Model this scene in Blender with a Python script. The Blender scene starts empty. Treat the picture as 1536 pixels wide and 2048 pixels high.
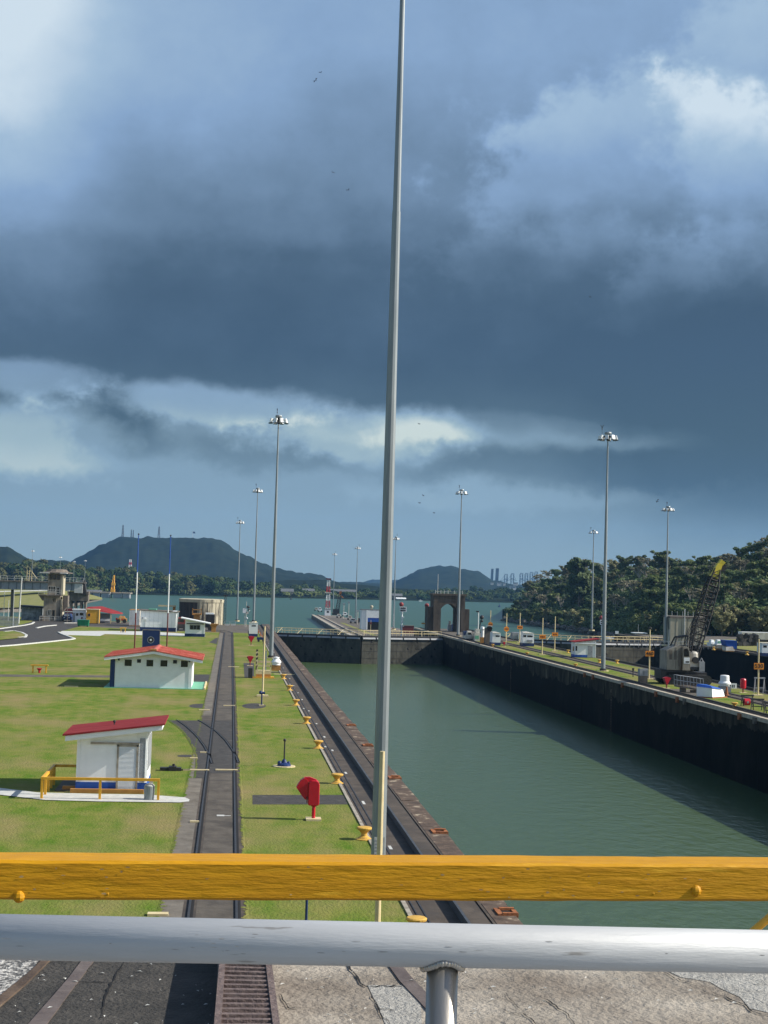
import bpy, math, random
from mathutils import Vector, Matrix
random.seed(7)
sc = bpy.context.scene
COL = sc.collection
R = math.radians

# ------------------------------------------------------------------ camera
F = 2958.0
CAMP = Vector((0, 0, 10.0))
def _n(v): return v / v.length
_y = _n(Vector((462-768, -(1160-1024), -F)))            # lock axis seen from the camera (right, up, back)
_b = 1.0; _a = 0.0285
_c = -(_y.x*_a + _y.y*_b)/_y.z
_z = _n(Vector((_a, _b, _c)))
_x = _y.cross(_z)
RIGHT = Vector((_x.x, _y.x, _z.x)); UP = Vector((_x.y, _y.y, _z.y)); BACK = Vector((_x.z, _y.z, _z.z))
cam_d = bpy.data.cameras.new("camera"); cam = bpy.data.objects.new("camera", cam_d); COL.objects.link(cam)
m = Matrix((RIGHT, UP, BACK)).transposed().to_4x4(); m.translation = CAMP
cam.matrix_world = m
cam_d.sensor_fit = 'VERTICAL'; cam_d.sensor_height = 36.0; cam_d.lens = 36.0*F/2048
cam_d.clip_start = 0.05; cam_d.clip_end = 30000
sc.camera = cam
sc.render.resolution_x = 768; sc.render.resolution_y = 1024

def ray(px, py): return RIGHT*((px-768)/F) + UP*(-(py-1024)/F) - BACK     # depth 1 along the view
def P(px, py, z=0.0):
    r = ray(px, py); t = (z-10.0)/r.z
    return CAMP + r*t
def D(px, py, z=0.0): return (z-10.0)/ray(px, py).z       # depth of a ground point
def S(px, py, z=0.0): return D(px, py, z)/F                # metres per pixel there
def Q(px, py, depth): return CAMP + ray(px, py)*depth
def hor(px): return 1160 + 0.0285*(px-462)

# ------------------------------------------------------------------ sun, sky, exposure
SUN_EL, SUN_OFF = R(34), R(6)
sun_dir = Vector((math.cos(SUN_EL)*math.cos(SUN_OFF), -math.cos(SUN_EL)*math.sin(SUN_OFF), math.sin(SUN_EL)))
sd = bpy.data.lights.new("sun", 'SUN'); sd.energy = 5.0; sd.angle = R(0.5); sd.color = (1.0, 0.94, 0.83)
sun = bpy.data.objects.new("sun", sd); COL.objects.link(sun)
sun.rotation_euler = sun_dir.to_track_quat('Z', 'Y').to_euler(); sun.location = (200, -60, 150)
sc.view_settings.view_transform = 'Standard'; sc.view_settings.look = 'None'
sc.view_settings.exposure = 0.5; sc.view_settings.gamma = 1.0; sc.view_settings.use_curve_mapping = False

W = bpy.data.worlds.new("World"); sc.world = W; W.use_nodes = True
nt = W.node_tree; N = nt.nodes; L = nt.links
N.clear()
def lin(c):
    return tuple(((v/255)/12.92 if v/255 <= .04045 else ((v/255+.055)/1.055)**2.4) for v in c)
def mth(op, a, b=None, c=None, clamp=False):
    n = N.new('ShaderNodeMath'); n.operation = op; n.use_clamp = clamp
    for i, v in enumerate((a, b, c)):
        if v is None: continue
        if hasattr(v, 'is_linked') or hasattr(v, 'links'): L.new(v, n.inputs[i])
        else: n.inputs[i].default_value = v
    return n.outputs[0]
def sstep(x, lo, hi):
    n = N.new('ShaderNodeMapRange'); n.interpolation_type = 'SMOOTHSTEP'
    L.new(x, n.inputs[0]); n.inputs[1].default_value = lo; n.inputs[2].default_value = hi
    return n.outputs[0]
tc = N.new('ShaderNodeTexCoord'); sp = N.new('ShaderNodeSeparateXYZ'); L.new(tc.outputs['Generated'], sp.inputs[0])
az = mth('ARCTAN2', sp.outputs[0], sp.outputs[1]); el = mth('ARCSINE', sp.outputs[2])
def noise(vec, scale, detail, rough=.55):
    n = N.new('ShaderNodeTexNoise'); n.inputs['Scale'].default_value = scale; n.inputs['Detail'].default_value = detail
    n.inputs['Roughness'].default_value = rough; L.new(vec, n.inputs['Vector']); return n.outputs[0]
def ae_vec(sx, sy, off=0.0):
    n = N.new('ShaderNodeCombineXYZ'); L.new(mth('MULTIPLY', az, sx), n.inputs[0]); L.new(mth('MULTIPLY', el, sy), n.inputs[1])
    n.inputs[2].default_value = off; return n.outputs[0]
n1 = noise(ae_vec(1, 1.35), 9, 8, .54); n2 = noise(ae_vec(1, 1.15, 3.7), 22, 8, .62); n3 = noise(ae_vec(1, 2.6, 9.1), 4.5, 4, .5)
nf = noise(ae_vec(1, 1.2, 5.5), 60, 6, .6)
c1 = mth('SUBTRACT', n1, .5); c2 = mth('SUBTRACT', n2, .5); c3 = mth('SUBTRACT', n3, .5); c4 = mth('SUBTRACT', nf, .5)
azw = mth('ADD', az, mth('ADD', mth('MULTIPLY', c3, .06), mth('MULTIPLY', c2, .03)))
elw = mth('ADD', el, mth('ADD', mth('MULTIPLY', c1, .034), mth('MULTIPLY', c2, .020)))
# height profile of cloud brightness
ramp = N.new('ShaderNodeValToRGB'); cr = ramp.color_ramp; cr.interpolation = 'EASE'
prof = [(0.0, .50), (.03, .52), (.072, .52), (.096, .40), (.116, .12), (.150, .02), (.19, .05), (.215, .12), (.24, .26), (.265, .38), (.31, .48), (.36, .56), (1.0, .58)]
while len(cr.elements) < len(prof): cr.elements.new(.5)
for e, (p, v) in zip(cr.elements, prof): e.position = p; e.color = (v, v, v, 1)
L.new(elw, ramp.inputs[0])
t = N.new('ShaderNodeRGBToBW'); L.new(ramp.outputs[0], t.inputs[0]); t = t.outputs[0]
def lobe(px, py, sx, sy, amp, edge=False):
    global t
    d = _n(ray(px, py)); a0 = math.atan2(d.x, d.y); e0 = math.asin(d.z)
    dx = mth('DIVIDE', mth('SUBTRACT', azw, a0), sx); dy = mth('DIVIDE', mth('SUBTRACT', elw, e0), sy)
    q = mth('ADD', mth('MULTIPLY', dx, dx), mth('MULTIPLY', dy, dy))
    g = mth('POWER', 2.718, mth('MULTIPLY', q, -.5))
    if edge:
        g = sstep(mth('ADD', g, mth('ADD', mth('MULTIPLY', c2, .75), mth('MULTIPLY', c4, .40))), *((.27, .58) if edge == 2 else (.22, .74)))
        if edge == 2: g = mth('MULTIPLY', g, sstep(dy, -1.5, .9))
    t = mth('ADD', t, mth('MULTIPLY', g, amp))
for a in [(-20, -20, .060, .075, .50), (40, 390, .06, .06, .17), (520, 190, .05, .05, .10), (1290, 350, .085, .046, .27, 2), (1500, 160, .042, .042, .17, 2), (1530, 350, .05, .045, .13, 2), (1420, 215, .03, .02, .10, 2),
          (1130, 560, .07, .03, .09, 2), (1450, 590, .06, .035, .12, 2), (250, 340, .05, .025, -.10), (760, 330, .09, .04, -.06), (420, 812, .058, .012, .46, True),
          (700, 872, .060, .013, .44, True), (90, 880, .050, .018, .34, True), (60, 765, .045, .011, .36, True), (250, 868, .025, .014, -.25, True), (560, 905, .05, .010, -.14, True), (840, 860, .03, .010, .22, True),
          (1530, 870, .060, .050, -.42), (1080, 862, .09, .010, .12, True), (1130, 935, .09, .012, -.22, True), (1380, 1000, .09, .02, -.14), (700, 560, .05, .03, .05), (1000, 990, .08, .01, .10, True)]:
    lobe(*a)
namp = sstep(el, .05, .13)
n4 = noise(ae_vec(1, 1.25, 12.3), 13, 9, .62); c5 = mth('SUBTRACT', n4, .5)
t = mth('ADD', t, mth('MULTIPLY', mth('MULTIPLY', c5, .22), mth('ADD', mth('MULTIPLY', namp, .8), .2)))
t = mth('ADD', t, mth('MULTIPLY', mth('ADD', mth('MULTIPLY', c1, .17), mth('MULTIPLY', c2, .12)), mth('ADD', mth('MULTIPLY', namp, .75), .15)))
cramp = N.new('ShaderNodeValToRGB'); cc = cramp.color_ramp
stops = [(0.0, (61, 82, 103)), (.12, (73, 95, 117)), (.35, (109, 134, 161)), (.58, (137, 166, 201)), (.78, (163, 189, 214)), (1.0, (208, 224, 236))]
while len(cc.elements) < len(stops): cc.elements.new(.5)
K_SKY = 2**-0.5
for e, (p, v) in zip(cc.elements, stops): e.position = p; e.color = tuple(x*K_SKY for x in lin(v)) + (1,)
L.new(t, cramp.inputs[0])
# greyer, greener air close to the horizon and warm lit cloud edges low down
low = sstep(el, .17, .09); mixl = N.new('ShaderNodeMix'); mixl.data_type = 'RGBA'; mixl.blend_type = 'MULTIPLY'
L.new(low, mixl.inputs[0]); L.new(cramp.outputs[0], mixl.inputs[6]); mixl.inputs[7].default_value = (1.03, .98, .79, 1)
mixh = N.new('ShaderNodeMix'); mixh.data_type = 'RGBA'; mixh.blend_type = 'MULTIPLY'; L.new(sstep(el, .085, .0), mixh.inputs[0]); L.new(mixl.outputs[2], mixh.inputs[6]); mixh.inputs[7].default_value = (1.22, 1.10, .92, 1)
bgc = N.new('ShaderNodeBackground'); L.new(mixh.outputs[2], bgc.inputs[0]); bgc.inputs[1].default_value = 1.0
sky = N.new('ShaderNodeTexSky'); sky.sky_type = 'NISHITA'; sky.sun_disc = False
sky.sun_elevation = SUN_EL; sky.sun_rotation = R(90)+SUN_OFF
bgs = N.new('ShaderNodeBackground'); L.new(sky.outputs[0], bgs.inputs[0]); bgs.inputs[1].default_value = 0.10
cov = mth('MULTIPLY', sstep(mth('ABSOLUTE', az), 1.25, .55), sstep(el, 1.0, .5))
cov2 = sstep(mth('ADD', n3, mth('MULTIPLY', c2, .3)), .52, .68)
cov = mth('MAXIMUM', cov, mth('MULTIPLY', cov2, .7))
mixs = N.new('ShaderNodeMixShader'); L.new(cov, mixs.inputs[0]); L.new(bgs.outputs[0], mixs.inputs[1]); L.new(bgc.outputs[0], mixs.inputs[2])
wo = N.new('ShaderNodeOutputWorld'); L.new(mixs.outputs[0], wo.inputs[0])

# ------------------------------------------------------------------ materials
MATS = {}
def mat(name, c1, c2=None, rough=.7, metal=0.0, scale=3.0, detail=5, bump=0.0, bscale=None, stretch=(1, 1, 1), lo=.35, hi=.65, c3=None, scale3=None, spec=.4, rnd=0.0, transl=0.0, thr3=(.52, .7)):
    m = bpy.data.materials.new(name); m.use_nodes = True; n = m.node_tree.nodes; l = m.node_tree.links
    b = n['Principled BSDF']; b.inputs['Roughness'].default_value = rough; b.inputs['Metallic'].default_value = metal
    b.inputs['Specular IOR Level'].default_value = spec
    tcn = n.new('ShaderNodeTexCoord'); mp = n.new('ShaderNodeMapping'); mp.inputs['Scale'].default_value = stretch
    l.new(tcn.outputs['Object'], mp.inputs[0])
    def nz(s, d):
        q = n.new('ShaderNodeTexNoise'); q.inputs['Scale'].default_value = s; q.inputs['Detail'].default_value = d; q.inputs['Roughness'].default_value = .6
        l.new(mp.outputs[0], q.inputs['Vector']); return q.outputs[0]
    def mr(x, a, z):
        q = n.new('ShaderNodeMapRange'); l.new(x, q.inputs[0]); q.inputs[1].default_value = a; q.inputs[2].default_value = z; return q.outputs[0]
    def mix(f, a, z):
        q = n.new('ShaderNodeMix'); q.data_type = 'RGBA'; l.new(f, q.inputs[0])
        for i, v in ((6, a), (7, z)):
            if isinstance(v, tuple): q.inputs[i].default_value = v[:3]+(1,)
            else: l.new(v, q.inputs[i])
        return q.outputs[2]
    col = c1
    if c2: col = mix(mr(nz(scale, detail), lo, hi), c1, c2)
    if c3: col = mix(mr(nz(scale3 or scale*.2, 4), *thr3), col, c3)
    if rnd:
        oi = n.new('ShaderNodeObjectInfo'); hs = n.new('ShaderNodeHueSaturation')
        l.new(mr(oi.outputs['Random'], 0, 1), hs.inputs['Value'])
        q = n.new('ShaderNodeMapRange'); l.new(oi.outputs['Random'], q.inputs[0]); q.inputs[3].default_value = 1-rnd; q.inputs[4].default_value = 1+rnd
        l.new(q.outputs[0], hs.inputs['Value'])
        if isinstance(col, tuple): hs.inputs['Color'].default_value = col[:3]+(1,)
        else: l.new(col, hs.inputs['Color'])
        col = hs.outputs[0]
    if isinstance(col, tuple): b.inputs['Base Color'].default_value = col[:3]+(1,)
    else: l.new(col, b.inputs['Base Color'])
    if bump:
        bp = n.new('ShaderNodeBump'); bp.inputs['Strength'].default_value = bump; bp.inputs['Distance'].default_value = .05
        l.new(nz(bscale or scale*3, 6), bp.inputs['Height']); l.new(bp.outputs[0], b.inputs['Normal'])
    if transl:
        out = n['Material Output']; tr = n.new('ShaderNodeBsdfTranslucent'); mx = n.new('ShaderNodeMixShader'); mx.inputs[0].default_value = transl
        if isinstance(col, tuple): tr.inputs[0].default_value = col[:3]+(1,)
        else: l.new(col, tr.inputs[0])
        l.new(b.outputs[0], mx.inputs[1]); l.new(tr.outputs[0], mx.inputs[2]); l.new(mx.outputs[0], out.inputs[0])
    MATS[name] = m
    return m
GRASS = mat('grass', (.075, .148, .013), (.205, .200, .055), .9, scale=.9, detail=15, c3=(.235, .190, .085), scale3=.22, bump=1.0, bscale=9, stretch=(1, .5, 1), thr3=(.45, .72), spec=.05, lo=.32, hi=.72)
GRASSF = mat('dry_grass', (.15, .17, .045), (.24, .22, .09), .9, scale=.3, detail=8, bump=.5, bscale=5, spec=.1)
TRACK = mat('track_concrete', (.046, .036, .028), (.088, .070, .055), .85, scale=1.2, detail=8, bump=.4, c3=(.045, .038, .034), scale3=.35)
SLAB = mat('slab_concrete', (.070, .060, .047), (.125, .108, .086), .85, scale=1.5, detail=10, bump=.5, c3=(.065, .055, .045), scale3=.4)
PATH = mat('pale_concrete', (.42, .43, .41), (.55, .55, .52), .8, scale=2, bump=.2)
KERB = mat('kerb_concrete', (.38, .35, .29), (.24, .21, .17), .85, scale=3, bump=.3)
ASPH = mat('asphalt', (.030, .028, .026), (.056, .051, .047), .85, scale=2.2, detail=12, bump=.5, c3=(.085, .077, .068), scale3=1.4, thr3=(.55, .75))
RUST = mat('rusty_edge', (.052, .034, .024), (.130, .090, .062), .8, scale=1.6, detail=12, bump=.8, c3=(.34, .28, .20), scale3=1.6, thr3=(.60, .66))
ORUST = mat('orange_rust', (.36, .13, .042), (.22, .075, .028), .8, scale=5, bump=.5)
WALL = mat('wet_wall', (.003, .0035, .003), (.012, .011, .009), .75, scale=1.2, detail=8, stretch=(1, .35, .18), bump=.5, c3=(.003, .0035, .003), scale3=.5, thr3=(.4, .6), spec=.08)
CONC = mat('old_concrete', (.22, .185, .145), (.33, .29, .23), .9, scale=1.2, detail=9, bump=.4, c3=(.10, .085, .07), scale3=.45, stretch=(1, 1, .35))
CONCD = mat('stained_concrete', (.10, .085, .070), (.20, .17, .14), .9, scale=1.5, detail=9, bump=.4, stretch=(1, 1, .25), c3=(.05, .045, .04), scale3=.6)
CONCL = mat('weathered_concrete', (.46, .42, .31), (.34, .31, .23), .9, scale=1.0, detail=9, bump=.3, stretch=(1, 1, .3), c3=(.09, .08, .065), scale3=.35, thr3=(.56, .64))
GATE = mat('gate_steel', (.055, .055, .046), (.095, .092, .076), .7, scale=1.1, detail=8, stretch=(1, 1, .5), c3=(.03, .03, .026), scale3=.5, bump=.2, spec=.1)
DARKB = mat('blue_grey_steel', (.055, .065, .078), (.04, .046, .055), .6, scale=2, detail=6)
DARK = mat('dark_steel', (.018, .018, .020), (.035, .033, .033), .6, scale=4, detail=4)
BLACK = mat('black_gap', (.006, .006, .007), rough=.9)
STEELR = mat('rail_steel', (.05, .045, .042), (.09, .08, .075), .45, .6, scale=8)
GALV = mat('galvanised_steel', (.27, .30, .315), (.20, .23, .245), .42, .30, scale=2.5, stretch=(1, 1, .2))
ALU = mat('aluminium', (.47, .485, .50), (.40, .41, .42), .60, .25, scale=7, detail=10, stretch=(.35, 3, 3), bump=.10, bscale=40, c3=(.27, .265, .26), scale3=15, thr3=(.66, .70), spec=.10)
WHITE = mat('white_paint', (.80, .82, .82), (.73, .75, .75), .5, scale=1.5, detail=6)
WHITED = mat('worn_white_paint', (.62, .60, .54), (.42, .38, .32), .65, scale=1.6, detail=7, stretch=(1, 1, .4), c3=(.22, .15, .09), scale3=1.2, thr3=(.6, .72))
GREYP = mat('grey_paint', (.30, .32, .34), (.24, .25, .27), .6, scale=2)
BLUE = mat('blue_paint', (.012, .070, .33), (.016, .085, .38), .45, scale=3)
NAVY = mat('navy_paint', (.010, .026, .10), (.012, .032, .12), .45, scale=3)
REDR = mat('red_roof', (.25, .030, .034), (.185, .023, .026), .8, scale=2.2, detail=9, stretch=(.5, 4, 1), spec=.1, c3=(.33, .07, .06), scale3=1.2)
ORNR = mat('faded_red_roof', (.47, .105, .068), (.39, .085, .056), .6, scale=1.2, detail=8, c3=(.66, .24, .18), scale3=.8)
RED = mat('red_paint', (.52, .012, .028), (.44, .010, .022), .4, scale=3)
DRED = mat('dull_red', (.16, .030, .028), (.10, .02, .02), .7, scale=3)
BOLY = mat('worn_yellow', (.60, .37, .075), (.50, .29, .05), .6, scale=5, detail=9, c3=(.25, .15, .06), scale3=3, thr3=(.60, .70))
CRANEW = mat('grimy_cream', (.31, .285, .235), (.19, .165, .13), .7, scale=1.8, detail=9, stretch=(1, 1, .35), c3=(.12, .08, .05), scale3=1.6, thr3=(.55, .66))
LEMON = mat('lemon_paint', (.62, .50, .035), (.50, .40, .03), .5, scale=3)
YEL = mat('yellow_paint', (.74, .40, .035), (.62, .31, .025), .5, scale=4, detail=7)
YELW = mat('yellow_wood', (.56, .275, .005), (.48, .225, .004), .5, scale=9, detail=13, stretch=(.9, 7, 7), bump=.26, bscale=9, c3=(.66, .36, .02), scale3=7, thr3=(.62, .72), spec=.25)
CREAM = mat('cream_paint', (.66, .56, .33), (.58, .47, .26), .55, scale=3)
OCHRE = mat('ochre_paint', (.48, .24, .06), (.38, .18, .045), .6, scale=3)
ORANGE = mat('orange_sign', (.80, .27, .02), rough=.5)
GREEN = mat('green_dumpster', (.008, .20, .10), (.006, .15, .08), .5, scale=3)
TEAL = mat('green_slab', (.10, .33, .22), (.14, .38, .26), .7, scale=2)
GLASS = mat('dark_glass', (.012, .014, .016), rough=.12, spec=.6)
LENS = mat('lamp_glass', (.75, .78, .80), rough=.25)
TIRE = mat('rubber', (.02, .02, .02), (.05, .05, .05), .9, scale=6)
ROCK = mat('shore_rock', (.17, .15, .125), (.08, .07, .06), .9, scale=1.2, detail=8, bump=.6)
SKIN = mat('dark_cloth', (.03, .03, .05), rough=.9)
ROOFG = mat('grey_roof', (.13, .135, .14), (.09, .095, .10), .6, scale=.4)
HILL = mat('hill_forest', (.008, .013, .008), (.018, .024, .012), 1.0, scale=.035, detail=10, bump=1.0, bscale=.06, spec=.0)
BARK = mat('bark', (.16, .13, .10), (.10, .08, .06), .9, scale=2)
PBARK = mat('pale_bark', (.46, .41, .34), (.34, .30, .25), .9, scale=2)
WALLU = mat('weathered_wall_top', (.013, .012, .009), (.068, .058, .041), .85, scale=1.6, detail=12, stretch=(1, .5, .16), bump=.6, c3=(.14, .125, .09), scale3=1.9, thr3=(.60, .70), spec=.1)
PAVE = mat('track_paving', (.060, .050, .040), (.105, .090, .072), .85, scale=1.1, detail=12, stretch=(1, .8, 1), bump=.5, c3=(.035, .029, .024), scale3=.5)
FOL = {}
FOL['dark'] = mat('leaves_dark', (.060, .102, .040), (.140, .185, .075), .75, scale=.35, detail=4, transl=.25, rnd=.35, spec=.2)
FOL['mid'] = mat('leaves_mid', (.095, .140, .045), (.195, .230, .090), .75, scale=.35, detail=4, transl=.25, rnd=.25, spec=.2)
FOL['olive'] = mat('leaves_olive', (.145, .150, .065), (.255, .245, .125), .8, scale=.35, detail=4, transl=.25, rnd=.25, spec=.2)
FOL['rusty'] = mat('leaves_rusty', (.150, .145, .085), (.270, .255, .165), .85, scale=.4, detail=4, transl=.2, rnd=.2, spec=.2)
FOL['pale'] = mat('leaves_pale', (.115, .160, .045), (.210, .240, .095), .8, scale=.4, detail=4, transl=.25, rnd=.2, spec=.2)

FAR = {'dark': mat('far_leaves_dark', (.020, .040, .016), (.050, .075, .028), .9, scale=.05, detail=6, spec=.0), 'mid': mat('far_leaves_mid', (.036, .056, .018), (.080, .100, .038), .9, scale=.05, detail=6, spec=.0),
       'olive': mat('far_leaves_olive', (.060, .066, .026), (.100, .100, .045), .9, scale=.05, detail=6, spec=.0), 'pale': mat('far_leaves_pale', (.070, .095, .032), (.115, .135, .055), .9, scale=.05, detail=6, spec=.0)}
def water(name, c, rough, sx, bump, dist=.1, rscale=.9):
    m = bpy.data.materials.new(name); m.use_nodes = True; n = m.node_tree.nodes; l = m.node_tree.links; b = n['Principled BSDF']
    b.inputs['Base Color'].default_value = c+(1,); b.inputs['Roughness'].default_value = rough; b.inputs['IOR'].default_value = 1.22
    tcn = n.new('ShaderNodeTexCoord'); mp = n.new('ShaderNodeMapping'); mp.inputs['Scale'].default_value = sx; l.new(tcn.outputs['Object'], mp.inputs[0])
    q = n.new('ShaderNodeTexNoise'); q.inputs['Scale'].default_value = rscale; q.inputs['Detail'].default_value = 6; l.new(mp.outputs[0], q.inputs['Vector'])
    bp = n.new('ShaderNodeBump'); bp.inputs['Strength'].default_value = bump; bp.inputs['Distance'].default_value = dist
    l.new(q.outputs[0], bp.inputs['Height']); l.new(bp.outputs[0], b.inputs['Normal'])
    return m
CHW = water('chamber_water', (.053, .086, .036), .22, (1, .6, 1), .8, .12, 1.3)
SEAW = water('sea_water', (.028, .072, .040), .35, (.5, .25, 1), .6, .3, .35)

# ------------------------------------------------------------------ mesh helpers
class MB:
    def __init__(s): s.v = []; s.f = []
    def add(s, vs, fs):
        k = len(s.v); s.v += [tuple(p) for p in vs]; s.f += [tuple(i+k for i in f) for f in fs]; return s
    def box(s, x0, x1, y0, y1, z0, z1):
        return s.add([(x0, y0, z0), (x1, y0, z0), (x1, y1, z0), (x0, y1, z0), (x0, y0, z1), (x1, y0, z1), (x1, y1, z1), (x0, y1, z1)],
                     [(0, 3, 2, 1), (4, 5, 6, 7), (0, 1, 5, 4), (1, 2, 6, 5), (2, 3, 7, 6), (3, 0, 4, 7)])
    def hexa(s, b, t):     # four bottom and four top points, counter-clockwise from above
        return s.add(list(b)+list(t), [(0, 3, 2, 1), (4, 5, 6, 7), (0, 1, 5, 4), (1, 2, 6, 5), (2, 3, 7, 6), (3, 0, 4, 7)])
    def prism(s, poly, z0, z1):     # polygon counter-clockwise in x, y
        n = len(poly)
        return s.add([(x, y, z0) for x, y in poly]+[(x, y, z1) for x, y in poly],
                     [tuple(range(n-1, -1, -1)), tuple(range(n, 2*n))]+[(i, (i+1) % n, (i+1) % n+n, i+n) for i in range(n)])
    def prism_xz(s, poly, y0, y1):  # polygon counter-clockwise in x, z seen from -y
        n = len(poly)
        return s.add([(x, y0, z) for x, z in poly]+[(x, y1, z) for x, z in poly],
                     [tuple(range(n)), tuple(range(2*n-1, n-1, -1))]+[(i, i+n, (i+1) % n+n, (i+1) % n) for i in range(n)])
    def prism_yz(s, poly, x0, x1):
        n = len(poly)
        return s.add([(x0, y, z) for y, z in poly]+[(x1, y, z) for y, z in poly],
                     [tuple(range(n-1, -1, -1)), tuple(range(n, 2*n))]+[(i, (i+1) % n, (i+1) % n+n, i+n) for i in range(n)])
    def tube(s, p0, p1, r0, r1=None, n=8, cap=True):
        p0 = Vector(p0); p1 = Vector(p1); r1 = r0 if r1 is None else r1
        d = (p1-p0)
        if d.length < 1e-6: return s
        d.normalize(); u = d.orthogonal().normalized(); w = d.cross(u)
        vs = []
        for p, r in ((p0, r0), (p1, r1)):
            for i in range(n):
                a = 2*math.pi*(i+.5)/n; vs.append(p+u*(r*math.cos(a))+w*(r*math.sin(a)))
        fs = [(i, (i+1) % n, (i+1) % n+n, i+n) for i in range(n)]
        if cap: fs += [tuple(range(n-1, -1, -1)), tuple(range(n, 2*n))]
        return s.add(vs, fs)
    def path(s, pts, r, n=6):
        for a, b in zip(pts, pts[1:]): s.tube(a, b, r, r, n)
        return s
    def lathe(s, prof, n=16, c=(0, 0, 0)):
        k = len(prof); vs = []
        for r, z in prof:
            for i in range(n):
                a = 2*math.pi*i/n; vs.append((c[0]+r*math.cos(a), c[1]+r*math.sin(a), c[2]+z))
        fs = [(j*n+i, j*n+(i+1) % n, (j+1)*n+(i+1) % n, (j+1)*n+i) for j in range(k-1) for i in range(n)]
        fs += [tuple(range(n-1, -1, -1)), tuple(range((k-1)*n, k*n))]
        return s.add(vs, fs)
    def sphere(s, c, r, n=10, k=6, sz=1.0):
        return s.lathe([(max(r*math.sin(math.pi*j/k), .001), -r*sz*math.cos(math.pi*j/k)) for j in range(k+1)], n, c)
    def lattice(s, p0, p1, w0, w1, n, r, r2=None):
        p0 = Vector(p0); p1 = Vector(p1); d = (p1-p0).normalized(); u = d.cross(Vector((0, 1, 0)))
        if u.length < .1: u = d.cross(Vector((1, 0, 0)))
        u.normalize(); w = d.cross(u); r2 = r2 or r*.6
        cs = []
        for i in range(n+1):
            q = p0.lerp(p1, i/n); h = (w0+(w1-w0)*i/n)/2
            cs.append([q+u*h*a+w*h*b for a, b in ((-1, -1), (1, -1), (1, 1), (-1, 1))])
        for i in range(n):
            for j in range(4):
                s.tube(cs[i][j], cs[i+1][j], r, r, 4); s.tube(cs[i][j], cs[i+1][(j+1) % 4], r2, r2, 4); s.tube(cs[i][j], cs[i][(j+1) % 4], r2, r2, 4)
        return s
    def flat(s, poly, z):      # polygon of (x, y) as one face
        k = len(s.v); s.v += [(x, y, z) for x, y in poly]
        a = sum(poly[i-1][0]*poly[i][1]-poly[i][0]*poly[i-1][1] for i in range(len(poly)))
        ix = list(range(k, k+len(poly))); s.f.append(tuple(ix if a > 0 else ix[::-1])); return s
    def strip(s, pl, w, z):    # ribbon along a list of (x, y)
        for a, b in zip(pl, pl[1:]):
            d = Vector((b[0]-a[0], b[1]-a[1])); 
            if d.length < 1e-5: continue
            d.normalize(); q = Vector((-d.y, d.x))*w/2
            s.flat([(a[0]+q.x, a[1]+q.y), (a[0]-q.x, a[1]-q.y), (b[0]-q.x, b[1]-q.y), (b[0]+q.x, b[1]+q.y)], z)
        return s
    def rail(s, pl, w, z0, z1):
        for a, b in zip(pl, pl[1:]):
            d = Vector((b[0]-a[0], b[1]-a[1])).normalized(); q = Vector((-d.y, d.x))*w/2
            s.prism([(a[0]+q.x, a[1]+q.y), (a[0]-q.x, a[1]-q.y), (b[0]-q.x, b[1]-q.y), (b[0]+q.x, b[1]+q.y)], z0, z1)
        return s
    def build(s, name, m, parent=None, loc=None, rz=0, smooth=False):
        me = bpy.data.meshes.new(name); me.from_pydata(s.v, [], s.f); me.materials.append(m); me.update()
        if smooth: me.polygons.foreach_set('use_smooth', [True]*len(me.polygons))
        o = bpy.data.objects.new(name, me); COL.objects.link(o)
        if parent: o.parent = parent
        if loc is not None: o.location = loc
        o.rotation_euler.z = rz
        return o
def tag(o, label=None, cat=None, group=None, kind=None):
    if label: o['label'] = label
    if cat: o['category'] = cat
    if group: o['group'] = group
    if kind: o['kind'] = kind
    return o
def thing(name, label, cat, loc=(0, 0, 0), rz=0, group=None):
    o = bpy.data.objects.new(name, None); COL.objects.link(o); o.empty_display_size = .3
    o.location = loc; o.rotation_euler.z = rz
    return tag(o, label, cat, group)
def struct(name, mb, m, loc=None): return tag(mb.build(name, m, loc=loc), kind='structure')
def dup(root, loc, label=None, rz=None, scale=None, group=None):
    r = root.copy(); COL.objects.link(r); r.location = loc
    if rz is not None: r.rotation_euler.z = rz
    if scale is not None: r.scale = (scale,)*3 if not hasattr(scale, '__len__') else scale
    if label: r['label'] = label
    if group: r['group'] = group
    def kids(src, dst):
        for ch in list(src.children):
            if ch in made: continue
            c = ch.copy(); COL.objects.link(c); c.parent = dst; made.add(c); kids(ch, c)
    made = set(); kids(root, r)
    return r
def text(name, body, size, m, parent, loc, ext=.01, rz=0):
    cu = bpy.data.curves.new(name, 'FONT'); cu.body = body; cu.size = size; cu.align_x = 'CENTER'; cu.align_y = 'CENTER'; cu.extrude = ext; cu.offset = size*.012
    tmp = bpy.data.objects.new(name, cu); COL.objects.link(tmp)
    me = bpy.data.meshes.new_from_object(tmp.evaluated_get(bpy.context.evaluated_depsgraph_get())); bpy.data.objects.remove(tmp); 
    me.materials.clear(); me.materials.append(m)
    o = bpy.data.objects.new(name, me); COL.objects.link(o); o.parent = parent; o.location = loc; o.rotation_euler = (R(90), 0, rz)
    return o
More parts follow.
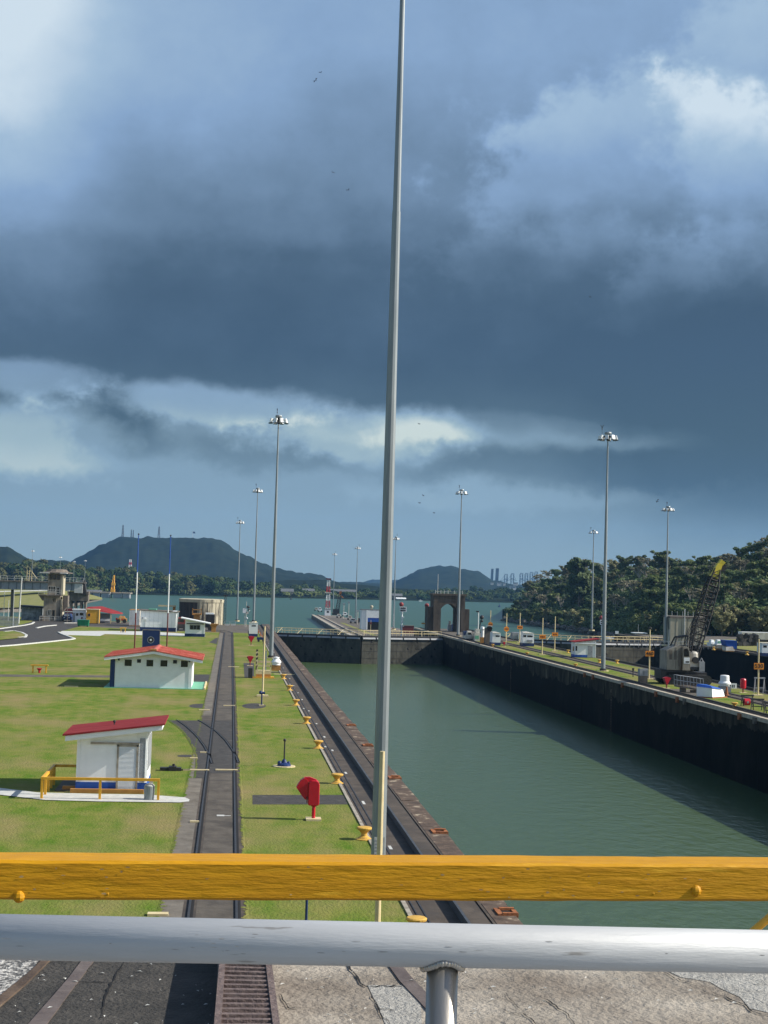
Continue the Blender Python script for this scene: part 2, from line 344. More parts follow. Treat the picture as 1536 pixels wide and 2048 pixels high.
# ------------------------------------------------------------------ water and land
SEA = -6.6; CHZ = -5.8
struct('sea', MB().flat([(-4500, -250), (4500, -250), (4500, 7000), (-4500, 7000)], SEA), SEAW)
struct('chamber_water', MB().flat([(8.0, 10), (44, 10), (44, 301), (8.0, 301)], CHZ), CHW)
struct('chamber_water', MB().flat([(55, 10), (90, 10), (90, 301), (55, 301)], CHZ), CHW)
lawn = MB().prism([(-320, 13.4), (5.66, 13.4), (5.66, 338), (-34, 338), (-44, 352), (-62, 356), (-70, 330), (-320, 322)], -9, 0)
struct('lawn', lawn, GRASS)

def pl(pts, z=0.0): return [tuple(P(x, y, z)[:2]) for x, y in pts]
def xy(px, py, z=0.0): p = P(px, py, z); return (p.x, p.y)

# paving on the left bank
mb = MB(); mb.flat([(-1.84, 13.5), (.82, 13.5), (.82, 286), (-1.84, 286)], .006); struct('track_bed', mb, TRACK)
mb = MB(); mb.flat([(-1.80, 13.5), (-1.12, 13.5), (-1.12, 92), (-1.80, 92)], .011).flat([(-1.80, 110), (-1.12, 110), (-1.12, 280), (-1.80, 280)], .011)
struct('track_paving', mb, mat('pale_slab', (.115, .100, .080), (.175, .155, .128), .85, scale=1.3, detail=12, bump=.5, c3=(.08, .068, .054), scale3=.6)); mb = MB().flat([(-.72, 14), (.40, 14), (.40, 284), (-.72, 284)], .011); struct('track_paving', mb, PAVE)
mb = MB(); mb.flat([(-12, 284), (5.6, 284), (5.6, 336), (-30, 336), (-30, 300)], .005); struct('concrete_apron', mb, SLAB)
tp = pl([(336, 1441), (349, 1449.5), (363, 1461), (376, 1479), (386, 1498), (391, 1515), (390, 1535), (387, 1557)]) + [(-.93, P(415, 1557).y), (-.93, P(425, 1547).y), (.41, P(470, 1547).y), (.41, P(430, 1441).y)]
struct('turnout_paving', MB().flat(tp, .016), ASPH)
mb = MB()
for (x0, y0, x1, y1, x2, y2, x3, y3) in [(505, 1590, 708, 1590, 716, 1609, 505, 1609), (487, 1326, 508, 1326, 508, 1357, 489, 1355)]:
    mb.flat(pl([(x0, y0), (x1, y1), (x2, y2), (x3, y3)]), .005)
for cx, cy, w, h in [(402, 1412, 24, 4.5), (508, 1412, 24, 5.5), (372, 1512, 18, 2.5), (404, 1500, 0, 0)]:
    if w: mb.flat(pl([(cx+w*math.cos(a*.393), cy+h*math.sin(a*.393)) for a in range(16)]), .005)
mb.flat(pl([(388, 1349), (432, 1349), (428, 1366), (388, 1364)]), .005)
mb.flat(pl([(430, 1277), (446, 1272), (441, 1290), (418, 1285)]), .005)
struct('asphalt_patch', mb, ASPH)
mb = MB(); mb.flat(pl([(-60, 1570), (0, 1577), (75, 1586), (200, 1589), (290, 1590), (370, 1596), (379, 1600), (378, 1604), (360, 1606), (200, 1604), (90, 1601), (30, 1594), (-60, 1584)]), .03)
struct('footpath', mb, PATH)
mb = MB(); mb.flat(pl([(-80, 1348), (222, 1351), (222, 1355), (-80, 1353)]), .004); struct('gravel_path', mb, SLAB)
mb = MB(); mb.flat(pl([(124, 1262), (210, 1262), (300, 1263), (410, 1270), (410, 1274), (210, 1268), (200, 1272), (135, 1270), (118, 1266)]), .008); struct('gravel_strip', mb, PATH)
# the curving road on the left
road = pl([(-120, 1262), (0, 1255), (40, 1250), (62, 1244), (70, 1240), (170, 1240), (300, 1252), (300, 1256), (165, 1251), (117, 1264), (150, 1278), (110, 1283), (0, 1294), (-120, 1305)])
struct('road', MB().flat(road, .010), ASPH)
struct('road_island', MB().flat(pl([(-120, 1266), (-20, 1265), (8, 1263), (28, 1262), (44, 1266), (53, 1271), (50, 1275), (30, 1278), (0, 1281), (-120, 1290)]), .10), GRASS)
mb = MB()
for pts in [[(8, 1264), (28, 1262.5), (44, 1266), (53, 1271), (51, 1274.5), (36, 1276)], [(117, 1265), (124, 1269), (138, 1274), (149, 1278), (142, 1279.5), (100, 1284), (30, 1291), (-20, 1295)],
            [(73, 1256.5), (90, 1253), (112, 1251)], [(68, 1245), (64, 1248), (50, 1251), (0, 1258), (-60, 1262)], [(128, 1246.5), (153, 1246.5)]]:
    mb.rail(pl(pts), .38, 0, .14)
struct('road_kerb', mb, PATH)
mb = MB(); r_ = random.Random(9)
def fringe(x, y0, y1, sgn, st_=.16, wmax=.17):
    y = y0
    while y < y1:
        w = r_.uniform(.0, wmax)**1.0*(1+(.9 if r_.random() < .08 else 0)); d = r_.uniform(.08, .30); k = len(mb.v)
        mb.v += [(x-sgn*.05, y-d, .003), (x+sgn*w*.6, y-d*.45, .018), (x+sgn*w, y, .020), (x+sgn*w*.5, y+d*.5, .018), (x-sgn*.05, y+d, .003)]
        mb.f.append(tuple(range(k, k+5)) if sgn < 0 else tuple(range(k+4, k-1, -1))); y += st_*r_.uniform(.6, 1.5)*(1 if y < 120 else 2)
fringe(-1.84, 14, 285, 1); fringe(.82, 14, 285, -1); fringe(5.66, 14, 284, 1, .2, .09)
for (ax, ay), (bx, by) in zip(tp[:8], tp[1:8]):
    n = int(math.hypot(bx-ax, by-ay)/.15)+1
    for i in range(n):
        f = i/n; x, y = ax+(bx-ax)*f, ay+(by-ay)*f; w = r_.uniform(.03, .16); k = len(mb.v); mb.v += [(x-.05, y-.2, .003), (x+w, y-.1, .022), (x+w*.7, y+.15, .022), (x-.05, y+.25, .003)]; mb.f.append((k, k+1, k+2, k+3))
tag(mb.build('turf_fringe', GRASS), 'ragged turf edges creeping over the track paving', 'turf', kind='stuff')
# land beyond the small channel on the far left, and the far shore
def zs_land(px):
    T = [(-300, 650), (-150, 640), (0, 632), (100, 665), (165, 846), (206, 1035)]
    for (a, za), (b, zb) in zip(T, T[1:]):
        if px <= b: return za+(zb-za)*(px-a)/(b-a)
    return T[-1][1]
mb = MB(); cols = list(range(-300, 207, 22)); rows = 8
for c in cols:
    z0 = zs_land(c)
    for r in range(rows+1):
        d = z0+(1130-z0)*r/rows; p = Q(c, 1150, d); h = min(2.2, -4.9+6.6*((d-632)/500)**.8 if d > 632 else -4.9)
        k_ = max(0, min(1, (206-c)/90)); mb.v.append((p.x, p.y, (SEA+.4)*(1-k_)+h*k_))
for i in range(len(cols)-1):
    for r in range(rows):
        a = i*(rows+1)+r; mb.f.append((a, a+rows+1, a+rows+2, a+1))
struct('far_lawn', mb, GRASSF)
mb = MB()
for i in range(len(cols)-1):
    a = mb_v = None
for c0, c1 in zip(cols, cols[1:]):
    p, q = Q(c0, 1150, zs_land(c0)), Q(c1, 1150, zs_land(c1)); k = len(mb.v)
    hp = -4.7; wob = [random.uniform(0, 6) for _ in range(4)]
    mb.v += [(p.x, p.y-wob[0]*.2-2, SEA-.3), (q.x, q.y-2-wob[1]*.2, SEA-.3), (q.x, q.y+4, SEA+.7+1.3*min(1, max(0, (206-c1)/90))), (p.x, p.y+4, SEA+.7+1.3*min(1, max(0, (206-c0)/90)))]; mb.f.append((k, k+1, k+2, k+3))
struct('rocky_bank', mb, ROCK)
struct('far_road', MB().strip([tuple(Q(-40, 1150, 730)[:2]), tuple(Q(20, 1150, 800)[:2]), tuple(Q(70, 1150, 860)[:2]), tuple(Q(95, 1150, 900)[:2])], 9, .55), PATH)
mb = MB(); FS = [(-700, 1250), (-200, 1270), (150, 1290), (190, 1330), (280, 1420), (500, 1470), (800, 1580), (1000, 1650), (1300, 1700)]
k0 = []
for px, d in FS:
    p = Q(px, 1150, d); q = Q(px, 1150, d+60); w = Q(px, 1150, 5200); i = len(mb.v)
    mb.v += [(p.x, p.y, SEA-.3), (q.x, q.y, -2), (w.x, w.y, 2)]; k0.append(i)
for a, b in zip(k0, k0[1:]): mb.f += [(a, b, b+1, a+1), (a+1, b+1, b+2, a+2)]
struct('far_shore', mb, HILL)

# hills with real depth behind the far shore
from mathutils import noise as mnoise
def interp(T, x):
    if x <= T[0][0]: return T[0][1]
    for (a, va), (b, vb) in zip(T, T[1:]):
        if x <= b: return va+(vb-va)*(x-a)/(b-a)
    return T[-1][1]
def hill(name, prof, D0, half, x0, x1, step, rough):
    mb = MB(); nx = int((x1-x0)/step)+1; nd = 28
    for i in range(nx):
        px = x0+i*step; top = 10+(hor(px)-interp(prof, px))*D0/F
        for j in range(nd+1):
            u = -1+2*j/nd; d = D0+u*half; p = Q(px, hor(px), d)
            sh = max(0, 1-abs(u)**1.7)
            n = mnoise.fractal(Vector((p.x, p.y, 0))*.012, 1.0, 2.0, 5)*rough + mnoise.noise(Vector((p.x, p.y, 3))*.06)*rough*.35
            gul = mnoise.fractal(Vector((p.x, p.y, 7))*.004, 1.0, 2.0, 3)*rough*1.2*(1-sh)
            mb.v.append((p.x, p.y, -4+(top+4)*sh+(n+gul)*min(1, max(0, (top+4)/30)) if sh > 0 else -6))
    for i in range(nx-1):
        for j in range(nd):
            a = i*(nd+1)+j; mb.f.append((a, a+nd+1, a+nd+2, a+1))
    o = mb.build(name, HILL, smooth=True); return tag(o, kind='structure')
ANC = [(60, 1170), (130, 1130), (155, 1120), (175, 1105), (192, 1094), (215, 1084), (240, 1077), (270, 1079), (300, 1078), (350, 1078), (385, 1077), (420, 1079), (440, 1083), (455, 1091), (470, 1101), (490, 1110), (505, 1119), (525, 1129), (550, 1139), (575, 1143), (600, 1147), (640, 1154), (655, 1160), (690, 1172)]
hill('hill', ANC, 3400, 620, 60, 690, 4, 9)
hill('hill', [(-400, 1090), (-60, 1090), (0, 1097), (12, 1097), (25, 1103), (45, 1115), (60, 1121), (75, 1123), (100, 1123), (130, 1125), (160, 1135), (200, 1160)], 2500, 420, -400, 200, 4, 7)
hill('hill', [(640, 1170), (660, 1163), (700, 1165), (740, 1168), (780, 1166), (790, 1165), (805, 1158), (820, 1149), (840, 1140), (860, 1137), (900, 1136), (930, 1139), (950, 1145), (968, 1152), (985, 1162), (1010, 1168), (1060, 1172), (1300, 1172)], 4000, 600, 640, 1300, 5, 9)
hill('hill', [(720, 1166), (745, 1160), (765, 1159), (790, 1161), (830, 1166)], 6200, 300, 720, 830, 5, 6)
hill('hill', [(440, 1175), (540, 1163), (600, 1160), (650, 1160), (690, 1168), (740, 1172), (800, 1178), (1000, 1184), (1300, 1190)], 2300, 320, 440, 1300, 5, 5)

# the right shore and its wooded slope
ZS = [(960, 800), (1013, 735), (1100, 640), (1240, 505), (1330, 430), (1420, 372), (1560, 350), (1800, 345)]
TOPY = [(1000, 1200), (1035, 1190), (1050, 1168), (1080, 1138), (1100, 1131), (1130, 1128), (1160, 1116), (1185, 1124), (1200, 1128), (1230, 1111), (1260, 1107), (1290, 1102), (1320, 1102), (1350, 1108), (1380, 1106), (1400, 1100), (1430, 1099), (1460, 1096), (1490, 1086), (1510, 1072), (1536, 1060), (1620, 1040), (1800, 1030)]
DEPTH = 230
def slope_z(px, d):
    u = max(0, min(1, (d-interp(ZS, px))/DEPTH))
    base = interp([(1000, -6.7), (1300, -6.4), (1400, -.5), (1800, -.2)], px)
    ridge = 10+(hor(px)-interp(TOPY, px))*(interp(ZS, px)+DEPTH*.8)/F-9.5
    ridge = max(ridge, base+1)
    return base+(ridge-base)*min(1, (u/.8))**.9 + .4*mnoise.noise(Vector((px*.05, d*.05, 0)))
mb = MB(); pxs = list(range(1006, 1801, 14)); nd = 16
for px in pxs:
    for j in range(nd+1):
        d = interp(ZS, px)-3+(DEPTH+120)*j/nd; p = Q(px, hor(px), d); mb.v.append((p.x, p.y, slope_z(px, d) if j else (SEA-.4 if px < 1380 else -.4)))
for i in range(len(pxs)-1):
    for j in range(nd):
        a = i*(nd+1)+j; mb.f.append((a, a+nd+1, a+nd+2, a+1))
struct('wooded_slope', mb, HILL)
mb = MB()      # boulders along the water's edge, one loose bank
for px in range(1008, 1345, 3):
    for k in range(3):
        p = Q(px+random.uniform(-2, 2), hor(px), interp(ZS, px)-4+random.uniform(-3, 5)); r = random.uniform(.7, 1.7)
        mb.sphere((p.x, p.y, SEA+random.uniform(.1, 1.6)), r, 6, 4, random.uniform(.5, .8))
tag(mb.build('boulders', ROCK), kind='stuff')
struct('right_bank', MB().prism([(89.3, 13.4), (340, 13.4), (340, 352), (128, 352), (112, 338), (89.3, 338)], -9, 0), SLAB)
struct('grass_verge', MB().flat([(93, 210), (93, 295), (110, 320), (150, 330), (150, 180)], .006), GRASSF)

# ------------------------------------------------------------------ lock walls
lw = thing('lock_wall', 'dark lock wall with rusty edge and tow track, left of the green chamber', 'lock wall', (0, 13.4, 0))
Y1 = 324.6
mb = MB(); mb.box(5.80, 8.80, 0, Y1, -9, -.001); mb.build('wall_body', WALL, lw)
mb = MB(); n = 60
for i in range(n): mb.box(5.66, 5.80, i*Y1/n+.02, (i+1)*Y1/n-.02, -.2, .05+random.uniform(-.008, .008))
mb.build('kerb', KERB, lw)
mb = MB().box(5.805, 7.158, 0, Y1, 0.0, .012); mb.build('lower_paving', TRACK, lw)
mb = MB().box(7.25, 7.88, 0, Y1, 0.0, .20).box(7.96, 8.05, 0, Y1, 0, .19); mb.build('raised_paving', TRACK, lw)
mb = MB().box(7.16, 7.245, 0, Y1, 0.0, .27); mb.build('rack_beam', DARKB, lw)
mb = MB().box(5.93, 5.97, 0, Y1, .012, .035).box(6.18, 6.23, 0, Y1, .012, .03).box(7.885, 7.955, 0, Y1, .0, .14); mb.build('tow_rail', STEELR, lw)
mb = MB(); n = 90
for i in range(n):
    j = random.uniform(-.05, .02); mb.box(8.055, 8.86+j, i*Y1/n, (i+1)*Y1/n-.015, -.6+random.uniform(-.1, .1), .195+random.uniform(-.012, .012))
mb.build('edge_plate', RUST, lw)
for py, hw in [(1674, .5), (1565, .5), (1838, .5), (1500, .45), (1460, .4)]:
    yc = P(880, py).y-13.4
    c = MB(); c.box(8.28, 8.44, yc-.42, yc+.42, .197, .25).box(8.44, 8.90, yc-.42, yc-.28, .197, .28).box(8.44, 8.90, yc+.28, yc+.42, .197, .28).box(8.80, 8.93, yc-.28, yc+.28, .10, .24)
    co = c.build('chock', ORUST, lw); MB().box(8.44, 8.80, yc-.28, yc+.28, .15, .204).build('recess', BLACK, co)
mb = MB()
for i in range(26):
    yy = 16+i*9.5+random.uniform(-2, 2); mb.box(6.30, 6.42, yy, yy+random.uniform(.4, 1.0), .012, .017)
    if i % 3 == 0: mb.box(6.0, 6.12, yy+2, yy+2.6, .012, .017)
mb.build('paint_mark', PATH, lw)

cp = thing('lock_wall', 'long centre lock wall with black face and grass strip, carrying the lattice boom crane', 'lock wall', (0, 13.4, 0))
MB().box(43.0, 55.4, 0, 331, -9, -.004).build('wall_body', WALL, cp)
mb = MB(); n = 70
for i in range(n): mb.box(42.93, 43.32, i*331/n, (i+1)*331/n-.02, -.22, .13+random.uniform(-.015, .015))
mb.build('nosing', mat('nosing_concrete', (.50, .45, .36), (.34, .28, .21), .85, scale=2, detail=8, bump=.3), cp)
mb = MB(); zz = -2.2; r_ = random.Random(4); prev = -2.2
for i in range(1320):
    nz = max(-3.4, min(-.8, prev+r_.uniform(-.22, .22)+(-1.7-prev)*.05)); k = len(mb.v)
    mb.v += [(42.996, i*.25, prev), (42.996, i*.25+.25, nz), (42.996, i*.25+.25, -.225), (42.996, i*.25, -.225)]; mb.f.append((k, k+3, k+2, k+1)); prev = nz
mb.build('upper_face', WALLU, cp)
mb = MB()
for i in range(27): mb.box(42.985, 42.995, 6+i*12.2, 6.07+i*12.2, -5.8, -.23)
mb.build('joint', BLACK, cp)
for yl in (28, 88, 150, 210):
    m = MB().box(42.97, 43.0, yl, yl+.06, -5.8, -.23).box(42.97, 43.0, yl+.44, yl+.50, -5.8, -.23)
    for j in range(18): m.box(42.965, 42.99, yl+.06, yl+.44, -5.6+j*.30, -5.56+j*.30)
    m.build('ladder', RUST, cp)
MB().box(43.33, 43.95, 0, 331, 0, .06).box(44.45, 45.3, 0, 331, 0, .05).build('tow_paving', TRACK, cp)
MB().box(43.96, 44.02, 0, 331, 0, .14).box(44.36, 44.44, 0, 331, 0, .22).build('tow_rail', STEELR, cp)
MB().box(44.03, 44.35, 0, 331, 0, .004).build('rack_slot', BLACK, cp)
MB().flat([(45.31, 150-13), (48.2, 150-13), (48.2, 262), (45.31, 262)], .010).flat([(50.9, 120), (54.0, 120), (54.0, 262), (50.9, 262)], .010).flat([(45.31, 90), (48.2, 90), (48.2, 128), (45.31, 128)], .010).flat([(50.9, 80), (54, 80), (54, 119), (50.9, 119)], .010).build('grass_strip', GRASS, cp)
MB().flat([(48.2, 0), (50.9, 0), (50.9, 262), (48.2, 262)], .012).flat([(54.0, 0), (54.6, 0), (54.6, 331), (54.0, 331)], .012).build('track_bed', TRACK, cp)
MB().box(48.55, 48.63, 0, 262, .012, .10).box(50.05, 50.13, 0, 262, .012, .09).box(54.8, 54.95, 0, 331, -.1, .25).build('return_rail', STEELR, cp)
MB().box(48.66, 49.0, 40, 262, .012, .03).box(55.0, 55.35, 0, 331, -.15, .12).build('pale_edging', SLAB, cp)
MB().flat([(43.95, 262), (54.0, 262), (54.0, 331), (43.95, 331)], .014).flat([(45.31, 128), (48.2, 128), (48.2, 137), (45.31, 137)], .011).build('concrete_pad', SLAB, cp)
for px, py in [(1132, 1355), (1174, 1352), (1249, 1388), (1258, 1372), (1330, 1400), (1352, 1404), (1415, 1432), (1445, 1440)]:
    yc = P(px, py-6).y-13.4
    c = MB().box(42.80, 43.02, yc-.35, yc+.35, -.30, .02).box(42.76, 43.0, yc-.2, yc+.2, -.50, -.30); c.build('chock', ORUST if px not in (1352, 1445) else CONCD, cp)
rw = thing('lock_wall', 'far right lock wall with dark face and pale coping beyond the second chamber', 'lock wall', (0, 13.4, 0))
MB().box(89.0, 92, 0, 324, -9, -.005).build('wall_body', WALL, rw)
MB().box(88.93, 89.6, 0, 324, -.25, .10).build('coping', SLAB, rw)
MB().box(90.2, 90.3, 0, 324, 0, .2).box(91.6, 91.7, 0, 324, 0, .2).build('tow_rail', STEELR, rw)
ap = thing('approach_wall', 'long concrete approach pier reaching out into the bay beyond the gates', 'pier')
MB().prism([(34.6, 344.6), (60, 344.6), (58, 500), (49, 682), (37.4, 682), (34.4, 480)], -9, -5.0).build('wall_body', CONCD, ap)
MB().prism([(34.5, 346), (35.8, 346), (35.6, 480), (38.6, 681), (37.3, 682.1), (34.3, 480)], -5.2, -4.82).prism([(37.6, 346), (38.1, 346), (37.9, 480), (40.6, 681), (40.1, 681), (37.4, 480)], -5, -4.7).build('coping', KERB, ap)
MB().flat([(40.5, 350), (57, 350), (55, 500), (47, 640), (42, 640), (39.5, 480)], -4.985).build('deck_paving', SLAB, ap)
MB().flat([(41.5, 380), (43, 380), (43, 560), (41.5, 560)], -4.97).build('grass_strip', GRASSF, ap)

# ------------------------------------------------------------------ mitre gates: each leaf swings by itself
def leaf(x0, x1, y0, y1, label, lit):
    d = Vector((x1-x0, y1-y0, 0)); Ln = d.length; a = math.atan2(d.y, d.x)
    t = thing('lock_gate_leaf', label, 'lock gate', (x0, y0, 0), a)
    MB().box(0, Ln, 0, 2.0, -9, -.55).build('skin', GATE, t)
    m = MB()
    for z in (-1.9, -3.3, -4.7): m.box(0.1, Ln-.1, -.03, 0, z-.03, z+.03)
    for i in range(1, 7): m.box(i*Ln/7-.02, i*Ln/7+.02, -.015, 0, -5.8, -.6)
    m.build('seam', DARK, t)
    m = MB()
    for i in range(14):
        z = random.choice((-1.2, -2.5, -4, -5.2)); xx = random.uniform(.8, Ln-1)
        MB().prism_xz([(xx, z-.42), (xx+.42, z-.42), (xx+.38, z-.28), (xx+random.uniform(.15, .3), z-.3), (xx+random.uniform(.1, .3), z+random.uniform(-.1, .1)), (xx+.02, z-.05)], -.022, -.001).build('stain', BLACK, t)
    m = MB()
    for i in range(6): m.hexa([(i*Ln/6+.15, -.30, -.9), ((i+1)*Ln/6-.15, -.30, -.9), ((i+1)*Ln/6-.15, 0, -.9), (i*Ln/6+.15, 0, -.9)], [(i*Ln/6+.15, -.06, -.45), ((i+1)*Ln/6-.15, -.06, -.45), ((i+1)*Ln/6-.15, 0, -.45), (i*Ln/6+.15, 0, -.45)])
    m.build('fender', GREYP, t)
    MB().box(0, Ln, -.15, 2.1, -.55, -.25).build('walkway', DARK, t)
    m = MB(); MAT = CREAM
    for yy in (-.05, 1.9):
        for z in (.25, .75): m.tube((.2, yy, z), (Ln-.3, yy, z), .035, n=5)
        for i in range(13): x = .3+i*(Ln-.7)/12; m.tube((x, yy, -.25), (x, yy, .75), .03, n=5)
    for i in range(0, 12, 3): x = .4+i*(Ln-1)/12; m.tube((x, -.05, -.5), (x+.8, 1.9, .75), .04, n=5)
    m.build('railing', MAT, t)
    return t
leaf(8.86, 25.8, 297, 291.5, 'shaded left gate leaf closing the green chamber, dark face', 0)
leaf(26.1, 43.0, 291.5, 297, 'sunlit right gate leaf of the green chamber with slanting wall shadow', 1)
leaf(55.4, 72.0, 297, 291.5, 'gate leaf of the second chamber, mostly hidden behind the small red roofed hut', 0)
leaf(72.3, 89.0, 291.5, 297, 'pale stained gate leaf of the second chamber left of the crane cab', 1)
# ------------------------------------------------------------------ placing helper
class Site:
    def __init__(s, bx, by, z=0.0, depth=None):
        s.bx, s.by = bx, by
        if depth: s.p = Q(bx, by, depth); s.s = depth/F
        else: s.p = P(bx, by, z); s.s = S(bx, by, z)
    def u(s, px, py): dx, dy = px-s.bx, s.by-py; return ((dx-.0285*dy)*s.s, (dy+.0285*dx)*s.s)
    def x(s, px): return (px-s.bx)*s.s
    def h(s, py): return (s.by-py)*s.s
    def thing(s, name, label, cat, group=None, rz=0): return thing(name, label, cat, s.p, rz, group)

# ------------------------------------------------------------------ floodlight masts
def make_mast():
    t = thing('floodlight_mast', 'x', 'light mast')
    m = MB(); m.tube((0, 0, .25), (0, 0, 20.4), .285, .165, 12); m.tube((0, 0, 20.3), (0, 0, 29.6), .150, .085, 12); m.build('pole', GALV, t)
    m = MB(); m.tube((0, 0, 0), (0, 0, .32), .42, .42, 12); m.build('base_collar', DARK, t)
    MB().tube((0, 0, -.3), (0, 0, .06), .75, .75, 12).build('footing', CREAM, t)
    m = MB(); m.lathe([(.15, 29.75), (.42, 29.78), (.46, 29.95), (.40, 30.08), (.05, 30.12)], 14); m.build('cap', GALV, t)
    m = MB()
    for i in range(10):
        a = 2*math.pi*i/10; b = 2*math.pi*(i+1)/10
        m.tube((.85*math.cos(a), .85*math.sin(a), 29.5), (.85*math.cos(b), .85*math.sin(b), 29.5), .05, n=5)
        if i % 2 == 0: m.tube((0, 0, 29.5), (.85*math.cos(a), .85*math.sin(a), 29.5), .045, n=5)
    m.tube((0, 0, 29.0), (0, 0, 29.8), .17, .17, 10)
    m.build('lamp_ring', DARK, t)
    for i in range(8):
        a = 2*math.pi*(i+.3)/8; c, s_ = math.cos(a), math.sin(a)
        f = MB(); cx, cy = 1.02*c, 1.02*s_
        def lp(u, v, w): return (cx+c*u-s_*v, cy+s_*u+c*v, 29.42+w)
        f.hexa([lp(-.1, -.2, -.28), lp(.22, -.2, -.30), lp(.22, .2, -.30), lp(-.1, .2, -.28)], [lp(-.16, -.2, .2), lp(.06, -.2, .24), lp(.06, .2, .24), lp(-.16, .2, .2)])
        fo = f.build('floodlight', WHITE, t)
        g = MB(); g.hexa([lp(-.12, -.26, -.36), lp(.30, -.26, -.38), lp(.30, .26, -.38), lp(-.12, .26, -.36)], [lp(-.12, -.26, -.30), lp(.30, -.26, -.31), lp(.30, .26, -.31), lp(-.12, .26, -.30)])
        g.build('lens', GLASS, fo)
    m = MB(); m.tube((.75, .1, 29.5), (.75, .1, 31.0), .018, n=5); m.tube((.75, .1, 30.6), (.95, .1, 31.0), .03, n=5); m.tube((.75, .1, 30.6), (.55, .1, 31.0), .03, n=5); m.sphere((.75, .1, 30.5), .08, 6, 4)
    m.build('wind_gauge', DARK, t)
    return t
proto = make_mast()
G = 'tall floodlight masts along the locks'
masts = [(P(755, 1762), 1.0, 'closest grey floodlight mast rising from behind the yellow rail out of the picture'),
         (P(542, 1316), 1.0, 'tall floodlight mast on the lawn edge beside the white vent with orange base'),
         (Q(507, 1243, 356), 1.06, 'floodlight mast just behind the white control cabin left of the lock'),
         (Q(474, 1241, 440), 1.0, 'floodlight mast farthest left of the three by the end of the left track'),
         (P(1206, 1342), 1.0, 'tall floodlight mast on the centre wall grass in front of the small red roofed hut'),
         (P(916, 1272), .99, 'floodlight mast standing right in front of the concrete arch tower'),
         (Vector((91.2, 368, 0)), .84, 'floodlight mast rising behind the small red roofed hut on the centre wall'),
         (P(1331, 1289), .98, 'floodlight mast behind the crane cab, beside the grey concrete block'),
         (Q(787, 1258, 492), 1.0, 'distant floodlight mast showing beside the closest grey mast, left of the arch tower'),
         (Q(711, 1241, 605), 1.0, 'floodlight mast on the approach pier beside the white shed with blue doors'),
         (Q(666, 1225, 755), 1.0, 'floodlight mast near the tip of the approach pier beside the striped tower'),
         (Q(62, 1186, 1000), .98, 'far floodlight mast behind the bridge, leftmost in the picture'),
         (Q(168, 1190, 1000), .82, 'far floodlight mast standing just right of the bridge end'),
         (Q(146, 1190, 1010), .80, 'far floodlight mast between the old control tower and the bridge end'),
         (Q(118, 1190, 1080), .92, 'far floodlight mast peeping over the old control tower roof')]
TOPS = [None, (1316, 828), (1243, 975), (1241, 1040), (1342, 862), (1272, 978), None, (1289, 1012), (1258, 1073), (1241, 1093), (1225, 1106), (1186, 1100), (1190, 1120), (1190, 1122), (1190, 1113)]
for i, (p, s, lb) in enumerate(masts):
    if TOPS[i]: s = (TOPS[i][0]-TOPS[i][1])*((p-CAMP).dot(-BACK))/F/30.1
    if i == 0: o = proto; o.location = p; o['label'] = lb; o['group'] = G; o.scale = (.88, .88, 1.12)
    else: o = dup(proto, p, lb, rz=random.uniform(0, 6), scale=(1, 1, s) if i < 9 else s, group=G)
# number plate and notice on the closest mast
pm = MB(); pm.box(-.20, .20, -.305, -.290, .55, 1.35); plate = pm.build('notice_plate', PATH, proto)
m = MB()
for i in range(7): m.box(-.17, .17-random.uniform(0, .08), -.310, -.3055, .62+i*.1, .66+i*.1)
m.build('notice_print', GREYP, plate)
MB().box(-.02, .14, -.44, -.425, .08, .26).build('number_tag', WHITE, proto)

# ------------------------------------------------------------------ thin posts with distance signs
def sign_post(px, py, top, label, body=None, sz=(1.0, .62), zc=3.0, back=False, group='thin posts for distance signs', disc=False, z=0):
    st = Site(px, py, z); h = st.h(top)
    t = st.thing('sign_post', label, 'sign post', group)
    MB().tube((0, 0, .1), (0, 0, h), .085, .07, 10).build('pole', CREAM, t)
    MB().box(-.5, .5, -.35, .35, -.1, .14).build('footing', CREAM, t)
    if body is not None:
        if disc: b = MB().tube((0, -.09, zc), (0, -.13, zc), .46, .46, 16)
        else: b = MB().box(-sz[0]/2, sz[0]/2, -.13, -.09, zc-sz[1]/2, zc+sz[1]/2)
        bo = b.build('sign', ORANGE, t)
        if body: text('digits', body, .58, DARK, bo, (0, -.14, zc), .006)
        else:
            m = MB()
            for k in (-.24, 0, .24): m.box(k-.07, k+.07, -.137, -.1305, zc-.13, zc+.13)
            m.build('digits', DRED, bo)
    return t
t = sign_post(1298, 1359, 1255, 'cream post with orange sign reading 460 left of the crane', '460', zc=2.95)
MB().lathe([(.07, 5.72), (.2, 5.76), (.2, 5.95), (.05, 6.0)], 10).build('lamp_head', DARK, t)
sign_post(1516, 1392, 1278, 'cream post with orange sign reading 530 at the right edge', '530', zc=2.95)
sign_post(1084, 1310, 1236, 'orange sign on a post at the grass left of the red roofed hut, nearer one', '', zc=2.75)
sign_post(1109, 1303, 1233, 'orange sign on a post beside the second chamber edge, nearest the red roofed hut', '', zc=2.75)
sign_post(1012, 1291, 1227, 'post with round orange sign between the two white locomotive cabins', '', zc=2.85, disc=True)
sign_post(1039, 1286, 1226, 'post with oblong orange sign just behind the right white locomotive cabin', '', zc=2.85)
sign_post(980, 1279, 1221, 'post with round orange sign behind the grey pillar with black lamp', '', zc=2.9, disc=True)
sign_post(525, 1393, 1253, 'cream post on the left lawn in front of the cream machine platform')
sign_post(754, 1885, 1505, 'cream post right against the closest mast, its foot hidden by the rails')

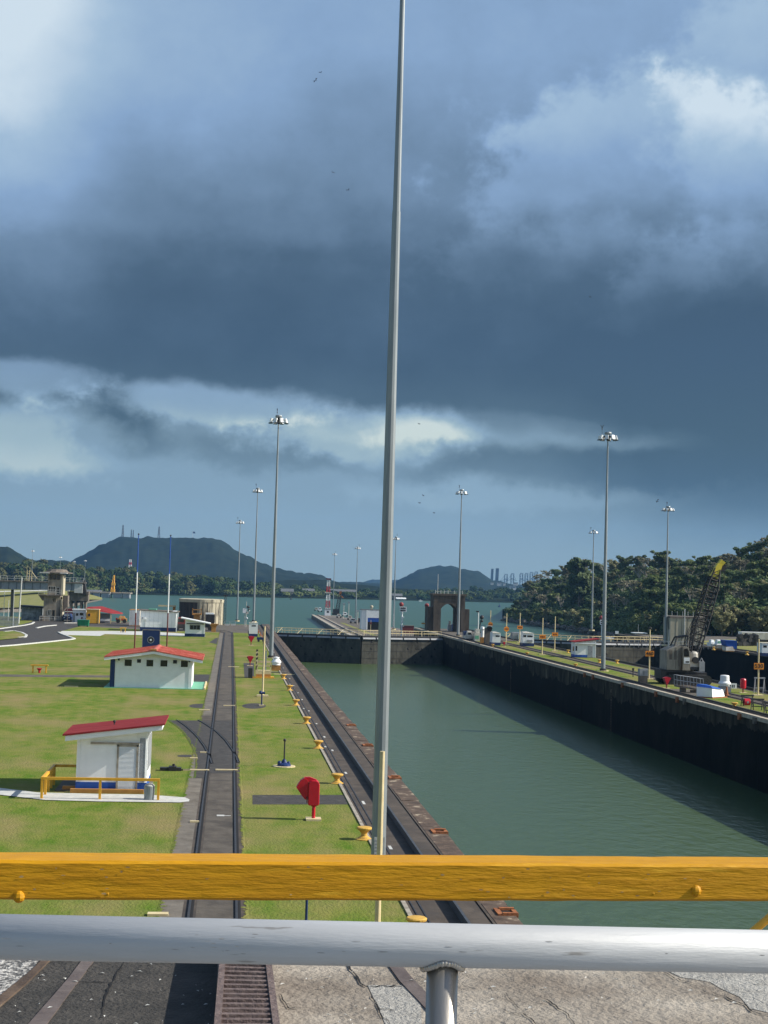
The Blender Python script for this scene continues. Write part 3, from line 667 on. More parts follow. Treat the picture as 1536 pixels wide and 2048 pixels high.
# ------------------------------------------------------------------ mooring bollards
def make_bollard():
    m = MB(); m.lathe([(.34, -.1), (.34, .03), (.27, .05), (.13, .15), (.12, .24), (.18, .32), (.30, .41), (.31, .46), (.27, .49), (.02, .51)], 18)
    o = m.build('mooring_bollard', BOLY, smooth=False); return o
b0 = make_bollard()
BL = [((728, 1679), 'yellow bollard closest to the big mast foot'), ((674, 1567), 'yellow bollard just behind the large red hose box'), ((636, 1497), 'yellow bollard level with the short black post on the lawn'),
      ((613, 1447.5), 'yellow bollard third behind the red hose box, by the pale kerb'), ((591.6, 1411), 'yellow bollard right of the small teal post on the lawn'), ((579, 1381), 'yellow bollard second in front of the cream machine platform'),
      ((567, 1358), 'yellow bollard right beside the cream machine platform'), ((832, 1869), 'yellow bollard half hidden behind the grey hand pipe'), ((552, 1334), 'yellow bollard half hidden behind the white vent with orange base'),
      ((1054, 1311), 'yellow bollard by the wall edge between the locomotive cabins and the red roofed hut'), ((1136, 1306), 'yellow bollard just left of the red roofed hut'), ((1151, 1335), 'yellow bollard by the wall edge in front of the red roofed hut'),
      ((1199, 1326), 'yellow bollard hidden partly by the tall mast right of the hut'), ((1234, 1327), 'yellow bollard on the far grass before the pale gate leaf'), ((1469, 1416), 'yellow bollard on the grass below the crane, right of the white cover'), ((985, 1294), 'yellow bollard in front of the grey pillar with black lamp'),
      ((1494, 1309), 'white topped bollard on the far right lock wall'), ((1427, 1299), 'pale bollard on the far right wall by the parked boats')]
for i, ((px, py), lb) in enumerate(BL):
    p = P(px, py); o = b0 if i == 0 else b0.copy()
    if i: COL.objects.link(o)
    o.location = p; o.rotation_euler.z = random.uniform(0, 6); o.scale = (1, 1, 1)
    tag(o, lb, 'bollard', 'yellow mooring bollards along the lock walls')

# ------------------------------------------------------------------ red hose boxes
def fan_poly(r, a0, a1, z0, n=10): return [(0, z0)]+[(r*math.sin(a0+(a1-a0)*i/n), z0+r*math.cos(a0+(a1-a0)*i/n)) for i in range(n+1)][::-1]
st = Site(622, 1640); t = st.thing('hose_box', 'large red hose box on a red post on the near lawn, seen side on', 'hose box', 'red hose boxes along the locks')
m = MB(); k = [(-.06, .62), (.42, .62), (.44, .70), (.44, 1.48), (.40, 1.60), (.30, 1.66), (.06, 1.66), (-.04, 1.60), (-.08, 1.48), (-.08, .70)]
hb = MB().prism_xz([(x*.9-.08, z) for x, z in k], -.14, .28).build('housing', RED, t)
mod = hb.modifiers.new('b', 'BEVEL'); mod.width = .03; mod.segments = 2
fan = [(-.155, .86), (-.155, 1.60), (-.24, 1.72), (-.36, 1.74), (-.48, 1.66), (-.60, 1.48), (-.66, 1.36), (-.42, 1.02), (-.28, .86)][::-1]
MB().prism_xz(fan, -.08, .24).build('reel_cover', RED, t)
MB().prism_xz([(-.02, 1.5), (-.18, 1.62), (-.34, 1.78), (-.10, 1.79), (.2, 1.68)][::1], .0, .2).build('top_cap', RED, t)
m = MB().tube((.10, .05, .06), (.10, .05, .7), .075, n=10).box(-.02, .22, -.06, .16, .58, .64); m.build('post', RED, t)
m = MB().tube((-.20, -.09, .72), (-.20, -.09, .92), .022).sphere((-.20, -.09, .95), .04); m.build('nozzle', DRED, t)
MB().box(-.22, .42, -.3, .34, -.05, .08).build('footing', CREAM, t)
def hose(px, py, top, label, cyl=False, w=1.0):
    st = Site(px, py); h = st.h(top)
    t = st.thing('hose_box', label, 'hose box', 'red hose boxes along the locks')
    if cyl:
        MB().lathe([(.10, h*.30), (.28, h*.34), (.30, h*.5), (.30, h*.9), (.24, h*.98), (.05, h)], 14).build('housing', RED, t)
    else:
        MB().prism_xz(fan_poly(h*.72, -.50, .50, h*.28), -.2, .2).build('housing', RED, t)
        MB().prism_xz([(x*1.08, z*1.0) for x, z in fan_poly(h*.70, -.50, -.36, h*.28)], -.24, .24).build('door', DRED, t)
    MB().tube((0, 0, .05), (0, 0, h*.45), .07).build('post', DRED, t)
    MB().box(-.35, .35, -.3, .3, -.05, .06).build('footing', CREAM, t)
hose(500, 1332, 1312, 'red fan shaped hose box on a post beside the cream machine platform')
hose(502, 1291, 1272, 'small red hose box in front of the white control cabin')
hose(1333, 1377, 1354, 'red wedge shaped hose box in front of the crane')
hose(1486, 1386, 1357, 'red rounded hose box on a thin post near the 530 sign', cyl=True)
hose(1008, 1293, 1284, 'tiny red hydrant box by the round orange sign post')

# ------------------------------------------------------------------ small lawn posts and covers
st = Site(568, 1533); t = st.thing('lamp_post', 'short black post with a ball top and heavy foot on the near lawn', 'post')
MB().tube((0, 0, .3), (0, 0, 1.38), .045, .04).sphere((0, 0, 1.42), .085).build('pole', DARK, t)
MB().lathe([(.38, 0), (.36, .12), (.16, .22), (.1, .36), (.05, .40)], 12).sphere((-.25, -.1, .2), .12).sphere((.24, .05, .18), .1).build('foot', NAVY, t)
MB().tube((0, 0, -.1), (0, 0, .04), .62, .62, 16).build('footing', CREAM, t)
st = Site(523, 1412); t = st.thing('hydrant_post', 'small dark teal post with a wide head near the tall cream post', 'post')
MB().tube((0, 0, .1), (0, 0, 1.0), .06).build('pole', NAVY, t); MB().tube((-.2, 0, 1.02), (.25, 0, 1.05), .10).sphere((-.1, 0, 1.08), .14).build('head', NAVY, t); MB().box(-.2, .2, -.2, .2, -.1, .1).build('footing', CREAM, t)
st = Site(612, 1850); t = st.thing('lamp_post', 'thin dark blue post seen between the yellow beam and the grey pipe', 'post')
MB().tube((0, 0, .1), (0, 0, 1.2), .04).build('pole', NAVY, t); MB().lathe([(.25, -.05), (.22, .1), (.05, .14)], 10).build('foot', NAVY, t)
st = Site(1266, 1354); t = st.thing('lamp_post', 'short dark post on the grass left of the grey cabinet', 'post')
MB().tube((0, 0, 0), (0, 0, .95), .055).build('pole', DARK, t); MB().box(-.1, .1, -.1, .1, .75, 1.05).build('head', DARK, t)
COVERS = [(366, 418, 1541, .26, 'cream cover bar of the turnout left of the rails'), (431, 475, 1541, .26, 'cream cover bar of the turnout between the rails'), (400, 413, 1506, .2, 'short cream cover at the edge of the turnout paving, upper one'), (380, 395, 1517.5, .2, 'short cream cover on the grass edge, just behind the turnout switch'),
          (398, 419, 1420.5, .3, 'cream cover left of the rails beyond the turnout'), (447, 470, 1412, .3, 'cream cover between the rails beyond the turnout'), (380, 398, 1645, .18, 'cream cover on the slab left of the near track'), (295, 336, 1830.5, .3, 'cream cover seen between the yellow beam and the grey pipe'),
          (548, 600, 1349, .45, 'cream cover across the kerb by the machine platform'), (456, 478, 1334, .4, 'pale cover between the rails level with the machine platform')]
for x0, x1, y, dp, lb in COVERS:
    st = Site(x0, y); w = st.x(x1)
    o = MB().box(0, w, -dp/2, dp/2, 0, .07).build('cover_bar', CREAM, loc=st.p); tag(o, lb, 'cover', 'cream cover bars by the tracks')
st = Site(349, 1541); t = st.thing('switch_machine', 'dark switch motor lying on the grass left of the turnout', 'switch')
MB().box(-.75, .35, -.22, .22, 0, .16).box(-.3, .1, -.28, .28, 0, .22).build('housing', DARK, t); MB().box(.35, .8, -.06, .06, .02, .08).tube((-.05, 0, .2), (-.05, 0, .34), .08).build('rod', DARK, t)
o = MB().box(-.16, .16, -.16, .16, 0, .03).build('marker_plate', PATH, loc=P(441, 1632)); tag(o, 'small pale square plate between the near rails', 'plate')
o = MB().box(-.2, .2, -.05, .05, 0, .02).build('marker_plate', PATH, loc=P(452, 1632)); tag(o, 'tiny pale bar just right of the square plate between the rails', 'plate')

# ------------------------------------------------------------------ tracks
def track(name, label, rails, w=.075):
    t = thing(name, label, 'railway track')
    for pts in rails:
        ro = MB().rail(pts, w, .012, .055).build('rail', STEELR, t)
        off = .085
        MB().strip([(x+off, y) for x, y in pts], .085, .021).build('flangeway', BLACK, ro)
    return t
yj = 283
track('railway_track', 'straight dark rails of the return track through the left lawn', [[(-.92, 13.6), (-.92, yj), (-1.6, 288), (-3.2, 292), (-5.2, 294.5), (-5.6, 298), (-4.6, 305), (-3.5, 312)], [(.50, 13.6), (.50, yj), (-.1, 290), (-1.8, 295), (-3.4, 298), (-4.0, 300), (-3.4, 305), (-2, 312)]])
rl = pl([(353.4, 1440.6), (375, 1456), (393, 1473), (408, 1493), (418, 1511), (423, 1528)])
rr = pl([(396, 1440.6), (415, 1452), (432.5, 1464), (450, 1481), (464, 1500), (472, 1515), (476, 1526)])
track('turnout_track', 'curved rails branching left from the straight track across dark paving', [rl, rr], .06)

# ------------------------------------------------------------------ the small shed with red mono-pitch roof and its yellow fence
st = Site(150.7, 1583.5); t = st.thing('shed', 'small white shed with sloping red roof and louvred door inside a yellow fence', 'shed')
w, dp, hl, hr = 3.24, 3.3, 2.66, 3.10
MB().prism_xz([(0, .06), (w, .06), (w, hr), (0, hl)], 0, dp).build('wall', WHITE, t)
MB().box(-.01, 1.84, -.012, dp+.01, .06, .46).box(2.82, w+.01, -.012, dp+.01, .06, .46).build('blue_band', BLUE, t)
def roof1(x0, x1, y0, y1, z0, z1, th): return MB().hexa([(x0, y0, z0), (x1, y0, z1), (x1, y1, z1), (x0, y1, z0)], [(x0, y0, z0+th), (x1, y0, z1+th), (x1, y1, z1+th), (x0, y1, z0+th)])
roof1(-.62, w+.78, -.62, dp+.55, 2.62, 3.20, .08).build('roof', REDR, t)
roof1(-.50, w+.66, -.56, dp+.5, 2.385, 2.965, .234).build('eaves', WHITE, t)
d = MB()
for a in ((1.84, 1.92), (2.74, 2.82)): d.box(a[0], a[1], -.05, .0, .06, 2.2)
d.box(1.84, 2.82, -.05, 0, 2.12, 2.2).box(1.84, 2.82, -.05, 0, .06, .12); do = d.build('door_frame', KERB, t)
m = MB().box(1.92, 2.74, -.008, -.004, .12, 2.12)
for i in range(34): z = .14+i*.058; m.hexa([(1.93, -.042, z), (2.73, -.042, z), (2.73, -.012, z+.045), (1.93, -.012, z+.045)], [(1.93, -.036, z+.008), (2.73, -.036, z+.008), (2.73, -.008, z+.052), (1.93, -.008, z+.052)])
m.build('louvre', WHITE, do)
MB().box(.62, 2.86, -.10, 0, 2.22, 2.31).build('door_track', KERB, t)
m = MB()
for i in range(11): m.box(2.88, 3.12, -.03, 0, .50+i*.185, .665+i*.185)
m.build('glass_block', GREYP, t)
m = MB().box(.17, .20, -.03, 0, .46, 2.55).box(2.84, 2.875, -.04, 0, .46, 2.9).box(3.14, 3.17, -.04, 0, .46, 2.95); m.build('trim', WHITE, t)
m = MB()
for i in range(5): m.box(w, w+.035, .35+i*.55, .75+i*.55, 1.0, 2.5)
m.build('side_window', GREYP, t)
MB().sphere((1.55, 1.6, 3.12), .07).tube((1.55, 1.6, 2.8), (1.55, 1.6, 3.12), .03).build('roof_lamp', DARK, t)
MB().box(-.95, w+.1, -.02, dp+.4, -.05, .06).build('floor_slab', SLAB, t)
MB().box(-.2, w-.1, -.42, -.22, 0, .19).box(-.62, -.05, .25, .45, .06, .22).build('kerb', OCHRE, t)
st2 = Site(83, 1598); f = st2.thing('handrail_fence', 'yellow painted timber fence round the red roofed shed', 'fence')
Lx = 5.15; zt = .98
m = MB().box(-.05, Lx+.05, -.06, .06, zt-.12, zt); m.build('rail', YEL, f)
for x in (0, 2.56, Lx): MB().box(x-.055, x+.055, -.055, .055, -.1, zt-.121).build('post', YEL, f)
bk = 4.6
MB().box(-.05, .07, .065, bk, zt-.12, zt).build('rail', YEL, f); MB().box(.075, 2.2, bk-.12, bk, zt-.12, zt).build('rail', YEL, f)
for y in (1.2, 2.4, 3.5, bk-.06): MB().box(-.045, .065, y-.055, y+.055, -.1, zt-.121).build('post', YEL, f)
st = Site(298, 1600); t = st.thing('litter_bin', 'pale grey dented bin with a lid by the yellow fence post', 'bin')
MB().lathe([(.19, 0), (.22, .04), (.235, .35), (.24, .62), (.225, .64)], 18).build('body', GALV, t); MB().lathe([(.22, .645), (.19, .70), (.10, .74), (.02, .75)], 16).box(-.02, .14, .1, .14, .6, .95).build('lid', PATH, t)

# ------------------------------------------------------------------ the gabled block with faded red roof
st = Site(228.4, 1375); t = st.thing('service_block', 'long white block with faded red gable roof and four dark square windows', 'building')
u = st.u; w = u(380.7, 1378)[0]; dp = 8.6; he = 2.80; hp = 3.36; xr = u(307, 1302)[0]
MB().prism_xz([(0, .05), (w, .05), (w, he), (xr, hp), (0, he)], 0, dp).build('wall', WHITE, t)
x0, x1 = -.95, w+1.0; rz0 = 2.72; 
for nm, a, b, za, zb in (('roof', x0, xr, rz0, hp+.02), ('roof', xr, x1, hp+.02, rz0-.08)):
    m = MB().hexa([(a, -.75, za), (b, -.75, zb), (b, dp+.7, zb), (a, dp+.7, za)], [(a, -.75, za+.10), (b, -.75, zb+.10), (b, dp+.7, zb+.10), (a, dp+.7, za+.10)])
    n = 14
    for i in range(n): 
        q = -.70+(dp+1.35)*(i+.5)/n; m.hexa([(a, q-.03, za+.10), (b, q-.03, zb+.10), (b, q+.03, zb+.10), (a, q+.03, za+.10)], [(a, q-.02, za+.135), (b, q-.02, zb+.135), (b, q+.02, zb+.135), (a, q+.02, za+.135)])
    m.build(nm, ORNR, t)
    k = MB().hexa([(a+(.02 if a < 0 else 0), -.72, za-.24), (b-(.02 if b > xr else 0), -.72, zb-.24), (b-(.02 if b > xr else 0), -.62, zb-.24), (a+(.02 if a < 0 else 0), -.62, za-.24)], [(a, -.72, za-.002), (b, -.72, zb-.002), (b, -.62, zb-.002), (a, -.62, za-.002)])
    k.build('fascia', WHITE, t)
MB().hexa([(xr-.35, -.78, hp+.06), (xr+.35, -.78, hp+.06), (xr+.35, dp+.72, hp+.06), (xr-.35, dp+.72, hp+.06)], [(xr-.06, -.78, hp+.19), (xr+.06, -.78, hp+.19), (xr+.06, dp+.72, hp+.19), (xr-.06, dp+.72, hp+.19)]).build('ridge_cap', ORNR, t)
MB().box(xr-.30, xr+.26, -.80, -.35, hp+.10, hp+.22).build('ridge_end', OCHRE, t)
for x0_, x1_, ya, yb in [(248.7, 262.6, 1319, 1332.5), (292, 305.2, 1320, 1333.5), (319.8, 333.3, 1321, 1334), (360.6, 374, 1322, 1335.3)]:
    a, zt = u(x0_, ya); b, zb = u(x1_, yb); wo_ = MB().box(a-.05, b+.05, -.05, 0, zb-.05, zb).box(a-.05, b+.05, -.05, 0, zt, zt+.05).box(a-.05, a, -.05, 0, zb, zt).box(b, b+.05, -.05, 0, zb, zt).build('window', WHITE, t)
    MB().box(a, b, -.006, -.002, zb, zt).box((a+b)/2-.012, (a+b)/2+.012, -.02, -.006, zb, zt).build('pane', GLASS, wo_)
for x0_, x1_, ya, yb in [(273.5, 280.7, 1319, 1326), (344.8, 352.2, 1321, 1328)]:
    a, zt = u(x0_, ya); b, zb = u(x1_, yb); MB().box(a, b, -.04, 0, zb, zt).build('vent', DARK, t)
for px, py in ((237.2, 1320), (377.3, 1324)):
    a, z = u(px, py); m = MB().box(a-.08, a+.08, -.14, 0, z-.05, z+.16); m.build('wall_lamp', DARK, t); MB().box(a-.07, a+.07, -.13, -.01, z-.16, z-.055).build('lamp_glass', LENS, t)
MB().box(-.42, -.02, -.05, 1.5, .05, 2.5).build('blue_door', NAVY, t)
MB().box(w-.26, w+.03, -.035, .0, .05, he-.1).build('corner_trim', WHITE, t)
MB().box(-.9, w+1.15, -.45, dp+.6, -.1, .05).build('floor_slab', TEAL, t)
MB().box(w+1.16, w+1.30, -.45, dp+.3, -.05, .14).box(-4.4, -3.2, -.25, -.1, 0, .08).build('kerb', CREAM, t)

# ------------------------------------------------------------------ sign board and flagpoles behind that block
st = Site(282, 1337); t = st.thing('sign_board', 'dark blue board with a pale round emblem behind the gabled block', 'sign')
a = st.u(281, 1258); b = st.u(319, 1258); zt = st.h(1259)
MB().box(.06, b[0], -.05, .05, .6, zt-.06).build('panel', NAVY, t)
MB().box(0, .06, -.06, .06, 0, zt).box(b[0], b[0]+.06, -.06, .06, 0, zt).box(0, b[0]+.06, -.06, .06, zt-.06, zt).build('frame', KERB, t)
cx = b[0]*.5; cz = st.h(1279.5); m = MB(); n = 20
for i in range(n):
    q, r_ = 2*math.pi*i/n, 2*math.pi*(i+1)/n
    m.add([(cx+r*math.cos(z_), -.056, cz+r*math.sin(z_)) for r, z_ in ((.32, q), (.38, q), (.38, r_), (.32, r_))], [(0, 1, 2, 3)])
m.build('emblem_ring', GREYP, t); MB().tube((cx, -.055, cz), (cx, -.06, cz), .30, n=18).build('emblem_disc', DARK, t); MB().tube((cx, -.061, cz), (cx, -.068, cz), .11, n=12).build('emblem_dot', WHITE, t)
def flagpole(px, py, ty, y1, y2, label):
    st = Site(px, py); h = st.h(ty); t = st.thing('flagpole', label, 'flagpole', 'striped flagpoles by the blue board')
    for nm, a, b, m_, r in (('lower_pole', 0, st.h(y2), DRED, .085), ('middle_pole', st.h(y2), st.h(y1), WHITE, .075), ('upper_pole', st.h(y1), h, BLUE, .06)): MB().tube((0, 0, a), (0, 0, b), r, r*.9).build(nm, m_, t)
    MB().sphere((0, 0, h+.05), .1, 8, 5).build('finial', DARK, t)
flagpole(267.5, 1337, 1069, 1145, 1226, 'red, white and blue flagpole left of the dark blue board')
flagpole(332, 1337, 1072, 1148, 1226, 'red, white and blue flagpole right of the dark blue board')

# yellow frames over small hydrants on the lawn
def frame(px, py, w, h, label, m_):
    st = Site(px, py); t = st.thing('trestle_guard', label, 'guard frame', 'low yellow frames on the lawn'); W_ = w*st.s; H_ = h*st.s
    MB().box(-W_/2, W_/2, -.12, .12, H_-.14, H_).build('top_bar', YEL, t)
    for x in (-W_/2+.15, W_/2-.27): MB().box(x, x+.14, -.07, .07, -.1, H_-.141).build('leg', YEL, t)
    h_ = MB().lathe([(.10, 0), (.12, H_*.3), (.3, H_*.55), (.08, H_*.6)], 10); o = h_.build('hydrant', m_, loc=st.p); tag(o, 'small %s hydrant under the low yellow frame' % ('dark' if m_ == DARK else 'red'), 'hydrant')
frame(78.5, 1346, 34, 17, 'low yellow guard frame over a red hydrant on the far left lawn', RED)
frame(246, 1265, 13, 10, 'low pale yellow guard frame by the gravel strip', DARK)
# ------------------------------------------------------------------ left yard: old control tower, bridge, sheds
st = Site(84, 1242); t = st.thing('control_tower', 'old three storey concrete control tower with flat overhanging roof and balconies', 'tower')
u = st.u; s = st.s
w = 34*s; MB().prism_yz([(0, 0), (4.4, 0), (4.4, 5.6), (0, 5.6)], .2, w).build('lower_wall', CONC, t)
MB().box(.9, w+.15, .05, 4.2, 5.6, 10.3).build('upper_wall', CONC, t)
MB().box(w+.16, w+.5, -.1, 4.0, 0, 4.8).box(w+.16, w+.55, -.1, 3.9, 5.8, 10.1).build('corner_pilaster', CONCL, t)
m = MB().lathe([(3.3, 10.35), (3.35, 10.55), (2.5, 10.7), (1.9, 11.25), (.1, 11.3)], 12, (2.6, 2.0, 0)); m.build('roof', CONCD, t)
MB().box(-.75, 1.3, -1.2, 4.8, 10.32, 10.56).box(w-.1, w+1.35, -1.2, 4.8, 10.32, 10.56).build('roof_edge', PATH, t)
m = MB().box(-.85, w+.3, -1.15, 0.04, 5.5, 5.75).box(-.9, .19, .04, 2.5, 5.4, 5.75).hexa([(-.1, 0, 4.4), (.19, 0, 4.4), (.19, 2.4, 4.4), (-.1, 2.4, 4.4)], [(-.85, 0, 5.4), (.19, 0, 5.4), (.19, 2.4, 5.4), (-.85, 2.4, 5.4)])
m.build('balcony', CONCD, t)
m = MB()
for z0, z1, xa, xb in ((5.75, 6.75, -.8, w+.25), (.1, 1.0, -.4, w+.1)):
    for z in (z0+.5*(z1-z0), z1): m.tube((xa, -1.05, z), (xb, -1.05, z), .035, n=5); m.tube((xa, -1.05, z), (xa, 1.5, z), .035, n=5)
    for i in range(5): x = xa+(xb-xa)*i/4; m.tube((x, -1.05, z0), (x, -1.05, z1), .03, n=5)
m.build('balcony_rail', PATH, t)
def win(par, x0, x1, z0, z1, y=-.0, frame=PATH, mull=1):
    o = MB().box(x0-.06, x0, y-.05, y, z0-.06, z1+.06).box(x1, x1+.06, y-.05, y, z0-.06, z1+.06).box(x0, x1, y-.05, y, z0-.06, z0).box(x0, x1, y-.05, y, z1, z1+.06).build('window', frame, par)
    m = MB().box(x0, x1, y-.012, y-.003, z0, z1)
    m.build('pane', GLASS, o)
    for k in range(1, mull+1): MB().box(x0+(x1-x0)*k/(mull+1)-.03, x0+(x1-x0)*k/(mull+1)+.03, y-.04, y-.013, z0, z1).build('mullion', frame, o)
win(t, 1.15, 3.5, 9.0, 10.15, .05, CONC, 2); win(t, 1.1, 2.55, 6.5, 7.5, .05, PATH, 2); win(t, 2.9, 3.4, 5.8, 7.3, .05, PATH, 0); win(t, 2.15, 2.75, 4.15, 5.0, 0, CONC, 1); win(t, 1.2, 1.75, 1.3, 2.4, 0, PATH, 1); win(t, 2.1, 2.65, .3, 2.4, 0, CONC, 0)
MB().box(w+.5, w+1.5, .5, 4, 3.2, 5.6).hexa([(w+.2, .5, 2), (w+.5, .5, 2), (w+.5, 4, 2), (w+.2, 4, 2)], [(w+.2, .5, 3.2), (w+1.4, .5, 3.2), (w+1.4, 4, 3.2), (w+.2, 4, 3.2)]).build('side_bracket', CONCD, t)
MB().box(-.55, .18, -.6, 3, 0, 1.1).build('stair_wall', CONCD, t)

b0_ = Q(165, 1163, 372); b1_ = Q(-60, 1157, 372)
t = thing('swing_bridge', 'old grey plate girder swing bridge standing behind the control tower', 'bridge', (b1_.x, b1_.y, 0))
Lb = b0_.x-b1_.x; zb, ztp = 6.1, 8.35
MB().hexa([(-8, 0, zb-.1), (Lb-1.5, 0, zb), (Lb-1.5, 5, zb), (-8, 5, zb-.1)], [(-8, 0, ztp-.35), (Lb, 0, ztp-.35), (Lb, 5, ztp-.35), (-8, 5, ztp-.35)]).build('girder', GREYP, t)
MB().box(-8, Lb+.3, -.5, 5.4, ztp-.34, ztp-.02).build('deck', CONCD, t)
m = MB()
for i in range(18): x = -6+i*(Lb+5)/17; m.box(x, x+.08, -.12, 0, zb+.05, ztp-.36)
m.build('stiffener', DARK, t)
m = MB()
for z in (.5, 1.05): m.tube((-8, -.3, ztp+z), (Lb, -.3, ztp+z), .04, n=5)
for i in range(22): x = -8+i*(Lb+8)/21; m.tube((x, -.3, ztp), (x, -.3, ztp+1.1), .04, n=5)
m.build('railing', PATH, t)
m = MB(); xg = 14.6
for x in (xg-.6, xg, xg+.6): m.tube((x, 0, ztp), (x, 0, ztp+2.6), .09, n=5)
m.tube((xg+.6, 0, ztp+2.3), (xg+2.0, 0, ztp+.6), .07, n=5)
for z in (1.0, 1.7, 2.4): m.tube((xg-.6, 0, ztp+z), (xg+.6, 0, ztp+z), .06, n=5)
m.build('gate_frame', CREAM, t)
MB().box(Lb-2.2, Lb-.2, -.3, 5.2, zb-.5, ztp+.1).build('end_frame', PATH, t); MB().hexa([(Lb-.2, .2, zb-1), (Lb+.8, .2, zb-1), (Lb+.8, 3, zb-1), (Lb-.2, 3, zb-1)], [(Lb-.2, .2, ztp+.6), (Lb+.2, .2, ztp+.6), (Lb+.2, 3, ztp+.6), (Lb-.2, 3, ztp+.6)]).build('jack_arm', DARK, t)
m = MB()
for x in (Lb-3.4, Lb-2.2, Lb-.8, Lb+.2): m.box(x, x+.5, 1, 4, -6, 3.6)
m.box(Lb-3.8, Lb+1.2, .8, 4.2, 3.6, 5.3).box(Lb-4, Lb+1.3, .7, 4.3, 5.3, zb-.12); m.build('pivot_pier', CONCD, t)
m = MB()
for x in (-5, 6, 10): m.box(x, x+.5, 1.5, 3.5, -6, zb-.1)
m.build('trestle', CONCD, t)

def box_thing(name, label, cat, px0, px1, pby, pty, m_, depth=3.0, group=None):
    st = Site(px0, pby); t = st.thing(name, label, cat, group); w = st.x(px1); h = st.h(pty); return st, t, w, h
# utility poles on the left
for px, by, ty, lb in [(37, 1247, 1155, 'tall leaning pale utility pole at the left edge of the road'), (7, 1240, 1180, 'thin pale post leftmost by the grey fence'), (26, 1238, 1180, 'thin pale post between the grey fence and the leaning pole'), (134, 1244, 1182, 'pole with a lamp right of the old control tower'), (16, 1242, 1200, 'short post with a sign by the grey fence')]:
    st = Site(px, by); o = thing('utility_pole', lb, 'pole', st.p, 0, 'posts by the left road'); h = st.h(ty)
    MB().tube((0, 0, -.2), (.3 if px == 37 else 0, 0, h), .16 if px == 37 else .08, .12 if px == 37 else .06).build('pole', PATH if px != 134 else CONCD, o)
    if px == 134: MB().box(-.25, .25, -.2, .2, h-.1, h+.2).build('lamp_head', PATH, o)
st = Site(-8, 1252); t = st.thing('picket_fence', 'grey picket fence at the left picture edge', 'fence')
m = MB()
for i in range(26): m.box(i*.16, i*.16+.11, 0, .04, 0, 2.0-.012*i)
m.build('pickets', GREYP, t); MB().box(-.1, 4.2, .045, .1, .4, .5).box(-.1, 4.2, .045, .1, 1.5, 1.6).build('rail', GREYP, t); MB().box(3.1, 3.22, -.03, .04, 0, 1.9).build('gate_post', WHITE, t)
st = Site(42, 1240); t = st.thing('workshop', 'dark roofed pale workshop left of the old control tower', 'building'); w = 40*st.s
MB().box(0, w, 0, 4, 0, 2.9).build('wall', mat('mottled_wall', (.30, .33, .34), (.10, .11, .12), .8, scale=1.1, detail=6), t)
MB().hexa([(-.2, -.8, 2.85), (w+.3, -.8, 2.75), (w+.3, 4.4, 2.75), (-.2, 4.4, 2.85)], [(-.1, -.6, 3.25), (w+.3, -.6, 3.05), (w+.3, 4.2, 3.05), (-.1, 4.2, 3.25)]).build('roof', DARK, t)
st = Site(133, 1243); t = st.thing('parked_car', 'dark car parked between the control tower and the white hut', 'car')
MB().prism_xz([(-1.0, .35), (1.0, .35), (1.05, 1.0), (.8, 1.1), (.65, 1.65), (-.65, 1.65), (-.8, 1.1), (-1.05, 1.0)], 0, 4).build('body', NAVY, t)
MB().box(-.6, .6, -.02, 0, 1.15, 1.55).build('windscreen', LENS, t); MB().box(-.7, -.35, -.03, 0, .75, .95).build('headlight', LENS, t); MB().box(.35, .7, -.03, 0, .75, .95).build('headlight', LENS, t)
MB().tube((-1.0, .8, .35), (-.75, .8, .35), .35, n=12).build('wheel', TIRE, t); MB().tube((.75, .8, .35), (1.0, .8, .35), .35, n=12).build('wheel', TIRE, t)
st = Site(128, 1239); t = st.thing('parked_van', 'dark red van with white stripes behind the parked car', 'van')
MB().box(0, 3.0, 1, 5, .4, 2.4).build('body', DRED, t); MB().box(0, 3.0, .97, .999, 1.0, 1.15).box(0, 3.0, .97, .999, 1.7, 1.85).build('stripe', WHITE, t); MB().tube((.3, 1.5, .4), (.3, 1.9, .4), .4, n=12).tube((2.6, 1.5, .4), (2.6, 1.9, .4), .4, n=12).build('wheel', TIRE, t)
st, t, w, h = box_thing('hut', 'white weathered hut with two small windows behind the green dumpster', 'hut', 145, 170, 1244, 1218, WHITE)
MB().box(0, w, 0, 2.8, 0, h-.2).build('wall', WHITE, t); MB().box(-.15, w+.15, -.25, 3, h-.2, h).build('roof', WHITE, t); win(t, .7, 1.15, 1.4, 1.9, 0, KERB, 0); win(t, 1.5, 2.2, 1.5, 2.0, 0, KERB, 0); MB().box(-.02, .5, -.02, 0, .05, 2.0).build('door', GREYP, t)
MB().tube((1.95, -.02, .9), (1.95, 0, .9), .22, n=12).build('mark', DRED, t)
st, t, w, h = box_thing('locker', 'bright yellow container hut next to the white hut', 'container', 172, 196.5, 1247, 1218, YEL)
MB().box(0, w, 0, 2.6, .1, h-.12).build('wall', YEL, t); MB().box(-.08, w+.1, -.1, 2.7, h-.12, h).box(w, w+.12, -.05, 0, 0, h-.12).build('trim', CREAM, t); win(t, .35, .8, 1.55, 2.1, 0, OCHRE, 0)
st, t, w, h = box_thing('dumpster', 'green metal dumpster on the grass by the road', 'dumpster', 154, 177, 1253, 1239.5, GREEN)
MB().hexa([(.1, .1, .15), (w-.1, .1, .15), (w-.1, 1.5, .15), (.1, 1.5, .15)], [(0, 0, h), (w, 0, h), (w, 1.6, h), (0, 1.6, h)]).build('body', GREEN, t); MB().box(-.04, w+.04, -.05, 0, h-.12, h).box(.6, .68, -.05, 0, .2, h-.12).box(1.5, 1.58, -.05, 0, .2, h-.12).build('ribs', GREEN, t); MB().box(.15, .4, .1, .4, 0, .15).box(w-.4, w-.15, .1, .4, 0, .15).build('foot', DARK, t)
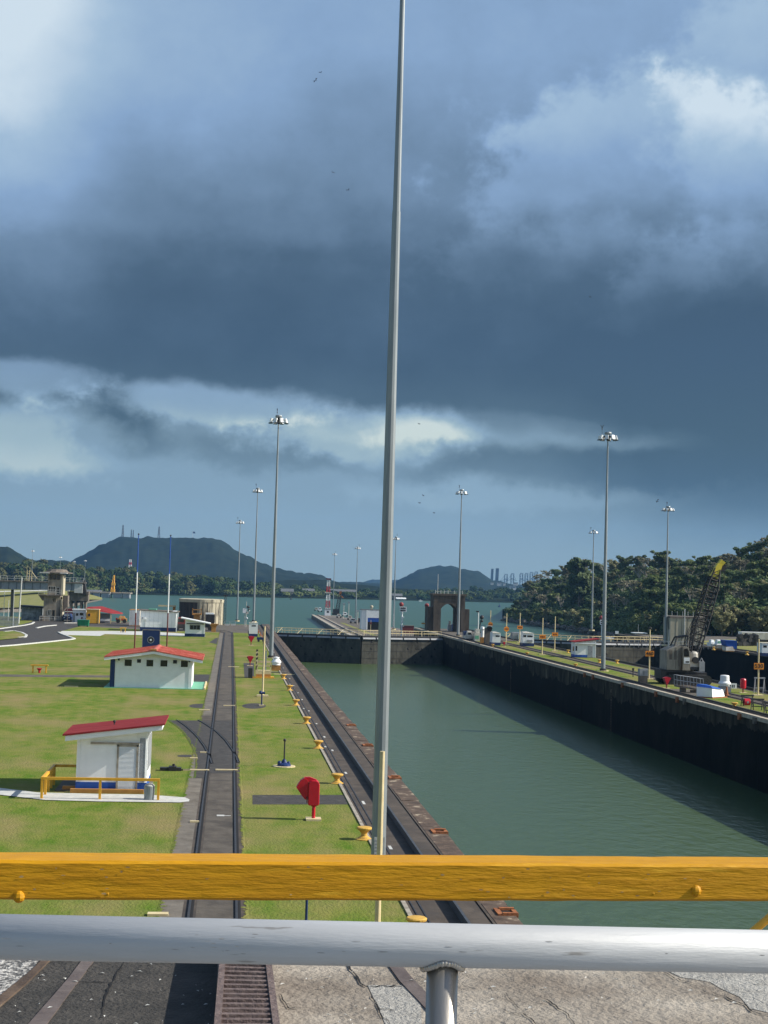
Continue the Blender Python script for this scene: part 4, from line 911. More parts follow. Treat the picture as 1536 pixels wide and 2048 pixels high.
st = Site(198, 1246); t = st.thing('open_shelter', 'open shelter with a low red pitched roof behind the yellow container', 'shelter'); u = st.u
MB().hexa([(-3.0, 1, 2.9), (2.6, -1.2, 2.1), (4.9, 2, 2.0), (0, 6, 2.9)], [(-2.6, 1.6, 3.35), (2.3, 0, 2.35), (4.7, 2.4, 2.3), (0, 5.5, 3.5)]).build('roof', REDR, t)
m = MB()
for x, y in ((.1, .6), (2.5, -.5), (4.4, 2.2), (-2.4, 2)): m.box(x-.08, x+.08, y, y+.16, 0, 2.1)
m.build('post', CREAM, t); MB().box(0, 2.4, .2, .3, .2, 1.0).box(-2.4, 0, 1.4, 1.5, .2, 1.0).build('panel', GREYP, t); MB().box(.2, 2.2, .12, .19, .45, .85).build('notice', WHITE, t); MB().box(-2, 2, 3, 3.2, 0, 2.0).build('back_wall', GREYP, t)
st = Site(234, 1246); t = st.thing('utility_vehicle', 'orange utility truck parked by the red roofed shelter', 'vehicle')
MB().box(0, 2.0, 0, 1.6, .5, 1.0).hexa([(.3, .1, 1.0), (1.7, .1, 1.0), (1.7, 1.4, 1.0), (.3, 1.4, 1.0)], [(.5, .3, 1.5), (1.5, .3, 1.5), (1.5, 1.2, 1.5), (.5, 1.2, 1.5)]).build('body', OCHRE, t)
for x in (.2, 1.6): MB().tube((x, -.1, .42), (x, .3, .42), .42, n=12).build('wheel', TIRE, t)
MB().box(-.3, 0, .2, 1.4, .6, 1.1).box(.7, 1.2, -.06, 0, .6, .9).build('guard', RED, t)
st, t, w, h = box_thing('shipping_container', 'short ribbed white container behind the left flagpole', 'container', 258, 279, 1252, 1219, WHITE)
m = MB().box(0, w, .06, 5, .15, h-.1)
m.build('body', WHITED, t); m = MB()
for i in range(9): m.box(i*w/9+.02, i*w/9+.13, 0, .06, .2, h-.15)
m.build('ribs', WHITE, t); MB().box(-.05, w+.05, 0, 5, h-.1, h).box(0, w, 0, .06, 0, .15).build('frame', OCHRE, t)
st, t, w, h = box_thing('site_office', 'long white site office with dark blue base band behind the blue board', 'building', 280, 351, 1262, 1221, WHITE)
MB().box(0, w, 0, 6, .02, h).build('wall', WHITE, t); MB().box(-.03, w+.03, -.03, 6.03, 0, .75).build('blue_band', NAVY, t); MB().hexa([(-.3, -.3, h+.001), (w+.4, -.3, h-.2), (w+.4, 6.3, h-.2), (-.3, 6.3, h+.001)], [(-.3, -.3, h+.16), (w+.4, -.3, h-.03), (w+.4, 6.3, h-.03), (-.3, 6.3, h+.16)]).build('roof', CONCD, t)
MB().hexa([(w, -.25, 0), (w+.12, -.25, 0), (w+.12, -.05, 0), (w, -.05, 0)], [(w+.1, -.35, h-.25), (w+.4, -.35, h-.25), (w+.4, -.05, h-.25), (w+.1, -.05, h-.25)]).build('corner_post', WHITE, t)
a, z = st.u(287, 1236); ac = MB().box(a-.45, a+.4, -.4, 0, z-.25, z+.25).build('air_conditioner', WHITE, t); MB().tube((a-.15, -.41, z), (a-.15, -.40, z), .2, n=12).build('fan_grille', GREYP, ac); MB().box(a+.3, a+.34, -.05, 0, .8, z-.25).build('pipe', GREYP, t)
MB().box(w*.2, w*.42, 2, 4, h+.05, h+.35).build('roof_unit', TEAL, t)
m = MB()
for i in range(1, 8): m.box(i*w/8-.012, i*w/8+.012, -.006, 0, .76, h-.1)
m.build('panel_joint', GREYP, t)
st, t, w, h = box_thing('kiosk', 'small white kiosk with slanting roof and a wide window by the left track', 'kiosk', 369.5, 408.5, 1273, 1240, WHITE)
MB().prism_xz([(0, .02), (w, .02), (w, h-.35), (0, h+.15)], 0, 3.2).build('wall', WHITE, t); MB().box(-.03, w+.03, -.03, 3.23, 0, .52).build('blue_band', NAVY, t)
MB().hexa([(-.75, -.7, h+.28), (w+1.0, -.7, h-.62), (w+1.0, 3.6, h-.62), (-.75, 3.6, h+.28)], [(-.75, -.7, h+.45), (w+1.0, -.7, h-.45), (w+1.0, 3.6, h-.45), (-.75, 3.6, h+.45)]).build('roof', WHITE, t)
MB().box(.25, w-.2, -.25, 0, 2.18, 2.32).build('shade', DARK, t); win(t, .85, 2.55, 1.28, 1.98, 0, GREYP, 2); MB().box(w-.12, w+.04, -.04, 0, .53, h-.4).build('corner_trim', WHITE, t)
st = Site(364, 1262); t = st.thing('truck', 'dark truck with a red cab parked between the site office and the kiosk', 'truck')
MB().box(-1.2, .9, 0, 4, .5, 1.3).build('body', DARK, t); MB().box(-1.1, .5, .2, 2, 1.3, 2.6).build('cab', DRED, t); MB().box(-.9, .3, .15, .2, 1.7, 2.3).build('windscreen', GLASS, t)
for x in (-1.0, .6): MB().tube((x, -.1, .45), (x, .3, .45), .45, n=12).build('wheel', TIRE, t)
st = Site(380, 1262); t = st.thing('platform_truck', 'truck with yellow railed platform showing above the kiosk roof', 'truck')
MB().box(0, 4.5, 4, 8, .6, 1.6).build('body', DARK, t); MB().box(2.8, 4.6, 3.6, 6, 1.6, 3.2).build('cab', DARK, t); MB().box(2.8, 4.4, 3.7, 6, 3.2, 3.45).build('cab_roof', WHITE, t)
m = MB().box(.2, 2.0, 4, 6, 3.0, 3.3)
for x in (.2, 1.85): m.box(x, x+.15, 3.9, 4.05, 3.0, 4.3)
m.box(.2, 2.0, 3.9, 4.05, 3.95, 4.1).box(.5, 1.7, 4.5, 5.5, 1.6, 3.0); m.build('platform', OCHRE, t)
for x in (.6, 3.8): MB().tube((x, 3.9, .5), (x, 4.3, .5), .5, n=12).build('wheel', TIRE, t)
st = Site(427, 1264); t = st.thing('hopper', 'ochre steel hopper on a narrow stand beside the left track', 'hopper')
MB().hexa([(-.5, 0, 1.0), (.5, 0, 1.0), (.5, 1, 1.0), (-.5, 1, 1.0)], [(-.85, -.3, 1.55), (.9, -.3, 1.55), (.9, 1.3, 1.55), (-.85, 1.3, 1.55)]).build('bin', OCHRE, t); MB().box(-.42, .42, .1, .9, 0, 1.0).build('stand', OCHRE, t)
# round concrete pier
st = Site(401, 1249); t = st.thing('bridge_pier', 'wide round concrete bridge pier, darker on its left side', 'pier')
r = 44*st.s; h = st.h(1198)
MB().lathe([(r, -.3), (r, h-.75)], 40, (0, r*.7, 0)).build('drum', CONCL, t)
MB().lathe([(r+.12, h-.75), (r+.18, h-.1), (r-.3, h)], 40, (0, r*.7, 0)).build('rim', CONCL, t)
m = MB()
for i in range(16):
    a = -math.pi+i*math.pi/15; m.box(-.05+r*math.cos(a), .05+r*math.cos(a), r*.7+r*math.sin(a)-.04, r*.7+r*math.sin(a)+.02, 0, h-.76)
m.build('joint', CONCD, t)
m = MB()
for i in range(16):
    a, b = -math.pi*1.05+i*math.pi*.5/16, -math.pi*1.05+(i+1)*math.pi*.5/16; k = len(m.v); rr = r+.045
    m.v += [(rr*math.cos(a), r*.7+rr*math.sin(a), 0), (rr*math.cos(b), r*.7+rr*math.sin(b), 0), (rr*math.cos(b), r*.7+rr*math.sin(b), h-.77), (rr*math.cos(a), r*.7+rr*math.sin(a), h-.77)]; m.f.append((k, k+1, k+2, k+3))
m.build('dark_shell', mat('dark_concrete', (.028, .026, .025), (.060, .053, .047), .9, scale=1.2, detail=9, stretch=(1, 1, .3)), t); MB().box(-.25, .05, -.32*r-.05, -.32*r+.2, 1.2, h-.1).build('ladder', CONCL, t)  # thin shell round the left part, coloured darker than the drum
st = Site(319, 1222, depth=330); o = thing('crane_arm', 'pale yellow horizontal beam on a post above the site office', 'crane arm', st.p)
MB().box(-.3, 3.6, 0, .3, 1.0, 1.35).build('beam', CREAM, o); MB().box(2.9, 3.5, .31, .8, -3.0, 1.0).build('post', OCHRE, o)
# white control cabin and signal mast at the end of the lawn
st, t, w, h = box_thing('control_cabin', 'white control cabin with dark blue base at the far end of the left lawn', 'cabin', 497.5, 515, 1273, 1246, WHITE)
MB().box(0, w, 0, 1.6, .02, h).build('wall', WHITE, t); MB().box(-.02, w+.02, -.02, 1.62, 0, .5).build('blue_band', NAVY, t); MB().box(-.04, w+.04, -.05, 1.65, h, h+.08).box(.5, 1.0, .4, .9, h+.08, h+.3).build('roof', WHITED, t); MB().box(w*.3, w*.78, -.012, -.002, h-.6, h-.38).build('window', GLASS, t); MB().box(-.15, -.0, .3, 1.2, .4, 1.0).build('side_box', DARK, t)
st = Site(491.5, 1254); t = st.thing('signal_mast', 'white signal mast with lamp panels and dark spotlights beyond the left track', 'signal')
MB().tube((0, 0, 0), (0, 0, st.h(1203)), .07, .05).build('pole', WHITED, t); MB().tube((-.3, 0, 0), (-.3, 0, 3.4), .05).build('ladder', WHITED, t)
MB().box(-.75, .05, -.2, -.1, 3.0, 4.0).build('sign_panel', WHITE, t); MB().box(-.1, .5, -.2, -.1, 2.8, 3.3).build('small_panel', WHITED, t)
m = MB().sphere((.4, 0, 4.3), .32, 8, 6).sphere((.55, 0, 3.7), .2, 8, 5); m.build('spotlight', DARK, t); MB().sphere((.2, -.1, 1.9), .18, 8, 5).sphere((.65, 0, 3.5), .13, 8, 5).build('lamp', LENS, t)
st = Site(449, 1250); t = st.thing('lattice_pole', 'thin dark lattice pole at the waterside right of the round pier', 'pole'); MB().lattice((0, 0, 0), (0, 0, st.h(1191)), .5, .45, 9, .04).build('lattice', DARK, t); MB().box(-.4, .5, -.2, .2, st.h(1193), st.h(1190)).build('head', DARK, t)
for i, (px, lb) in enumerate([(454, 'pale low barrier at the waterside behind the curving track, left one'), (466, 'pale low barrier at the waterside behind the curving track, right one')]):
    st = Site(px, 1251); o = thing('barrier', lb, 'barrier', st.p); MB().box(-.5, .55, 0, .3, .0, .35).build('block', PATH, o); MB().tube((-.5, .1, .35), (-.5, .1, 1.0), .04).tube((.5, .1, .35), (.5, .1, 1.0), .04).tube((-.5, .1, .95), (.5, .1, .95), .04).build('rail', GREYP, o)
# machine platform and vent on the left lawn
st = Site(505, 1356); t = st.thing('machine_platform', 'cream machine platform with a rail and dark striped post on the left lawn', 'platform'); s = st.s; w = 43*s
MB().box(0, w, -.2, .9, 0, .14).build('step', YEL, t); MB().box(.35, w-.35, 0, 1.0, .14, .42).build('plinth', OCHRE, t); MB().box(.3, w-.3, .0, 1.0, .42, .80).build('deck', CREAM, t)
m = MB()
for x in (.4, w-.45): m.box(x, x+.1, .02, .12, .8, 1.75); 
m.box(.4, w-.35, .02, .12, 1.2, 1.3).box(.4, w-.35, 1.3, 1.42, 1.5, 1.62).box(.4, w-.35, .9, 1.0, 1.65, 1.75); m.build('rail', CREAM, t)
MB().box(.3, .5, .7, .85, .8, 2.9).build('arm', DARK, t); MB().box(1.25, 1.4, .7, .85, .8, 2.8).build('post', GREYP, t); m = MB()
for i in range(4): m.hexa([(.29, .68, 1.2+i*.42), (.51, .68, 1.3+i*.42), (.51, .7, 1.3+i*.42), (.29, .7, 1.2+i*.42)], [(.29, .68, 1.38+i*.42), (.51, .68, 1.48+i*.42), (.51, .7, 1.48+i*.42), (.29, .7, 1.38+i*.42)])
m.build('stripe', CREAM, t)
MB().box(-.45, -.02, -.1, .8, .0, 1.0).build('cabinet', DARK, t)
def vent(px, by, ty, base, label, h0=.30):
    st = Site(px, by); h = st.h(ty); t = st.thing('vent_dome', label, 'vent', 'white vent hoods on the lock walls')
    MB().box(-.65*h/2, .65*h/2, -.4*h/2, .4*h/2, 0, h*h0).build('base', base, t)
    MB().lathe([(.28*h, h*h0), (.28*h, h*(h0+.08)), (.36*h, h*(h0+.10)), (.36*h, h*(h0+.18)), (.27*h, h*(h0+.28)), (.26*h, h*.93), (.24*h, h*.98), (.05*h, h)] if 'drum' in label else [(.30*h, h*h0), (.30*h, h*(h0+.15)), (.36*h, h*(h0+.17)), (.36*h, h*(h0+.25)), (.22*h, h*(h0+.42)), (.19*h, h*.86), (.22*h, h*.90), (.22*h, h*.96), (.05*h, h)], 20).build('hood', WHITE, t); return t
vent(552, 1341, 1313.5, OCHRE, 'white vent hood on an orange base at the left chamber edge', .40)
vent(1449, 1384, 1350, GREYP, 'white drum vent on a grey base right of the crane', .36)
o = MB().box(-.9, 1.0, -.6, .6, 0, .06).build('base_plate', SLAB, loc=P(556, 1345)); tag(o, 'grey plate under the white vent with orange base', 'plate')
st = Site(522, 1284); t = st.thing('tool_cart', 'small blue and orange tool cart on the grass beyond the first lawn masts', 'cart')
MB().box(-.7, .6, 0, .7, .35, .75).build('tray', NAVY, t); MB().box(.3, .6, .1, .6, .75, 1.6).build('stack', OCHRE, t); MB().tube((-.4, 0, .2), (-.4, .2, .2), .2, n=10).tube((.4, 0, .2), (.4, .2, .2), .2, n=10).build('wheel', TIRE, t)
for px, py in ((517, 1266), (521, 1272), (524, 1278), (528, 1287)):
    st = Site(px, py); o = MB().lathe([(.3, 0), (.3, .05), (.16, .08), (.04, .7), (.01, .72)], 10).build('traffic_cone', ORUST, loc=st.p); tag(o, 'orange cone in the row beside the kerb near the white control cabin', 'cone', 'row of orange cones by the far kerb')

# ------------------------------------------------------------------ centre approach pier
PZ = -5.0
def psite(px, by): return Site(px, by, PZ)
st = psite(722.5, 1259); t = st.thing('shed', 'white shed with a blue door band and roof lamp on the approach pier', 'shed'); w = 40*st.s; h = st.h(1220)
MB().box(0, w, 0, 6, .02, h).build('wall', WHITE, t); MB().box(-.15, w+.15, -.15, 6.1, h, h+.2).build('roof', ROOFG, t); MB().box(2.0, w-.3, -.08, 0, .0, 3.9).build('door_opening', GLASS, t); MB().box(2.0, w-.3, -.15, -.081, 2.6, 3.9).build('blue_shutter', BLUE, t)
MB().box(1.5, 2.0, -.2, 0, 0, h).box(2.0, w, -.2, 0, 3.91, h-.3).build('frame', WHITE, t); MB().box(3.0, 3.7, 1, 2, h+.2, h+.9).sphere((3.35, 1.5, h+1.1), .55, 10, 6).build('roof_lamp', CONCL, t)
st = psite(740, 1262); t = st.thing('signal_mast', 'thin post with a red box in front of the white shed on the pier', 'signal'); MB().tube((0, -2, 0), (0, -2, 3.6), .07).build('pole', CREAM, t); MB().box(-.3, .3, -2.3, -1.9, 2.3, 2.9).build('box', DRED, t)
st = psite(655, 1229); t = st.thing('lattice_tower', 'red and white lattice tower on the tip of the approach pier', 'tower'); H_ = st.h(1158); n = 5
for i in range(n):
    m = MB().lattice((0, 0, H_*i/n), (0, 0, H_*(i+1)/n), 2.1-.2*i, 1.9-.2*i, 3, .09, .07); m.build('section', WHITE if i % 2 == 0 else RED, t)
MB().box(-1.6, 1.6, -1, 1, H_*.60, H_*.63).build('platform', WHITED, t); MB().box(-1.2, 1.2, -.8, .8, H_*.98, H_*1.02).build('lamp_deck', DRED, t)
st = psite(652, 1231); t = st.thing('cabin', 'white cabin at the foot of the striped lattice tower', 'cabin'); MB().box(-.7, 2.0, -2, 2, 0, 2.8).build('wall', WHITE, t); MB().box(.2, 1.2, -2.02, -2, 1.3, 2.1).build('window', GLASS, t); MB().box(-.8, 2.4, -2.1, 2.1, 2.8, 3.0).build('roof', ROOFG, t)
st = psite(672, 1230); t = st.thing('crawler_crane', 'small dark lattice crane with an orange tip on the approach pier', 'crane'); MB().box(-1.5, 1.5, -1.5, 1.5, .8, 2.8).build('cab', DARK, t); MB().box(-1.7, 1.7, -1.8, -1.0, 0, .8).box(-1.7, 1.7, 1.0, 1.8, 0, .8).build('crawler', TIRE, t)
MB().lattice((.5, 0, 1.8), (1.7, 0, 10.2), 1.6, 1.1, 7, .13).build('boom', DARK, t); MB().hexa([(1.2, -.5, 9.6), (2.2, -.5, 9.6), (2.2, .5, 9.6), (1.2, .5, 9.6)], [(1.3, -.5, 11.2), (2.3, -.5, 11.2), (2.3, .5, 11.2), (1.3, .5, 11.2)]).hexa([(2.0, -.4, 8.6), (3.2, -.4, 8.0), (3.3, .4, 8.2), (2.0, .4, 8.8)], [(1.7, -.4, 9.3), (3.1, -.4, 8.5), (3.1, .4, 8.6), (1.7, .4, 9.4)]).build('boom_head', ORUST, t)
names = [('forklift', 'white', 'vehicle', 678, 1236, WHITED), ('van', 'white', 'van', 690, 1233, WHITE), ('generator', 'grey', 'generator', 706, 1247, GREYP), ('pickup_truck', 'dark', 'pickup', 720, 1247, DARK), ('tank_trailer', 'white', 'trailer', 700, 1240, WHITED), ('crate', 'pale', 'crate', 640, 1224, WHITE), ('winch', 'white', 'winch', 633, 1222, WHITED)]
lbs = ['worn white forklift on the approach pier right of the striped tower', 'white van parked mid pier just left of the pier mast', 'grey generator box low on the pier beside the pier mast', 'dark pickup parked beside the white pier shed', 'worn white tank trailer standing between pier masts', 'pale crate stack left of the striped tower on the pier tip', 'worn white winch on the very tip of the pier']
for (nm, c, cat, px, py, m_), lb in zip(names, lbs):
    st = psite(px, py); t = st.thing(nm, lb, cat); w, h = random.uniform(1.7, 2.3), random.uniform(1.6, 2.3)
    MB().box(-w/2, w/2, 0, 2.6, .45, h*.62).hexa([(-w/2+.1, .2, h*.62), (w/2-.1, .2, h*.62), (w/2-.1, 2, h*.62), (-w/2+.1, 2, h*.62)], [(-w/2+.35, .5, h), (w/2-.35, .5, h), (w/2-.35, 1.8, h), (-w/2+.35, 1.8, h)]).build('body', m_, t)
    MB().box(-w/2+.35, w/2-.35, .16, .3, h*.66, h*.9).build('window', GLASS, t)
    for x in (-w/2+.2, w/2-.2): MB().tube((x, .0, .4), (x, .35, .4), .4, n=10).build('wheel', TIRE, t)
for px, py, ty, lb in [(687, 1238, 1208, 'short white signal post between machines on the approach pier'), (715, 1249, 1222, 'stubby white lamp post beside the pier mast'), (697, 1236, 1205, 'white davit post beside the white van on the pier')]:
    st = psite(px, py); t = st.thing('lamp_post', lb, 'post', 'short white posts on the approach pier'); h = st.h(ty); MB().tube((0, 0, 0), (0, 0, h), .12).build('pole', WHITED, t); MB().box(-.5, .5, -.3, .3, h-.2, h+.3).build('head', GREYP, t)
# white signal with red globe left of the arch, and its twin half behind it
for px, py, ty, lb in [(803, 1265, 1204, 'white signal post with two line board and red globe left of the arch tower'), (854, 1264, 1206, 'white signal board with red globe half hidden behind the arch tower'), (1203, 1288, 1231, 'white signal post with red globe beside the tall mast behind the red roofed hut')]:
    st = Site(px, py, 0, 330 if px != 1203 else 352); h = st.h(ty); t = st.thing('signal_mast', lb, 'signal', 'white signals with red globes'); sg = st.s
    MB().tube((0, 0, -4), (0, 0, h-1.3), .17).build('pole', WHITE, t); m = MB()
    for i in range(3): m.box(.1, .5, -.2, .2, 1.3+i, 1.5+i)
    m.build('bracket', WHITE, t)
    bo = MB().box(-.55, .95, -.35, -.2, h-2.2, h-1.05).build('sign_panel', WHITE, t); m = MB()
    for k, (a, b) in enumerate(((-.40, -.05), (.0, .35), (.42, .75))):
        m.box(a, b, -.37, -.351, h-1.55, h-1.2).box(a, b, -.37, -.351, h-2.05, h-1.72)
    m.build('letters', DARK, bo)
    MB().sphere((-.2, 0, h-.55), .5, 12, 8).build('globe', mat('dull_red_%d' % px, (.34, .05, .05), (.2, .03, .03), .5, scale=3), t)
# yellow small sign and red hut near the arch
st = Site(846, 1262, 0, 325); t = st.thing('sign_post', 'thin post with a small ochre board left of the arch tower', 'sign post'); MB().tube((0, 0, -3), (0, 0, 2.2), .05).build('pole', GREYP, t); MB().box(-.4, .45, -.1, -.05, 1.5, 1.8).build('sign', OCHRE, t)
st = psite(815, 1266); t = st.thing('storage_box', 'dull red storage box behind the right gate railing', 'box'); MB().box(-2, 2, 0, 2.5, 0, 2.2).build('body', DRED, t); MB().box(-2.1, 2.1, -.1, 2.6, 2.2, 2.35).build('lid', CONCD, t)

# ------------------------------------------------------------------ arch tower
st = Site(865.5, 1263); t = st.thing('arch_tower', 'dark brown concrete arch tower with side buttresses on the centre wall', 'tower'); s = st.s
w = 64*s; h = st.h(1191); a0, a1 = 15.5*s, 47*s; zs, za = st.h(1217), st.h(1207); dp = 5.2; am = (a0+a1)/2
BROWNC = mat('brown_concrete', (.060, .050, .041), (.125, .102, .080), .9, scale=1.3, detail=10, stretch=(1, 1, .3), bump=.4, c3=(.045, .036, .03), scale3=.7)
arch = [(a0+(a1-a0)*i/12, zs+(za-zs)*math.sin(math.pi*i/12)**.8) for i in range(13)]
MB().box(0, a0, 0, dp, 0, zs).build('pier', BROWNC, t); MB().box(a1, w, 0, dp, 0, zs).build('pier', BROWNC, t)
m = MB(); poly = [(0, zs+.001), (a0, zs+.001)]+arch[1:-1]+[(a1, zs+.001), (w, zs+.001), (w, h), (0, h)]
for (xa, z_a), (xb, z_b) in zip(arch, arch[1:]): m.prism_xz([(xa, z_a), (xb, z_b), (xb, h), (xa, h)], 0, dp)
m.box(0, a0, 0, dp, zs+.002, h).box(a1, w, 0, dp, zs+.002, h); m.build('arch', BROWNC, t)
MB().box(-.25, w+.25, -.25, dp+.25, h+.001, h+.45).build('parapet', BROWNC, t)
MB().box(-1.15, -.01, .5, dp, 0, st.h(1214)).build('buttress', BROWNC, t); MB().box(w+.01, w+1.1, .5, dp, 0, st.h(1217)).build('buttress', BROWNC, t)
MB().box(.02, .9, -.12, -.001, 0, h-.3).build('pilaster', BROWNC, t); MB().box(w-.85, w-.02, -.12, -.001, 0, h-.3).build('pilaster', BROWNC, t)
m = MB().tube((1.0, 1, h+.4), (1.0, 1, st.h(1148)), .07, .05)
for x in (.4, 1.6, 2.4, 3.2, 4.6, 5.5, 6.4): m.tube((x, .3, h+.45), (x, .3, h+1.2), .06, n=5)
m.tube((.4, .3, h+.9), (6.6, .3, h+.9), .03, n=5); m.build('roof_posts', PATH, t)
for k in (2.0, 4.6): MB().box(k, k+.4, -.1, -.001, h-.7, h-.2).build('bracket', BROWNC, t)
# things around the arch
st = Site(905, 1262); t = st.thing('person', 'person in pale blue shirt and dark trousers standing in the arch opening', 'person')
bm_ = MB(); bm_.lathe([(.10, 0), (.11, .45), (.15, .85), (.20, .95), (.17, 1.15), (.22, 1.40), (.12, 1.50), (.06, 1.54), (.065, 1.58), (.105, 1.64), (.11, 1.74), (.07, 1.82), (.01, 1.84)], 12); bm_.tube((-.24, 0, 1.40), (-.30, 0, .95), .055, .04).tube((.24, 0, 1.40), (.30, -.1, .95), .055, .04)
bm_.build('body', mat('person_cloth', (.20, .30, .42), (.16, .25, .36), .9, scale=3), t); MB().lathe([(.20, .0), (.21, .93), (.19, .97)], 10).build('trousers', SKIN, t); MB().sphere((0, .02, 1.77), .12, 10, 6).build('hair', SKIN, t)
for px, lb, m_ in ((900, 'white machine with a small tower standing in the arch opening', WHITE), (907.5, 'dark blue cabinet standing in the arch opening beside the person', NAVY)):
    st = Site(px, 1262.5); t = st.thing('machine', lb, 'machine'); MB().box(-.4, .4, .6, 1.4, 0, 1.5).build('body', m_, t); MB().box(-.2, .25, .7, 1.2, 1.5, 2.3).build('head', GREYP, t)
def car_cab(px, by, w_px, ty, label, top):
    st = Site(px, by); t = st.thing('locomotive', label, 'locomotive', 'white mooring locomotives'); w = w_px*st.s; h = st.h(ty)
    MB().box(0, w, 0, 4.0, .35, h*.5).hexa([(.1*w, .2, h*.5), (.9*w, .2, h*.5), (.9*w, 1.6, h*.5), (.1*w, 1.6, h*.5)], [(.22*w, .4, h), (.78*w, .4, h), (.78*w, 1.5, h), (.22*w, 1.5, h)]).build('body', WHITED, t)
    MB().box(-.05, w+.05, 1.8, 4, h*.5, h*.92).build('hood', top, t); MB().box(.28*w, .72*w, .2, .38, h*.62, h*.85).build('windscreen', GLASS, t); MB().box(.05, w-.05, .1, 3.8, 0, .35).build('bogie', DARK, t); return t
car_cab(932, 1281, 15, 1262, 'white machine with blue top in front of the arch tower', NAVY)
def loco(px0, px1, by, ty, label):
    st = Site(px0, by); t = st.thing('locomotive', label, 'locomotive', 'white mooring locomotive cabins'); w = st.x(px1); h = st.h(ty)
    MB().hexa([(0, 0, .02), (w, 0, .02), (w, 2.4, .02), (0, 2.4, .02)], [(.05, 0, h-.1), (w, 0, h-.15), (w, 2.4, h-.15), (.05, 2.4, h-.1)]).build('wall', WHITE, t); MB().box(-.03, w+.03, -.03, 2.43, 0, h*.23).build('blue_band', NAVY, t)
    MB().hexa([(0, -.1, h-.1), (w+.05, -.1, h-.15), (w+.05, 2.5, h-.15), (0, 2.5, h-.1)], [(.1, 0, h), (w*.5, 0, h+.08), (w*.5, 2.4, h+.08), (.1, 2.4, h)]).build('roof', WHITED, t); MB().box(w*.4, w*.88, -.012, -.002, h*.66, h*.78).build('window', GLASS, t); return st, t, w, h
loco(984, 1001, 1291, 1264.5, 'white cabin with blue base right behind the grey pillar')
st, t, w, h = loco(1045, 1068, 1292.5, 1264.5, 'wider white cabin with blue base, right of the orange signs'); MB().box(.1, .6, -.012, -.003, h*.66, h*.8).build('side_window', GLASS, t); MB().box(w*.42, w*.85, -.25, 0, h*.30, h*.48).build('ledge_box', GREYP, t)
st = Site(970, 1289); t = st.thing('pillar', 'grey concrete pillar with a large round black lamp on top', 'pillar'); h = st.h(1256); MB().box(0, 1.1, 0, 1.2, 0, h).build('shaft', CONCD, t); MB().tube((.75, -.2, h-.1), (.75, .5, h-.1), .45, n=16).build('lamp', BLACK, t); MB().box(.3, 1.3, .5, 1.0, h+.25, h+.4).build('bracket', PATH, t)
st = Site(961, 1288); t = st.thing('capstan', 'white and orange capstan left of the grey pillar', 'capstan'); MB().box(0, .7, 0, .7, 0, 1.2).build('base', OCHRE, t); MB().lathe([(.3, 1.2), (.3, 2.4), (.42, 2.6), (.3, 3.0), (.02, 3.05)], 12, (.35, .35, 0)).build('hood', WHITE, t)
st = Site(955, 1282); t = st.thing('signal_mast', 'dark leaning spotlight arm behind the white machines', 'signal'); MB().tube((0, 0, 0), (.55, 0, 4.0), .10).build('arm', DARK, t); MB().sphere((.7, 0, 4.4), .4, 10, 6).sphere((.75, 0, 3.7), .25, 8, 5).build('spotlight', DARK, t)
st = Site(949, 1282); t = st.thing('machine', 'white and grey machine housing next to the leaning spotlight arm', 'machine'); MB().box(0, 1.0, 0, 2, 0, 1.5).box(.2, 1.0, .2, 1.5, 1.5, 2.2).build('housing', WHITED, t); MB().box(.1, .8, -.02, 0, .4, 1.0).build('panel', TEAL, t)
st = Site(956, 1265, depth=330); t = st.thing('lamp_post', 'white lamp post with a small dark head right of the arch tower', 'post'); MB().tube((0, 0, -1), (0, 0, 4.6), .1).build('pole', WHITE, t); MB().box(-.5, .1, -.2, .2, 4.5, 4.8).build('head', DARK, t)
st = Site(1030, 1283); t = st.thing('machine', 'pale grey weathered machine with a white nose behind the oblong sign', 'machine'); MB().box(-.5, 1.0, 0, 2, .5, 1.7).build('body', GREYP, t); MB().lathe([(.28, 0), (.28, .9), (.1, 1.4), (.01, 1.5)], 10, (.8, -.3, .5)).build('nose', WHITE, t); MB().tube((-.3, .2, 0), (-.3, .2, .5), .08).tube((.7, .2, 0), (.7, .2, .5), .08).build('leg', GREYP, t)
# the little hut with red roof
st = Site(1150, 1315); t = st.thing('hut', 'small white hut with a red sloping roof on the centre wall', 'hut'); s = st.s; w = 42*s; hl, hr = st.h(1284.5), st.h(1281)+.1
MB().prism_xz([(0, .05), (w, .05), (w, hr), (0, hl)], 0, 2.6).build('wall', WHITE, t); MB().box(-.02, 1.85, -.02, 2.62, .05, .42).build('blue_band', BLUE, t)
MB().hexa([(-.25, -.45, hl-.02), (w+.6, -.45, hr+.15), (w+.6, 3.0, hr+.15), (-.25, 3.0, hl-.02)], [(-.25, -.45, hl+.10), (w+.6, -.45, hr+.27), (w+.6, 3.0, hr+.27), (-.25, 3.0, hl+.10)]).build('roof', REDR, t)
MB().box(-.15, w+.5, -.40, -.30, hl-.22, hl-.03).build('fascia', WHITE, t); do = MB().box(1.9, 2.62, -.03, 0, .05, 1.75).build('door', GREYP, t); MB().sphere((2.5, -.06, .9), .05, 6, 4).build('handle', DARK, do); MB().box(w-.1, w+.02, -.05, 0, .05, hr-.05).build('corner_post', WHITE, t)
MB().box(-.012, -.002, .6, 1.6, .9, 1.6).box(.05, .3, -.012, -.002, 1.0, 1.7).build('window', GLASS, t)

